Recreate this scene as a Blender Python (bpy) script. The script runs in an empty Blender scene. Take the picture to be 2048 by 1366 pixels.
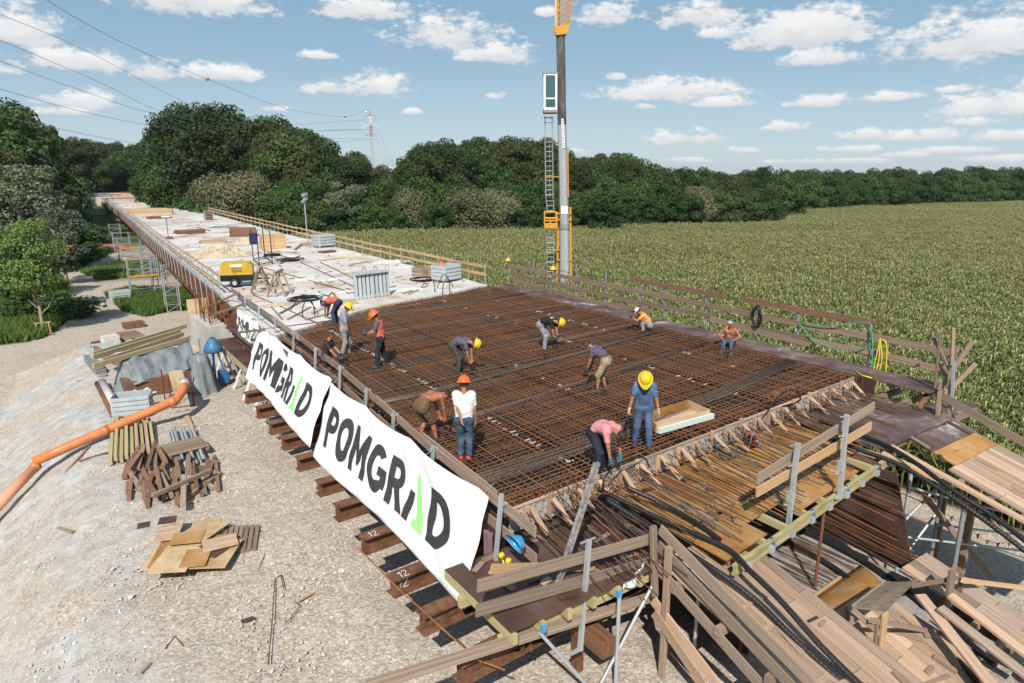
import bpy, bmesh, math, random
import numpy as np
from mathutils import Vector, Matrix, noise as mnoise

R = math.radians
rnd = random.Random(7)
sc = bpy.context.scene
col = sc.collection

# ------------------------------------------------------------------ camera
CW, CH, CF, HOR, ZC, VPX = 2048.0, 1366.0, 1365.0, 345.0, 6.0, 60.0
PITCH = math.atan((CH / 2 - HOR) / CF)
YAW = math.atan2(1024 - VPX, math.hypot(CF, CH / 2 - HOR))
cam = bpy.data.cameras.new('camera')
cam.sensor_width = 36.0
cam.lens = 36.0 * CF / CW
cam.clip_start = 0.1
cam.clip_end = 9000
camo = bpy.data.objects.new('camera', cam)
camo.location = (0, 0, ZC)
camo.rotation_euler = (math.pi / 2 - PITCH, 0, -YAW)
col.objects.link(camo)
sc.camera = camo

# ------------------------------------------------------------------ light
SUN_EL = R(43)
SUN_AZ = YAW + R(5)                       # direction the light travels, seen from above
sdir = Vector((math.sin(SUN_AZ) * math.cos(SUN_EL), math.cos(SUN_AZ) * math.cos(SUN_EL), -math.sin(SUN_EL)))
sun = bpy.data.lights.new('sun', 'SUN')
sun.energy = 4.6
sun.angle = R(0.53)
sun.color = (1.0, 0.945, 0.87)
suno = bpy.data.objects.new('sun', sun)
suno.rotation_euler = sdir.to_track_quat('-Z', 'Y').to_euler()
suno.location = (0, 0, 60)
col.objects.link(suno)

sc.view_settings.view_transform = 'Standard'
sc.view_settings.look = 'None'
sc.view_settings.exposure = 0.35
sc.view_settings.gamma = 1.0
sc.view_settings.use_curve_mapping = False
sc.render.engine = 'CYCLES'
sc.cycles.max_bounces = 5
sc.cycles.diffuse_bounces = 2
sc.cycles.glossy_bounces = 2
sc.cycles.transmission_bounces = 4
sc.cycles.transparent_max_bounces = 4
sc.cycles.use_adaptive_sampling = True
sc.cycles.adaptive_threshold = 0.02
sc.cycles.use_denoising = True
sc.cycles.caustics_reflective = False
sc.cycles.caustics_refractive = False


def _ray(x, y):
    b = Vector((math.sin(YAW), math.cos(YAW), 0))
    r = Vector((math.cos(YAW), -math.sin(YAW), 0))
    f = b * math.cos(PITCH) + Vector((0, 0, -math.sin(PITCH)))
    u = b * math.sin(PITCH) + Vector((0, 0, math.cos(PITCH)))
    return r * (x - CW / 2) + u * (CH / 2 - y) + f * CF


def pz(x, y, z=0.0):
    d = _ray(x, y)
    t = (z - ZC) / d.z
    return Vector((d.x * t, d.y * t, z))


def pX(x, y, X):
    d = _ray(x, y)
    t = X / d.x
    return Vector((X, d.y * t, ZC + d.z * t))


def pY(x, y, Y):
    d = _ray(x, y)
    t = Y / d.y
    return Vector((d.x * t, Y, ZC + d.z * t))


# ------------------------------------------------------------------ world: sky with clouds
world = bpy.data.worlds.new('World')
sc.world = world
world.use_nodes = True
wn, wl = world.node_tree.nodes, world.node_tree.links
wn.clear()


def wnode(t, **kw):
    n = wn.new(t)
    for k, v in kw.items():
        setattr(n, k, v)
    return n


def wmath(op, a, b=None, c=None, clamp=False):
    n = wn.new('ShaderNodeMath')
    n.operation = op
    n.use_clamp = clamp
    for i, s in enumerate((a, b, c)):
        if s is None:
            continue
        if isinstance(s, (int, float)):
            n.inputs[i].default_value = s
        else:
            wl.new(s, n.inputs[i])
    return n.outputs[0]


sky = wnode('ShaderNodeTexSky', sky_type='NISHITA')
sky.sun_disc = False
sky.sun_elevation = SUN_EL
sky.sun_rotation = SUN_AZ + math.pi
sky.altitude = 120
sky.air_density = 1.0
sky.dust_density = 0.25
sky.ozone_density = 2.0
geo = wnode('ShaderNodeTexCoord')
sep = wnode('ShaderNodeSeparateXYZ')
wl.new(geo.outputs['Generated'], sep.inputs[0])
AZ = wmath('ARCTAN2', sep.outputs[0], sep.outputs[1])
EL = wmath('ARCSINE', sep.outputs[2])
comb = wnode('ShaderNodeCombineXYZ')
wl.new(wmath('MULTIPLY', AZ, 1.0), comb.inputs[0])
wl.new(wmath('MULTIPLY', EL, 1.9), comb.inputs[1])
# small billows that break up the cloud outlines
nz = wnode('ShaderNodeTexNoise')
nz.inputs['Scale'].default_value = 22
nz.inputs['Detail'].default_value = 7
nz.inputs['Roughness'].default_value = 0.62
wl.new(comb.outputs[0], nz.inputs['Vector'])
CL = [(390, -12, 150, 40), (40, 45, 80, 48), (150, 112, 90, 30), (305, 130, 44, 26), (440, 142, 90, 20), (168, 195, 90, 22), (120, 218, 50, 12),
      (720, 8, 110, 32), (900, 55, 120, 48), (1000, 100, 88, 30), (650, 170, 56, 20), (750, 166, 90, 30), (990, 190, 30, 11), (825, 220, 22, 9),
      (1210, 20, 80, 32), (1400, 20, 76, 38), (1430, 62, 34, 14), (1610, 45, 150, 55), (1640, 106, 74, 24), (1340, 172, 140, 36), (1440, 200, 64, 16), (1360, 272, 80, 22),
      (1290, 210, 30, 10), (1640, 198, 66, 18), (1785, 188, 56, 14), (1960, 58, 160, 58), (1995, 200, 110, 32), (1570, 249, 46, 15), (1745, 264, 70, 15),
      (1812, 268, 30, 14), (1885, 264, 44, 16), (1480, 298, 36, 8), (1700, 296, 60, 9), (1960, 240, 70, 12), (2010, 266, 60, 16), (1900, 176, 34, 10),
      (1590, 322, 90, 8), (1720, 320, 70, 8), (1810, 308, 56, 8), (1915, 298, 70, 10), (2005, 316, 76, 10), (790, 336, 36, 12), (1230, 150, 30, 12), (640, 108, 40, 10),
      (560, 215, 40, 8), (1090, 20, 30, 14), (1150, 300, 50, 8), (1380, 318, 60, 8), (-180, 90, 150, 50), (-150, 250, 90, 26), (2250, 130, 160, 56), (2260, 290, 110, 16)]
accM = accV = None
for (x, y, hw, hh) in CL:
    d = _ray(x, y).normalized()
    az, el = math.atan2(d.x, d.y), math.asin(d.z)
    wa, we = hw * 1.0 / 1390.0, hh * 1.08 / 1390.0
    a = wmath('MULTIPLY', wmath('SUBTRACT', AZ, az), 1 / wa)
    v = wmath('MULTIPLY', wmath('SUBTRACT', EL, el - 0.35 * we), 1 / we)
    vb = wmath('MAXIMUM', wmath('MULTIPLY', v, -2.1), v)           # flat base: quicker fall-off below
    m = wmath('SUBTRACT', 1.0, wmath('SQRT', wmath('ADD', wmath('MULTIPLY', a, a), wmath('MULTIPLY', vb, vb))))
    m = wmath('MULTIPLY', m, 0.75 + 0.5 * rnd.random())
    if accM is None:
        accM, accV = m, v
    else:
        g = wmath('GREATER_THAN', m, accM)
        accV = wmath('ADD', wmath('MULTIPLY', wmath('SUBTRACT', v, accV), g), accV)
        accM = wmath('MAXIMUM', accM, m)
# scattered fair-weather clouds over the rest of the sky, all the way round
den = wmath('ADD', sep.outputs[2], 0.12)
cp = wnode('ShaderNodeCombineXYZ')
wl.new(wmath('DIVIDE', sep.outputs[0], den), cp.inputs[0])
wl.new(wmath('DIVIDE', sep.outputs[1], den), cp.inputs[1])
n2 = wnode('ShaderNodeTexNoise')
n2.inputs['Scale'].default_value = 0.9
n2.inputs['Detail'].default_value = 6
wl.new(cp.outputs[0], n2.inputs['Vector'])
outside = wmath('MULTIPLY', wmath('SUBTRACT', wmath('ABSOLUTE', wmath('SUBTRACT', AZ, YAW)), 0.72), 6.0, clamp=True)
above = wmath('MULTIPLY', wmath('SUBTRACT', EL, 0.30), 8.0, clamp=True)
elsew = wmath('MAXIMUM', outside, above)
gen = wmath('SUBTRACT', wmath('MULTIPLY', wmath('SUBTRACT', n2.outputs[0], 0.54), 4.0), wmath('MULTIPLY', wmath('SUBTRACT', 1.0, elsew), 3.0))
accM = wmath('MAXIMUM', accM, gen)
nz2 = wnode('ShaderNodeTexNoise')
nz2.inputs['Scale'].default_value = 75
nz2.inputs['Detail'].default_value = 5
nz2.inputs['Roughness'].default_value = 0.6
wl.new(comb.outputs[0], nz2.inputs['Vector'])
dens = wmath('ADD', wmath('ADD', accM, wmath('MULTIPLY', wmath('SUBTRACT', nz.outputs[0], 0.5), 2.0)), wmath('MULTIPLY', wmath('SUBTRACT', nz2.outputs[0], 0.5), 1.1))
mr = wnode('ShaderNodeMapRange', interpolation_type='SMOOTHSTEP')
mr.inputs['From Min'].default_value = 0.0
mr.inputs['From Max'].default_value = 0.55
wl.new(dens, mr.inputs['Value'])
alpha = wmath('MULTIPLY', mr.outputs[0], 0.93)
shade = wmath('ADD', wmath('MULTIPLY', accV, 0.55), wmath('MULTIPLY', nz.outputs[0], 0.9))
ramp = wnode('ShaderNodeValToRGB')
ramp.color_ramp.elements[0].position = 0.0
ramp.color_ramp.elements[0].color = (0.60, 0.64, 0.69, 1)
ramp.color_ramp.elements[1].position = 0.75
ramp.color_ramp.elements[1].color = (1.0, 0.985, 0.965, 1)
wl.new(shade, ramp.inputs[0])
hz = wnode('ShaderNodeValToRGB')
hz.color_ramp.elements[0].position = 0.0
hz.color_ramp.elements[0].color = (0.50, 0.63, 0.72, 1)
hz.color_ramp.elements[1].position = 1.0
hz.color_ramp.elements[1].color = (0.15, 0.27, 0.42, 1)
e_ = hz.color_ramp.elements.new(0.16)
e_.color = (0.27, 0.43, 0.56, 1)
e_ = hz.color_ramp.elements.new(0.40)
e_.color = (0.175, 0.335, 0.485, 1)
wl.new(wmath('MULTIPLY', EL, 1.0, clamp=True), hz.inputs[0])
hs_ = wnode('ShaderNodeVectorMath', operation='SCALE')
hs_.inputs['Scale'].default_value = 8.2
wl.new(hz.outputs[0], hs_.inputs[0])
hm = wnode('ShaderNodeMixRGB')
hm.inputs[0].default_value = 0.82
wl.new(sky.outputs[0], hm.inputs[1])
wl.new(hs_.outputs[0], hm.inputs[2])
mix = wnode('ShaderNodeMixRGB')
wl.new(alpha, mix.inputs[0])
wl.new(hm.outputs[0], mix.inputs[1])
scl = wnode('ShaderNodeVectorMath', operation='SCALE')
scl.inputs['Scale'].default_value = 7.6
wl.new(ramp.outputs[0], scl.inputs[0])
wl.new(scl.outputs[0], mix.inputs[2])
bg = wnode('ShaderNodeBackground')
bg.inputs[1].default_value = 0.10
wl.new(mix.outputs[0], bg.inputs[0])
wo = wnode('ShaderNodeOutputWorld')
wl.new(bg.outputs[0], wo.inputs[0])
world.cycles.sampling_method = 'MANUAL'
world.cycles.sample_map_resolution = 512


# ------------------------------------------------------------------ helpers: materials
def M(name, cols, scale=4.0, rough=0.8, metal=0.0, bump=0.0, stretch=(1, 1, 1), pos=False, detail=5.0, rv=0.12, bscale=None, lo=0.3, hi=0.7, spec=0.35, trans=0.0):
    """procedural material: noise through a colour ramp, each object shifted and a little lighter or darker"""
    m = bpy.data.materials.new(name)
    m.use_nodes = True
    n, l = m.node_tree.nodes, m.node_tree.links
    b = n['Principled BSDF']
    b.inputs['Roughness'].default_value = rough
    b.inputs['Metallic'].default_value = metal
    b.inputs['Specular IOR Level'].default_value = spec
    if pos:
        g = n.new('ShaderNodeNewGeometry')
        vec = g.outputs['Position']
        oi = n.new('ShaderNodeObjectInfo')
    else:
        tc = n.new('ShaderNodeTexCoord')
        oi = n.new('ShaderNodeObjectInfo')
        ad = n.new('ShaderNodeVectorMath')
        ad.operation = 'MULTIPLY_ADD'
        l.new(oi.outputs['Random'], ad.inputs[0])
        ad.inputs[1].default_value = (37, 53, 71)
        l.new(tc.outputs['Object'], ad.inputs[2])
        vec = ad.outputs[0]
    mp = n.new('ShaderNodeMapping')
    mp.inputs['Scale'].default_value = stretch
    l.new(vec, mp.inputs[0])
    t = n.new('ShaderNodeTexNoise')
    t.inputs['Scale'].default_value = scale
    t.inputs['Detail'].default_value = detail
    t.inputs['Roughness'].default_value = 0.65
    l.new(mp.outputs[0], t.inputs['Vector'])
    r = n.new('ShaderNodeValToRGB')
    e = r.color_ramp.elements
    k = len(cols)
    while len(e) < k:
        e.new(0.5)
    for i, c in enumerate(cols):
        e[i].position = lo + (hi - lo) * (i / max(1, k - 1))
        e[i].color = (*c, 1)
    l.new(t.outputs[0], r.inputs[0])
    out = r.outputs[0]
    if rv > 0:
        mr = n.new('ShaderNodeMapRange')
        mr.inputs['To Min'].default_value = 1 - rv
        mr.inputs['To Max'].default_value = 1 + rv
        l.new(oi.outputs['Random'], mr.inputs['Value'])
        hs = n.new('ShaderNodeHueSaturation')
        l.new(mr.outputs[0], hs.inputs['Value'])
        l.new(out, hs.inputs['Color'])
        out = hs.outputs[0]
    l.new(out, b.inputs['Base Color'])
    if bump:
        bt = n.new('ShaderNodeTexNoise')
        bt.inputs['Scale'].default_value = bscale or scale * 3
        bt.inputs['Detail'].default_value = 4
        l.new(mp.outputs[0], bt.inputs['Vector'])
        bn = n.new('ShaderNodeBump')
        bn.inputs['Strength'].default_value = bump
        bn.inputs['Distance'].default_value = 0.02
        l.new(bt.outputs[0], bn.inputs['Height'])
        l.new(bn.outputs[0], b.inputs['Normal'])
    if trans:
        o = n['Material Output']
        tl = n.new('ShaderNodeBsdfTranslucent')
        l.new(out, tl.inputs['Color'])
        mx = n.new('ShaderNodeMixShader')
        mx.inputs[0].default_value = trans
        l.new(b.outputs[0], mx.inputs[1])
        l.new(tl.outputs[0], mx.inputs[2])
        l.new(mx.outputs[0], o.inputs['Surface'])
    return m


def flat(name, c, rough=0.6, metal=0.0, var=0.12, **kw):
    d = tuple(max(0, x * (1 - var)) for x in c)
    u = tuple(min(1, x * (1 + var)) for x in c)
    return M(name, (d, u), rough=rough, metal=metal, **kw)


# ------------------------------------------------------------------ helpers: meshes and objects
WL = {}


def setp(o, label=None, cat=None, group=None, kind=None):
    if label:
        o['label'] = label
    if cat:
        o['category'] = cat
    if group:
        o['group'] = group
    if kind:
        o['kind'] = kind
    return o


def E(name, loc, label, cat, group=None):
    o = bpy.data.objects.new(name, None)
    o.empty_display_size = 0.2
    o.location = loc
    col.objects.link(o)
    WL[o.name] = Vector(loc)
    return setp(o, label, cat, group)


def frame(p0, p1, up=(0, 0, 1)):
    x = (Vector(p1) - Vector(p0))
    ln = x.length
    x = x / max(ln, 1e-9)
    u = Vector(up)
    if abs(x.dot(u.normalized())) > 0.995:
        u = Vector((0, 1, 0)) if abs(x.y) < 0.9 else Vector((1, 0, 0))
    y = u.cross(x).normalized()
    z = x.cross(y)
    return x, y, z, ln


class MB:
    def __init__(s):
        s.v, s.f, s.mi, s.cur = [], [], [], 0

    def add(s, vs, fs):
        o = len(s.v)
        s.v.extend([tuple(q) for q in vs])
        for q in fs:
            s.f.append(tuple(i + o for i in q))
            s.mi.append(s.cur)
        return s

    def hexa(s, p):
        return s.add(p, [(0, 3, 2, 1), (4, 5, 6, 7), (0, 1, 5, 4), (1, 2, 6, 5), (2, 3, 7, 6), (3, 0, 4, 7)])

    def box(s, c, size, rz=0.0, rot=None):
        a, b, d = size[0] / 2, size[1] / 2, size[2] / 2
        mt = rot if rot is not None else Matrix.Rotation(rz, 3, 'Z')
        c = Vector(c)
        return s.hexa([c + mt @ Vector(q) for q in ((-a, -b, -d), (a, -b, -d), (a, b, -d), (-a, b, -d), (-a, -b, d), (a, -b, d), (a, b, d), (-a, b, d))])

    def beam(s, p0, p1, w, h, up=(0, 0, 1)):
        x, y, z, ln = frame(p0, p1, up)
        p0, p1 = Vector(p0), Vector(p1)
        a, b = y * (w / 2), z * (h / 2)
        return s.hexa([p0 - a - b, p1 - a - b, p1 + a - b, p0 + a - b, p0 - a + b, p1 - a + b, p1 + a + b, p0 + a + b])

    def cyl(s, p0, p1, r0, r1=None, n=8, cap=True):
        r1 = r0 if r1 is None else r1
        x, y, z, ln = frame(p0, p1)
        p0, p1 = Vector(p0), Vector(p1)
        vs = []
        for p, r in ((p0, r0), (p1, r1)):
            for i in range(n):
                a = 2 * math.pi * i / n
                vs.append(p + y * (r * math.cos(a)) + z * (r * math.sin(a)))
        fs = [(i, (i + 1) % n, n + (i + 1) % n, n + i) for i in range(n)]
        if cap:
            fs += [tuple(range(n - 1, -1, -1)), tuple(range(n, 2 * n))]
        return s.add(vs, fs)

    def tube(s, pts, r, n=6, cap=True):
        pts = [Vector(p) for p in pts]
        k = len(pts)
        vs = []
        yy = None
        for i, p in enumerate(pts):
            d = (pts[min(i + 1, k - 1)] - pts[max(i - 1, 0)]).normalized()
            if yy is None:
                u = Vector((0, 0, 1)) if abs(d.z) < 0.9 else Vector((1, 0, 0))
                yy = u.cross(d).normalized()
            else:
                yy = (yy - d * yy.dot(d)).normalized()
            z = d.cross(yy)
            rr = r[i] if isinstance(r, (list, tuple)) else r
            for j in range(n):
                a = 2 * math.pi * j / n
                vs.append(p + yy * (rr * math.cos(a)) + z * (rr * math.sin(a)))
        fs = [(i * n + j, i * n + (j + 1) % n, (i + 1) * n + (j + 1) % n, (i + 1) * n + j) for i in range(k - 1) for j in range(n)]
        if cap:
            fs += [tuple(range(n - 1, -1, -1)), tuple(range((k - 1) * n, k * n))]
        return s.add(vs, fs)

    def grid(s, fn, nu, nv):
        vs = [fn(i / nu, j / nv) for j in range(nv + 1) for i in range(nu + 1)]
        w = nu + 1
        return s.add(vs, [(j * w + i, j * w + i + 1, (j + 1) * w + i + 1, (j + 1) * w + i) for j in range(nv) for i in range(nu)])

    def slab(s, fn, nu, nv, t, nrm=(0, 0, 1)):
        """a bent sheet with thickness t"""
        N = Vector(nrm) * t
        top = [Vector(fn(i / nu, j / nv)) for j in range(nv + 1) for i in range(nu + 1)]
        bot = [p - N for p in top]
        w = nu + 1
        K = len(top)
        fs = []
        for j in range(nv):
            for i in range(nu):
                q = (j * w + i, j * w + i + 1, (j + 1) * w + i + 1, (j + 1) * w + i)
                fs.append(q)
                fs.append(tuple(K + t_ for t_ in reversed(q)))
        rim = [i for i in range(nu)] + [nu + j * w for j in range(nv)] + [nv * w + i for i in range(nu, 0, -1)] + [j * w for j in range(nv, 0, -1)]
        for a, b in zip(rim, rim[1:] + rim[:1]):
            fs.append((a, K + a, K + b, b))
        return s.add(top + bot, fs)

    def prism(s, poly, o, ax, ay, depth):
        o, ax, ay = Vector(o), Vector(ax), Vector(ay)
        nn = ax.cross(ay).normalized() * depth
        k = len(poly)
        a = [o + ax * p[0] + ay * p[1] for p in poly]
        b = [q + nn for q in a]
        return s.add(a + b, [tuple(range(k - 1, -1, -1)), tuple(range(k, 2 * k))] + [(i, (i + 1) % k, k + (i + 1) % k, k + i) for i in range(k)])

    def lathe(s, prof, o=(0, 0, 0), n=16, mt=None):
        o = Vector(o)
        mt = mt or Matrix.Identity(3)
        vs = []
        for (r, z) in prof:
            for j in range(n):
                a = 2 * math.pi * j / n
                vs.append(o + mt @ Vector((r * math.cos(a), r * math.sin(a), z)))
        k = len(prof)
        return s.add(vs, [(i * n + j, i * n + (j + 1) % n, (i + 1) * n + (j + 1) % n, (i + 1) * n + j) for i in range(k - 1) for j in range(n)])

    def mesh(s, name):
        me = bpy.data.meshes.new(name)
        me.from_pydata(s.v, [], s.f)
        if any(s.mi):
            me.polygons.foreach_set('material_index', s.mi)
        return me

    def build(s, name, mat, parent=None, smooth=False, **props):
        w = WL[parent.name] if parent is not None else Vector((0, 0, 0))
        if parent is not None:
            s.v = [(a - w.x, b - w.y, c - w.z) for a, b, c in s.v]
        me = s.mesh(name)
        for m in (mat if isinstance(mat, (list, tuple)) else [mat]):
            me.materials.append(m)
        if smooth:
            me.polygons.foreach_set('use_smooth', [True] * len(me.polygons))
        o = bpy.data.objects.new(name, me)
        col.objects.link(o)
        if parent is not None:
            o.parent = parent
        WL[o.name] = w
        return setp(o, **props) if props else o


_unit = {}


def unit(kind, mat):
    k = (kind, mat.name)
    if k not in _unit:
        b = MB()
        if kind == 'box':
            b.box((0, 0, 0), (1, 1, 1))
        elif kind == 'rod':
            b.cyl((-0.5, 0, 0), (0.5, 0, 0), 1, n=6)
        elif kind == 'pole':
            b.cyl((-0.5, 0, 0), (0.5, 0, 0), 1, n=10)
        me = b.mesh(kind)
        me.materials.append(mat)
        if kind != 'box':
            for p in me.polygons:
                p.use_smooth = len(p.vertices) == 4
        _unit[k] = me
    return _unit[k]


def place(name, me, mw, parent):
    o = bpy.data.objects.new(name, me)
    col.objects.link(o)
    if parent is not None:
        o.parent = parent
        w = WL[parent.name]
        pm = parent.matrix_basis if parent.parent is not None else Matrix.Identity(4)
        mw = Matrix.Translation(-w) @ mw
        if parent.parent is not None and parent.matrix_basis != Matrix.Identity(4):
            mw = parent.matrix_basis.inverted() @ mw
        WL[o.name] = w
    else:
        WL[o.name] = Vector((0, 0, 0))
    o.matrix_basis = mw
    return o


def board(name, p0, p1, w, h, mat, parent=None, up=(0, 0, 1), kind='box'):
    """a straight piece from p0 to p1: w across, h along up; alike pieces share one mesh"""
    x, y, z, ln = frame(p0, p1, up)
    c = (Vector(p0) + Vector(p1)) / 2
    mw = Matrix(((x.x * ln, y.x * w, z.x * h, c.x), (x.y * ln, y.y * w, z.y * h, c.y), (x.z * ln, y.z * w, z.z * h, c.z), (0, 0, 0, 1)))
    return place(name, unit(kind, mat), mw, parent)


def rod(name, p0, p1, r, mat, parent=None, kind='rod'):
    return board(name, p0, p1, r, r, mat, parent, kind=kind)


def copy_tree(root, loc=None, rz=None, label=None, scale=None, parent=None):
    c = root.copy()
    col.objects.link(c)
    c.parent = parent
    if loc is not None:
        c.location = loc
    if rz is not None:
        c.rotation_euler = (c.rotation_euler.x, c.rotation_euler.y, rz)
    if scale is not None:
        c.scale = (scale,) * 3 if isinstance(scale, (int, float)) else scale
    if label:
        c['label'] = label
    for ch in root.children:
        copy_tree(ch, parent=c)
    return c


def lerp(a, b, t):
    return a + (b - a) * t


def sag(p0, p1, d, n=10):
    p0, p1 = Vector(p0), Vector(p1)
    return [p0.lerp(p1, i / n) + Vector((0, 0, -4 * d * (i / n) * (1 - i / n))) for i in range(n + 1)]


def spline(pts, n=6):
    """Catmull-Rom through the points"""
    P = [Vector(p) for p in pts]
    P = [P[0] * 2 - P[1]] + P + [P[-1] * 2 - P[-2]]
    out = []
    for i in range(1, len(P) - 2):
        for k in range(n):
            t = k / n
            a, b, c, d = P[i - 1], P[i], P[i + 1], P[i + 2]
            out.append(0.5 * ((2 * b) + (c - a) * t + (2 * a - 5 * b + 4 * c - d) * t * t + (3 * b - a - 3 * c + d) * t ** 3))
    out.append(P[-2])
    return out


# ------------------------------------------------------------------ materials
m_woodnew = M('new_timber', ((0.36, 0.22, 0.11), (0.50, 0.325, 0.175), (0.57, 0.40, 0.235)), scale=1.6, stretch=(0.9, 7, 5), rough=0.75, bump=0.15, rv=0.16)
m_woodold = M('weathered_timber', ((0.13, 0.085, 0.06), (0.25, 0.175, 0.125), (0.36, 0.27, 0.21)), scale=1.6, stretch=(1.0, 8, 6), rough=0.85, bump=0.2, rv=0.3)
m_woodgrey = M('grey_timber', ((0.15, 0.105, 0.078), (0.29, 0.215, 0.16), (0.38, 0.30, 0.235)), scale=1.6, stretch=(1.0, 8, 6), rough=0.85, bump=0.2, rv=0.3)
m_woodpink = M('planed_planks', ((0.24, 0.15, 0.095), (0.42, 0.285, 0.19), (0.53, 0.39, 0.275)), scale=1.8, stretch=(0.8, 7, 6), rough=0.8, bump=0.15, rv=0.3)
m_woodbrown = M('brown_sleeper_timber', ((0.10, 0.05, 0.03), (0.21, 0.115, 0.07), (0.29, 0.17, 0.11)), scale=1.8, stretch=(1.0, 6, 5), rough=0.85, bump=0.2, rv=0.25)
m_woodyel = M('yellow_formwork_timber', ((0.25, 0.20, 0.095), (0.40, 0.335, 0.165), (0.47, 0.41, 0.25)), scale=1.6, stretch=(0.8, 6, 6), rough=0.7, bump=0.1)
m_plyamber = M('used_amber_plywood', ((0.19, 0.080, 0.022), (0.315, 0.152, 0.042), (0.385, 0.215, 0.075), (0.44, 0.32, 0.195)), scale=1.3, pos=True, rough=0.55, bump=0.1, detail=8, lo=0.28, hi=0.75)
m_plypale = M('pale_plywood', ((0.34, 0.21, 0.10), (0.50, 0.35, 0.19), (0.56, 0.44, 0.30)), scale=1.4, rough=0.6, detail=8, rv=0.1)
m_plybrown = M('brown_film_plywood', ((0.045, 0.026, 0.02), (0.085, 0.045, 0.034), (0.13, 0.085, 0.07)), scale=1.1, pos=True, rough=0.45, bump=0.05, detail=8)
m_plydust = M('dusty_brown_plywood', ((0.07, 0.04, 0.035), (0.11, 0.066, 0.056), (0.16, 0.12, 0.11), (0.48, 0.45, 0.43)), scale=0.9, pos=True, rough=0.6, detail=9, lo=0.36, hi=0.70)
m_rebar = M('rusty_rebar', ((0.085, 0.034, 0.013), (0.185, 0.076, 0.027), (0.28, 0.128, 0.05)), scale=3, rough=0.75, rv=0.4, stretch=(8, 1, 1))
m_rebardk = M('dark_rebar', ((0.042, 0.025, 0.018), (0.095, 0.052, 0.03), (0.16, 0.09, 0.056)), scale=3, rough=0.7, rv=0.35, stretch=(8, 1, 1))
m_rebarblue = M('mill_scale_rebar', ((0.08, 0.062, 0.052), (0.155, 0.12, 0.098), (0.235, 0.185, 0.15)), scale=3, rough=0.5, metal=0.3, rv=0.25, stretch=(8, 1, 1))
m_rust = M('rusty_steel', ((0.075, 0.032, 0.018), (0.155, 0.07, 0.036), (0.22, 0.115, 0.07)), scale=5, rough=0.8, bump=0.05)
m_rustpanel = M('rusted_edge_form', ((0.075, 0.030, 0.018), (0.13, 0.055, 0.028), (0.18, 0.09, 0.055)), scale=1.2, pos=True, rough=0.75, detail=8)
m_galv = M('galvanised_steel', ((0.36, 0.38, 0.39), (0.52, 0.54, 0.55)), scale=6, rough=0.5, metal=0.4, rv=0.12)
m_galvdk = M('dull_grey_steel', ((0.20, 0.21, 0.22), (0.33, 0.345, 0.35)), scale=5, rough=0.55, metal=0.35)
m_conc = M('concrete_deck', ((0.30, 0.215, 0.15), (0.42, 0.34, 0.27), (0.485, 0.45, 0.415), (0.52, 0.50, 0.48), (0.56, 0.55, 0.54)), scale=0.33, pos=True, rough=0.85, detail=12, bump=0.15, bscale=8, lo=0.33, hi=0.62, stretch=(1, 0.7, 1))
m_concwall = M('concrete_wall', ((0.40, 0.37, 0.335), (0.52, 0.49, 0.45), (0.60, 0.57, 0.53)), scale=0.8, pos=True, rough=0.9, detail=8)
m_black = flat('black_plastic', (0.014, 0.014, 0.016), rough=0.38)
m_duct = M('black_duct', ((0.010, 0.010, 0.012), (0.022, 0.021, 0.022)), scale=3, rough=0.5)
m_white = flat('white_paint', (0.78, 0.78, 0.77), rough=0.5, var=0.05)
m_banner = M('white_banner_cloth', ((0.50, 0.485, 0.46), (0.635, 0.63, 0.62), (0.66, 0.66, 0.655), (0.67, 0.67, 0.668)), scale=1.1, rough=0.6, rv=0, detail=9, lo=0.25, hi=0.6)
m_ink = M('charcoal_print', ((0.030, 0.027, 0.026), (0.05, 0.046, 0.043)), scale=9, rough=0.6)
m_inkgreen = flat('green_print', (0.26, 0.62, 0.19), rough=0.6, var=0.04)
m_yellow = flat('crane_yellow', (0.60, 0.27, 0.025), rough=0.45)
m_yelplastic = flat('yellow_plastic', (0.66, 0.49, 0.025), rough=0.35, var=0.04)
m_orplastic = flat('orange_plastic', (0.78, 0.13, 0.03), rough=0.35, var=0.04)
m_blueplastic = flat('light_blue_plastic', (0.06, 0.27, 0.50), rough=0.35, var=0.06)
m_bluepaint = flat('blue_machine_paint', (0.025, 0.12, 0.30), rough=0.4)
m_tarp = M('grey_tarpaulin', ((0.13, 0.145, 0.152), (0.22, 0.238, 0.245)), scale=2, rough=0.45, spec=0.5)
m_foil = M('pale_plastic_sheet', ((0.55, 0.50, 0.45), (0.72, 0.69, 0.66)), scale=2, rough=0.4, spec=0.5)
m_cream = M('crumpled_cream_sheet', ((0.36, 0.275, 0.19), (0.50, 0.40, 0.29), (0.56, 0.48, 0.38)), scale=1.6, rough=0.6)
m_pipe = M('orange_drain_pipe', ((0.44, 0.14, 0.05), (0.57, 0.20, 0.07)), scale=2, rough=0.4)
m_zinc = M('grey_crate_paint', ((0.36, 0.40, 0.41), (0.46, 0.50, 0.51)), scale=4, rough=0.55)
m_glass = flat('tinted_glass', (0.05, 0.10, 0.10), rough=0.06, spec=0.8)
m_rubber = flat('rubber', (0.02, 0.02, 0.02), rough=0.8)

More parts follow.
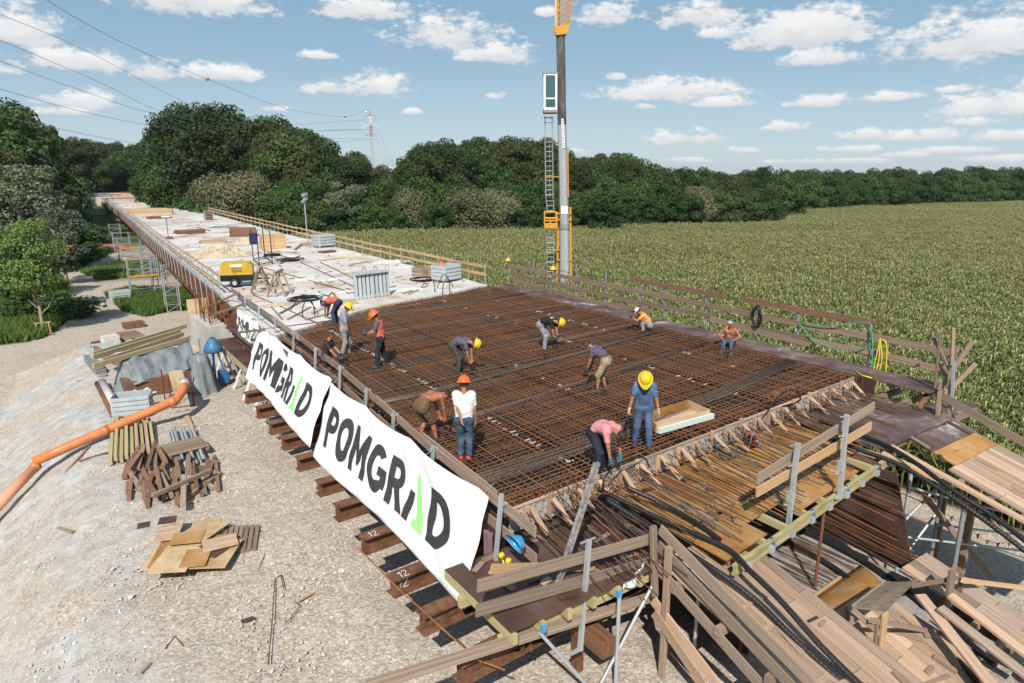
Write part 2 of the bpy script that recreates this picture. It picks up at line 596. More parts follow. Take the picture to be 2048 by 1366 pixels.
# ================================================================== terrain
SKY_PX = [-900, -300, 0, 60, 100, 130, 160, 210, 300, 315, 370, 430, 520, 560, 620, 650, 680, 740, 770, 785, 800, 815, 830, 900, 960, 1080, 1100, 1150, 1240, 1330, 1400, 1480, 1520, 1560, 1600, 1650, 1700, 1770, 1850, 1940, 2048, 2600, 3600]
SKY_Y = [190, 195, 205, 212, 222, 250, 275, 283, 290, 236, 208, 210, 226, 240, 262, 272, 292, 322, 336, 343, 345, 305, 288, 280, 275, 276, 290, 305, 308, 330, 336, 346, 334, 337, 341, 336, 340, 334, 338, 332, 335, 332, 332]
D0_PX = [-900, 0, 130, 160, 300, 340, 580, 800, 1080, 1400, 1560, 1600, 1800, 2048, 2600, 3600]
D0_D = [85, 95, 120, 245, 245, 128, 109, 108, 112, 130, 140, 182, 220, 275, 300, 300]


# centre line, half width and height of the bridge deck by y
BK_Y = [-20, 9.5, 31, 60, 81, 125, 188, 225, 300]
BK_L = [6.1, 6.3, 6.8, 8.4, 9.55, 12.0, 14.7, 15.2, 19.0]
BK_R = [19.5, 19.8, 19.8, 21.6, 22.7, 25.2, 27.9, 29.4, 33.0]
BK_Z = [0, 0, 0, -0.5, -0.72, -1.12, -1.54, -1.75, -1.9]


def deck(y):
    return float(np.interp(y, BK_Y, BK_L)), float(np.interp(y, BK_Y, BK_R)), float(np.interp(y, BK_Y, BK_Z))


def az_px(x, y):
    b = np.arctan2(x, y) - YAW
    b = np.clip(b, -1.15, 1.15)
    return 1024 + 1406 * np.tan(b), np.cos(b)


def sstep(t):
    t = np.clip(t, 0, 1)
    return t * t * (3 - 2 * t)


def hills(x, y):
    px, cb = az_px(x, y)
    D = np.hypot(x, y)
    d0 = np.interp(px, D0_PX, D0_D)
    d1 = d0 + 60
    zt = 6 + (345 - np.interp(px, SKY_PX, SKY_Y)) / 1406 * d1 * np.maximum(cb, 0.4)
    zr = np.maximum(-5, zt - 15.5)
    g = -5 + sstep((D - d0) / 60) * (zr + 5)
    # the valley floor stays low beside the bridge and its road
    xr0 = np.interp(y, BK_Y, BK_R)
    xl0 = np.interp(y, BK_Y, BK_L)
    dr = np.where(x > (xl0 + xr0) / 2, (x - xr0 - 4) / 22, (xl0 - 4 - x) / 22)
    g = -5 + (g + 5) * np.where((y > 60) & (y < 262), sstep(dr), np.where(y >= 262, np.maximum(sstep(dr), sstep((y - 262) / 30)), 1.0))
    g = np.where((y < -20) | (D < 60), -5, g)
    return g * (1 - sstep((D - 330) / 250)) + (-5) * sstep((D - 330) / 250)


def ground_np(x, y):
    z = hills(x, y)
    # gravel fill behind the abutment: a flat top with slopes to the road on the left and away from us
    xc = -0.4 + 0.06 * (y - 12)
    d = np.maximum(xc - x, (y - 41.5) * 0.8)
    d = np.maximum(d, (x - 21.0) * 0.9)
    top = -2.7 - 1.5 * sstep((x - 8) / 12)
    sp = np.logaddexp(0, d * 2.2) / 2.2 * 0.62
    mound = np.maximum(top - sp, -5)
    z = np.where(y < 60, np.maximum(z, mound), z)
    # embankment of the road beyond the far end of the bridge
    xl = np.interp(y, BK_Y, BK_L)
    xr = np.interp(y, BK_Y, BK_R)
    dz = np.maximum(np.maximum(xl - 4 - x, x - xr - 4), 0)
    k = sstep((y - 220) / 6) * (1 - sstep(dz / 9))
    far = np.interp(y, BK_Y, BK_Z) - 0.4 + np.clip(y - 232, 0, 200) * 0.12
    z = z * (1 - k) + far * k
    # cut bank of soil under the far span
    k2 = sstep((y - 186) / 34) * (1 - sstep((dz + 0 * y) / 10)) * (y < 226)
    z = np.where(y < 226, z * (1 - k2) + (-2.9) * k2, z)
    return z


def gz(x, y):
    return float(ground_np(np.array([float(x)]), np.array([float(y)]))[0])


xs = np.concatenate([[-4000, -2200, -1200, -700, -450, -320], np.arange(-250, -60, 8), np.arange(-60, -9, 1.6), np.arange(-9, 9, 0.13), np.arange(9, 30, 0.5), np.arange(30, 60, 3), np.arange(60, 330, 8), [350, 420, 520, 700, 1200, 2200, 4000]])
ys = np.concatenate([[-4000, -1500, -500, -150, -60, -25, -10], np.arange(-4, 6, 1.0), np.arange(6, 46, 0.14), np.arange(46, 80, 0.7), np.arange(80, 330, 6), [350, 420, 520, 700, 1200, 2200, 4000, 6500]])
GX, GY = np.meshgrid(xs, ys)
GZ = ground_np(GX, GY)
sub = (GX > -9.2) & (GX < 9.2) & (GY > 5.8) & (GY < 46.2)
idx = np.argwhere(sub)
for (j, i) in idx:
    x, y = GX[j, i], GY[j, i]
    slope = 1.0 if GZ[j, i] < -2.85 else 0.35
    GZ[j, i] += 0.10 * mnoise.noise((x * 0.55, y * 0.55, 1.7)) + 0.05 * slope * mnoise.noise((x * 2.3, y * 1.3, 3.1)) + 0.022 * mnoise.noise((x * 6.5, y * 6.5, 9.0))
nx, ny = len(xs), len(ys)
verts = np.stack([GX.ravel(), GY.ravel(), GZ.ravel()], 1)
ii, jj = np.meshgrid(np.arange(nx - 1), np.arange(ny - 1))
a = (jj * nx + ii).ravel()
faces = np.stack([a, a + 1, a + 1 + nx, a + nx], 1)
me = bpy.data.meshes.new('ground')
me.from_pydata(verts.tolist(), [], faces.tolist())
me.polygons.foreach_set('use_smooth', [True] * len(me.polygons))


# what grows or lies where: red gravel and road, green grass, blue forest floor
def in_poly(x, y, poly):
    c = np.zeros(np.shape(x), bool)
    n = len(poly)
    for i in range(n):
        (x0, y0), (x1, y1) = poly[i], poly[(i + 1) % n]
        hit = ((y0 > y) != (y1 > y)) & (x < (x1 - x0) * (y - y0) / ((y1 - y0) or 1e-9) + x0)
        c ^= hit
    return c


def pxpoly(pts, z=-5.0):
    return [tuple(pz(a_, b_, z))[:2] for a_, b_ in pts]


GRASS1 = pxpoly([(212, 592), (262, 580), (350, 584), (470, 560), (520, 600), (420, 618), (345, 622), (290, 634), (245, 622)])
GRASS2 = pxpoly([(160, 546), (205, 535), (270, 527), (330, 524), (332, 548), (255, 556), (200, 560)])
GRASS3 = pxpoly([(-200, 600), (0, 560), (130, 560), (140, 590), (135, 640), (110, 664), (75, 680), (0, 690), (-250, 700)])
GRASS4 = pxpoly([(120, 512), (140, 470), (225, 470), (215, 512), (150, 540)])
fx, fy, fz = GX.ravel(), GY.ravel(), GZ.ravel()
px_, cb_ = az_px(fx, fy)
D_ = np.hypot(fx, fy)
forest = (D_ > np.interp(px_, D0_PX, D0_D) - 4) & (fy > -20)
left = (fx < 5.5) & (fy > 46)
grass = in_poly(fx, fy, GRASS1) | in_poly(fx, fy, GRASS2) | in_poly(fx, fy, GRASS3) | in_poly(fx, fy, GRASS4) | ((fx < -9) & (fy > 30)) | ((fy > 118) & (fx < 16)) | ((fx > 22.8) & (fy > 26) & (fy < 400))
grass = grass & ~forest
xl_, xr_ = np.interp(fy, BK_Y, BK_L), np.interp(fy, BK_Y, BK_R)
road = (fy > 218) & (fy < 246) & (fx > xl_ - 1) & (fx < xl_ + 9)
forest &= ~road
grass &= ~road
ca = me.color_attributes.new('ground_kind', 'FLOAT_COLOR', 'POINT')
cols = np.zeros((len(fx), 4), np.float32)
cols[:, 3] = 1
cols[:, 1] = grass
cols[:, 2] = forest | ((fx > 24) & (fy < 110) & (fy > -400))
# clay scar where the fill was tipped down the slope
cols[:, 0] = sstep((-0.4 + 0.06 * (fy - 12) + 2.2 - fx) / 2.2) * (fy < 40) * (fy > -30) * (fx > -9)
ca.data.foreach_set('color', cols.ravel())

mg = bpy.data.materials.new('gravel_ground')
mg.use_nodes = True
n, l = mg.node_tree.nodes, mg.node_tree.links
bs = n['Principled BSDF']
bs.inputs['Roughness'].default_value = 0.95
bs.inputs['Specular IOR Level'].default_value = 0.15
g = n.new('ShaderNodeNewGeometry')


def gnoise(scale, detail=6, rough=0.65, typ='ShaderNodeTexNoise'):
    t = n.new(typ)
    t.inputs['Scale'].default_value = scale
    if typ == 'ShaderNodeTexNoise':
        t.inputs['Detail'].default_value = detail
        t.inputs['Roughness'].default_value = rough
    l.new(g.outputs['Position'], t.inputs['Vector'])
    return t


def gramp(src, stops):
    r = n.new('ShaderNodeValToRGB')
    e = r.color_ramp.elements
    while len(e) < len(stops):
        e.new(0.5)
    for k, (p, c) in enumerate(stops):
        e[k].position = p
        e[k].color = (*c, 1)
    l.new(src, r.inputs[0])
    return r.outputs[0]


def gmix(f, a_, b_, typ='MIX'):
    x = n.new('ShaderNodeMixRGB')
    x.blend_type = typ
    if isinstance(f, (int, float)):
        x.inputs[0].default_value = f
    else:
        l.new(f, x.inputs[0])
    l.new(a_, x.inputs[1])
    l.new(b_, x.inputs[2])
    return x.outputs[0]


big = gnoise(0.35, 8)
mid = gnoise(2.2, 8, 0.7)
peb = gnoise(21, 0, typ='ShaderNodeTexVoronoi')
peb2 = gnoise(17, 0, typ='ShaderNodeTexVoronoi')
gravel = gramp(big.outputs[0], [(0.32, (0.37, 0.30, 0.222)), (0.5, (0.455, 0.385, 0.302)), (0.68, (0.50, 0.44, 0.37))])
gravel = gmix(0.55, gravel, gramp(mid.outputs[0], [(0.3, (0.24, 0.19, 0.14)), (0.52, (0.42, 0.35, 0.275)), (0.72, (0.57, 0.51, 0.435))]))
patch = gnoise(0.16, 5, 0.6)
pr_ = n.new('ShaderNodeMapRange')
pr_.inputs['From Min'].default_value = 0.52
pr_.inputs['From Max'].default_value = 0.66
pr_.inputs['To Max'].default_value = 0.5
l.new(patch.outputs[0], pr_.inputs['Value'])
gravel = gmix(pr_.outputs[0], gravel, gramp(mid.outputs[0], [(0.3, (0.20, 0.145, 0.095)), (0.7, (0.36, 0.285, 0.21))]))
sepc = n.new('ShaderNodeSeparateColor')
l.new(peb.outputs['Color'], sepc.inputs[0])
gravel = gmix(0.5, gravel, gramp(sepc.outputs[0], [(0.0, (0.15, 0.125, 0.10)), (0.35, (0.34, 0.29, 0.24)), (0.8, (0.50, 0.45, 0.395)), (1.0, (0.72, 0.66, 0.60))]))
clay = gramp(mid.outputs[0], [(0.35, (0.29, 0.28, 0.26)), (0.55, (0.43, 0.42, 0.395)), (0.7, (0.52, 0.50, 0.465))])
at = n.new('ShaderNodeAttribute')
at.attribute_name = 'ground_kind'
sa = n.new('ShaderNodeSeparateColor')
l.new(at.outputs['Color'], sa.inputs[0])
cm = n.new('ShaderNodeMath')
cm.operation = 'MULTIPLY'
l.new(sa.outputs[0], cm.inputs[0])
cr = n.new('ShaderNodeMapRange')
cr.inputs['From Min'].default_value = 0.36
cr.inputs['From Max'].default_value = 0.56
l.new(big.outputs[0], cr.inputs['Value'])
l.new(cr.outputs[0], cm.inputs[1])
base = gmix(cm.outputs[0], gravel, clay)
gr = gramp(mid.outputs[0], [(0.3, (0.028, 0.05, 0.012)), (0.6, (0.06, 0.10, 0.025)), (0.8, (0.12, 0.14, 0.05))])
base = gmix(sa.outputs[1], base, gr)
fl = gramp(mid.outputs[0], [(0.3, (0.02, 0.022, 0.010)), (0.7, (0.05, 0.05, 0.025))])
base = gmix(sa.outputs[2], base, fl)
l.new(base, bs.inputs['Base Color'])
bm1 = n.new('ShaderNodeBump')
bm1.inputs['Strength'].default_value = 0.6
bm1.inputs['Distance'].default_value = 0.02
l.new(peb2.outputs['Distance'], bm1.inputs['Height'])
bm2 = n.new('ShaderNodeBump')
bm2.inputs['Strength'].default_value = 0.7
bm2.inputs['Distance'].default_value = 0.03
l.new(mid.outputs[0], bm2.inputs['Height'])
l.new(bm1.outputs[0], bm2.inputs['Normal'])
l.new(bm2.outputs[0], bs.inputs['Normal'])
me.materials.append(mg)
go = bpy.data.objects.new('ground', me)
col.objects.link(go)
setp(go, kind='structure')

# loose stones lying on the gravel
m_stone = M('limestone', ((0.36, 0.31, 0.26), (0.55, 0.49, 0.42), (0.68, 0.62, 0.56)), scale=3.0, pos=True, rough=0.9, rv=0)
b = MB()
for k in range(9000):
    if k < 6500:
        y = 7 + 22 * rnd.random() ** 1.4
        x = -1.5 + 7.2 * rnd.random()
    else:
        y = rnd.uniform(14, 44)
        x = rnd.uniform(-6.5, 6.0)
    s = 0.012 + 0.04 * rnd.random() ** 3 + (rnd.uniform(0.02, 0.06) if k % 61 == 0 else 0)
    z = gz(x, y)
    vs = []
    a0 = rnd.random() * 6
    for zz, rr in ((-0.3, 0.9), (0.35, 0.75)):
        for q in range(4):
            t = a0 + q * math.pi / 2 + rnd.uniform(-0.4, 0.4)
            r_ = s * rr * rnd.uniform(0.7, 1.3)
            vs.append((x + r_ * math.cos(t), y + r_ * math.sin(t), z + 0.03 * (y < 44) * 0 + s * zz * rnd.uniform(0.6, 1.2)))
    b.add(vs, [(4, 5, 6, 7), (0, 1, 5, 4), (1, 2, 6, 5), (2, 3, 7, 6), (3, 0, 4, 7)])
setp(b.build('loose_stones', m_stone), 'pale limestone chips scattered over the gravel', 'stones', kind='stuff')


# ================================================================== foliage
def leafmat(name, c0, c1, c2, trans=0.25, rough=0.6):
    """leaves: colour varies by clump and by tree"""
    m = bpy.data.materials.new(name)
    m.use_nodes = True
    n, l = m.node_tree.nodes, m.node_tree.links
    bsdf = n['Principled BSDF']
    bsdf.inputs['Roughness'].default_value = rough
    bsdf.inputs['Specular IOR Level'].default_value = 0.25
    oi = n.new('ShaderNodeObjectInfo')
    g_ = n.new('ShaderNodeNewGeometry')
    mth = n.new('ShaderNodeMath')
    mth.operation = 'MULTIPLY_ADD'
    l.new(g_.outputs['Random Per Island'], mth.inputs[0])
    mth.inputs[1].default_value = 0.42
    m2 = n.new('ShaderNodeMath')
    m2.operation = 'MULTIPLY'
    m2.inputs[1].default_value = 0.58
    l.new(oi.outputs['Random'], m2.inputs[0])
    l.new(m2.outputs[0], mth.inputs[2])
    r = n.new('ShaderNodeValToRGB')
    e = r.color_ramp.elements
    e.new(0.5)
    for k, c in enumerate((c0, c1, c2)):
        e[k].position = (0.05, 0.5, 0.95)[k]
        e[k].color = (*c, 1)
    l.new(mth.outputs[0], r.inputs[0])
    l.new(r.outputs[0], bsdf.inputs['Base Color'])
    tl = n.new('ShaderNodeBsdfTranslucent')
    l.new(r.outputs[0], tl.inputs['Color'])
    mx = n.new('ShaderNodeMixShader')
    mx.inputs[0].default_value = trans
    l.new(bsdf.outputs[0], mx.inputs[1])
    l.new(tl.outputs[0], mx.inputs[2])
    l.new(mx.outputs[0], n['Material Output'].inputs['Surface'])
    return m


m_leafdk = leafmat('dark_oak_leaves', (0.020, 0.038, 0.010), (0.044, 0.070, 0.018), (0.105, 0.10, 0.034))
m_leafmid = leafmat('acacia_leaves', (0.024, 0.056, 0.015), (0.048, 0.095, 0.024), (0.095, 0.135, 0.036))
m_leafwil = leafmat('willow_leaves', (0.10, 0.11, 0.052), (0.165, 0.168, 0.085), (0.24, 0.23, 0.13))
m_leafsil = leafmat('white_poplar_leaves', (0.085, 0.11, 0.055), (0.165, 0.19, 0.115), (0.34, 0.36, 0.28))
m_leafyng = leafmat('young_tree_leaves', (0.085, 0.15, 0.034), (0.15, 0.235, 0.058), (0.24, 0.31, 0.10))
m_bark = M('bark', ((0.09, 0.065, 0.045), (0.20, 0.16, 0.12)), scale=6, stretch=(1, 1, 0.3), rough=0.9)
m_barkpale = M('pale_bark', ((0.25, 0.19, 0.14), (0.42, 0.34, 0.26)), scale=6, stretch=(1, 1, 0.3), rough=0.9)
LEAVES = [m_leafdk, m_leafmid, m_leafwil, m_leafsil, m_leafyng]


def crown_mesh(name, seed, H, rx, base, lobes, per, leaf, mat, trunk_in=True, droop=0.0, lobe_r=(0.28, 0.42)):
    """leaf sprays spread over many uneven lobes; H crown top, base crown bottom, rx crown radius"""
    rg = np.random.default_rng(seed)
    P, S, Nn = [], [], []
    hc = (H + base) / 2
    hv = (H - base) / 2
    for k in range(lobes):
        u = rg.normal(size=3)
        u /= np.linalg.norm(u)
        q = rg.random() ** 0.45
        c = np.array([u[0] * rx * 0.78 * q, u[1] * rx * 0.78 * q, hc + u[2] * hv * 0.82 * q])
        if c[2] < hc:
            c[:2] *= 0.75 + 0.25 * (c[2] - base) / max(hc - base, 0.1)
        lr = rx * rg.uniform(*lobe_r)
        d = rg.normal(size=(per, 3))
        d /= np.linalg.norm(d, axis=1)[:, None]
        d[:, 2] = d[:, 2] * 0.85 + 0.12
        rad = lr * (0.55 + 0.5 * rg.random(per) ** 0.6)
        p = c + d * rad[:, None] * np.array([1, 1, 0.8])
        p[:, 2] -= droop * np.linalg.norm(p[:, :2], axis=1)
        P.append(p)
        Nn.append(d * 0.8 + rg.normal(size=(per, 3)) * 0.6 + np.array([0, 0, 0.35]))
        S.append(leaf * (0.6 + 0.8 * rg.random(per)))
    P, Nn, S = np.concatenate(P), np.concatenate(Nn), np.concatenate(S)
    Nn /= np.linalg.norm(Nn, axis=1)[:, None]
    t = np.cross(Nn, rg.normal(size=P.shape))
    t /= np.linalg.norm(t, axis=1)[:, None]
    w = np.cross(Nn, t)
    t *= S[:, None]
    w *= (S * 0.55)[:, None]
    V = np.stack([P - t, P - w * 0.9 + Nn * (S * 0.12)[:, None], P + t, P + w], 1).reshape(-1, 3)
    F_ = np.arange(len(V)).reshape(-1, 4)
    return V, F_


def np_mesh(name, V, F_, mats, mi=None, smooth=False):
    me = bpy.data.meshes.new(name)
    me.vertices.add(len(V))
    me.vertices.foreach_set('co', np.asarray(V, np.float32).ravel())
    k = F_.shape[1]
    me.loops.add(F_.size)
    me.polygons.add(len(F_))
    me.polygons.foreach_set('loop_start', np.arange(0, F_.size, k, dtype=np.int32))
    me.loops.foreach_set('vertex_index', F_.astype(np.int32).ravel())
    if mi is not None:
        me.polygons.foreach_set('material_index', np.asarray(mi, np.int32))
    if smooth:
        me.polygons.foreach_set('use_smooth', [True] * len(F_))
    for m in mats:
        me.materials.append(m)
    me.update(calc_edges=True)
    return me


def trunk_mb(seed, H, r, base, rx, limbs=6):
    rg = random.Random(seed)
    b = MB()
    pts = [Vector((0, 0, -0.4))]
    for k in range(1, 7):
        pts.append(Vector((rg.uniform(-0.06, 0.06) * k * 0.5 * r * 6, rg.uniform(-0.06, 0.06) * k * 0.5 * r * 6, H * 0.8 * k / 6)))
    b.tube(pts, [r * (1.25 if k == 0 else 1 - 0.8 * k / 6) for k in range(7)], 7)
    for k in range(limbs):
        z0 = lerp(base * 0.8, H * 0.6, k / limbs)
        a = rg.random() * 6.28
        p0 = pts[0].lerp(pts[-1], z0 / (H * 0.8))
        p0.z = z0
        e = Vector((math.cos(a) * rx * 0.65, math.sin(a) * rx * 0.65, z0 + rx * rg.uniform(0.4, 0.9)))
        mid_ = p0.lerp(e, 0.5) + Vector((0, 0, -0.12 * rx))
        b.tube([p0, mid_, e], [r * 0.45, r * 0.28, r * 0.08], 5)
    return b


def tree_meshes(kind, seed):
    if kind == 'oak':
        return crown_mesh('crown', seed, 15.5, 5.2, 1.5, 46, 300, 0.25, m_leafdk), trunk_mb(seed, 15.5, 0.30, 3, 4.2), m_leafdk, m_bark
    if kind == 'acacia':
        return crown_mesh('crown', seed, 11, 4.6, 0.2, 44, 280, 0.23, m_leafmid), trunk_mb(seed, 11, 0.20, 2, 3.4), m_leafmid, m_bark
    if kind == 'willow':
        return crown_mesh('crown', seed, 9.5, 5.0, 0.3, 36, 380, 0.17, m_leafwil, droop=0.12, lobe_r=(0.34, 0.5)), trunk_mb(seed, 9, 0.3, 1.5, 3.5), m_leafwil, m_bark
    if kind == 'silver':
        return crown_mesh('crown', seed, 12, 3.6, 1.0, 30, 240, 0.17, m_leafsil, lobe_r=(0.24, 0.38)), trunk_mb(seed, 12, 0.22, 2, 2.8), m_leafsil, m_barkpale
    if kind == 'young':
        return crown_mesh('crown', seed, 8.8, 2.9, 1.5, 46, 280, 0.105, m_leafyng, lobe_r=(0.20, 0.36)), trunk_mb(seed, 8.0, 0.14, 1.8, 2.2, 9), m_leafyng, m_barkpale
    if kind == 'shrub':
        return crown_mesh('crown', seed, 2.6, 2.2, 0.0, 16, 130, 0.16, m_leafmid, lobe_r=(0.3, 0.5)), trunk_mb(seed, 2.2, 0.06, 0.2, 1.4, 5), m_leafmid, m_bark


# far wood: whole trees (trunk and leaves in one mesh) set out by a node tree, one mass nobody could count
def whole(kind, seed):
    (V, F_), tb, lm, bm = tree_meshes(kind, seed)
    tv = np.array(tb.v)
    quads = np.array([f for f in tb.f if len(f) == 4])
    V2 = np.concatenate([V, tv])
    F2 = np.concatenate([F_, quads + len(V)])
    mi = np.concatenate([np.zeros(len(F_)), np.ones(len(quads))])
    o = bpy.data.objects.new('wood_tree_source', np_mesh('wood_tree', V2, F2, [lm, bm], mi))
    return o


def scatter(name, pts, scl, rotz, kindi, sources, label, cat):
    """one object: a cloud of points with a tree (or plant) instanced on each"""
    me = bpy.data.meshes.new(name)
    me.from_pydata([tuple(p) for p in pts], [], [])
    for an, vals in (('scl', scl), ('rotz', rotz)):
        at_ = me.attributes.new(an, 'FLOAT', 'POINT')
        at_.data.foreach_set('value', np.asarray(vals, np.float32))
    at_ = me.attributes.new('kindi', 'INT', 'POINT')
    at_.data.foreach_set('value', np.asarray(kindi, np.int32))
    o = bpy.data.objects.new(name, me)
    col.objects.link(o)
    cc = bpy.data.collections.new(name + '_sources')
    for s in sources:
        cc.objects.link(s)
    ng = bpy.data.node_groups.new(name, 'GeometryNodeTree')
    ng.interface.new_socket('Geometry', in_out='INPUT', socket_type='NodeSocketGeometry')
    ng.interface.new_socket('Geometry', in_out='OUTPUT', socket_type='NodeSocketGeometry')
    N = ng.nodes
    gi, gout = N.new('NodeGroupInput'), N.new('NodeGroupOutput')
    m2p = N.new('GeometryNodeMeshToPoints')
    ci = N.new('GeometryNodeCollectionInfo')
    ci.inputs['Collection'].default_value = cc
    ci.inputs['Separate Children'].default_value = True
    ci.inputs['Reset Children'].default_value = True
    iop = N.new('GeometryNodeInstanceOnPoints')
    iop.inputs['Pick Instance'].default_value = True

    def attr(nm, ty):
        q = N.new('GeometryNodeInputNamedAttribute')
        q.data_type = ty
        q.inputs['Name'].default_value = nm
        return q.outputs['Attribute']
    cx = N.new('ShaderNodeCombineXYZ')
    L = ng.links
    L.new(gi.outputs[0], m2p.inputs['Mesh'])
    L.new(m2p.outputs[0], iop.inputs['Points'])
    L.new(ci.outputs[0], iop.inputs['Instance'])
    L.new(attr('kindi', 'INT'), iop.inputs['Instance Index'])
    L.new(attr('rotz', 'FLOAT'), cx.inputs[2])
    L.new(cx.outputs[0], iop.inputs['Rotation'])
    L.new(attr('scl', 'FLOAT'), iop.inputs['Scale'])
    L.new(iop.outputs[0], gout.inputs[0])
    md = o.modifiers.new('set_out', 'NODES')
    md.node_group = ng
    return setp(o, label, cat, kind='stuff')


srcs = [whole('oak', 1), whole('oak', 2), whole('oak', 3), whole('acacia', 4), whole('acacia', 5), whole('acacia', 6), whole('willow', 7)]
SRC_H = [15.5, 15.5, 15.5, 11, 11, 11, 9.5]
tp, ts, tr, tk = [], [], [], []
for k in range(0, 13):
    pxv = -420.0
    while pxv < 2500:
        d0 = float(np.interp(pxv, D0_PX, D0_D))
        cb = math.cos(math.atan((pxv - 1024) / 1406))
        D = d0 + 7 + k * 6.3 + rnd.uniform(-2.5, 2.5)
        step = (6.2 if k < 10 else 5.0) / (D * cb) * 1406
        q = pxv + rnd.uniform(-0.35, 0.35) * step
        pxv += step
        bang = math.atan((q - 1024) / 1406) + YAW
        x, y = D * math.sin(bang), D * math.cos(bang)
        l_, r_, z_ = deck(min(max(y, -20), 260))
        if 90 < y < 240 and l_ - 13 < x < r_ + 2.5:
            continue
        if 240 <= y < 250 and l_ - 3 < x < l_ + 9:
            continue
        if 22 < x and False:
            continue
        if 385 < q < 552 and D < 156:
            continue
        ysk = float(np.interp(q, SKY_PX, SKY_Y))
        zt = 6 + (345 - ysk) / 1406 * D * cb
        gg = gz(x, y)
        kind = rnd.choice([0, 1, 2, 0, 1, 2, 3, 4, 5]) if k > 2 else rnd.choice([3, 4, 5, 3, 4, 5, 0, 1, 6])
        hmax = max(zt - gg, 4.0)
        hh = min(SRC_H[kind] * rnd.uniform(0.85, 1.2), hmax * rnd.uniform(0.86, 1.04))
        if k >= 4:
            hh = min(hmax * rnd.choice([rnd.uniform(0.70, 0.9), rnd.uniform(0.88, 1.06)]), 27.0)
        if k < 2:
            hh = min(hh, rnd.uniform(7.5, 11))
        tp.append((x, y, gg))
        ts.append(hh / SRC_H[kind])
        tr.append(rnd.random() * 6.28)
        tk.append(kind)
scatter('wood', tp, ts, tr, tk, srcs, 'dense dark green wood covering the hills behind the field', 'wood')

# trees one can tell apart
ORD = ['first', 'second', 'third', 'fourth', 'fifth', 'sixth', 'seventh', 'eighth', 'ninth', 'tenth', 'eleventh', 'twelfth', 'thirteenth', 'fourteenth', 'fifteenth', 'sixteenth', 'seventeenth', 'eighteenth', 'nineteenth', 'twentieth', 'twenty-first', 'twenty-second']
_tm = {}


def tree(kind, seed, loc, H, label, cat='tree', group=None, wide=1.0, name=None):
    if (kind, seed) not in _tm:
        (V, F_), tb, lm, bm = tree_meshes(kind, seed)
        cme = np_mesh('crown', V, F_, [lm])
        tme = tb.mesh('trunk')
        tme.materials.append(bm)
        tme.polygons.foreach_set('use_smooth', [True] * len(tme.polygons))
        _tm[(kind, seed)] = (cme, tme)
    base = {'oak': 15.5, 'acacia': 11, 'willow': 9.5, 'silver': 12, 'young': 8.8, 'shrub': 2.6}[kind]
    s = H / base
    o = E(name or {'oak': 'oak_tree', 'acacia': 'acacia_tree', 'willow': 'willow_tree', 'silver': 'white_poplar', 'young': 'young_tree', 'shrub': 'shrub'}[kind], loc, label, cat, group)
    for nm, me_ in zip(('crown', 'trunk'), _tm[(kind, seed)]):
        c = bpy.data.objects.new(nm, me_)
        col.objects.link(c)
        c.parent = o
    o.scale = (s * wide, s * wide, s)
    o.rotation_euler = (0, 0, rnd.random() * 6.28)
    return o


def tree_px(kind, seed, px, ytop, D, label, **kw):
    """a tree whose top shows at (px, ytop), D metres away along the ground"""
    bang = math.atan((px - 1024) / 1406) + YAW
    x, y = D * math.sin(bang), D * math.cos(bang)
    d = _ray(px, ytop)
    top = ZC + d.z / math.hypot(d.x, d.y) * D
    g_ = gz(x, y)
    return tree(kind, seed, (x, y, g_), top - g_, label, **kw)


tree_px('willow', 11, 480, 330, 140, 'big rounded grey-green willow behind the deck railing', wide=1.15)
tree_px('willow', 12, 412, 348, 158, 'smaller grey-green willow left of the big rounded willow', wide=0.9)
tree_px('silver', 13, 690, 345, 113, 'silvery white poplar rising behind the lamp mast', wide=1.2)
tree_px('silver', 14, 722, 360, 112, 'smaller silvery poplar right of the taller one', wide=1.0)
tree_px('willow', 15, 825, 378, 112, 'brownish willow bush in the dark row left of the crane', wide=0.9)
tree_px('willow', 16, 950, 366, 111, 'olive willow at the field edge left of the crane ladder', wide=1.1)
tree_px('willow', 11, 992, 368, 112, 'grey willow directly left of the crane ladder', wide=0.8)
tree_px('willow', 12, 1335, 352, 150, 'grey willow high in the hedge right of the crane', wide=1.0)
tree_px('willow', 16, 1420, 372, 142, 'olive willow at the corner of the field hedge', wide=1.1)
tree_px('acacia', 17, 1210, 375, 113, 'yellowish green acacia just right of the crane mast', wide=1.0)
tree_px('oak', 18, 1530, 330, 165, 'tall oak at the corner where the hedge meets the far field', wide=0.8)
tree_px('oak', 19, 1490, 350, 150, 'dark bushy oak left of the hedge corner', wide=0.9)
for k, (q, yt) in enumerate([(560, 372), (610, 392), (655, 400), (745, 395), (790, 400), (860, 392), (905, 395), (1040, 385), (1085, 392), (1130, 388), (1170, 405), (1255, 385), (1300, 378), (1375, 380), (1460, 380), (1510, 385), (1550, 395)]):
    tree_px('acacia', 20 + k % 4, q, yt, float(np.interp(q, D0_PX, D0_D)) + 1.5 + rnd.random() * 2, ORD[k] + ' dark green acacia from the left in the row along the cornfield edge', group='acacias along the cornfield edge', wide=1.15)
for k in range(22):
    q = 1585 + k * 24 + rnd.uniform(-6, 6)
    tree_px('acacia', 20 + k % 4, q, rnd.uniform(350, 366), float(np.interp(q, D0_PX, D0_D)) + 1, ORD[k] + ' low tree from the left in the distant row beyond the cornfield', group='distant trees beyond the cornfield', wide=1.1)
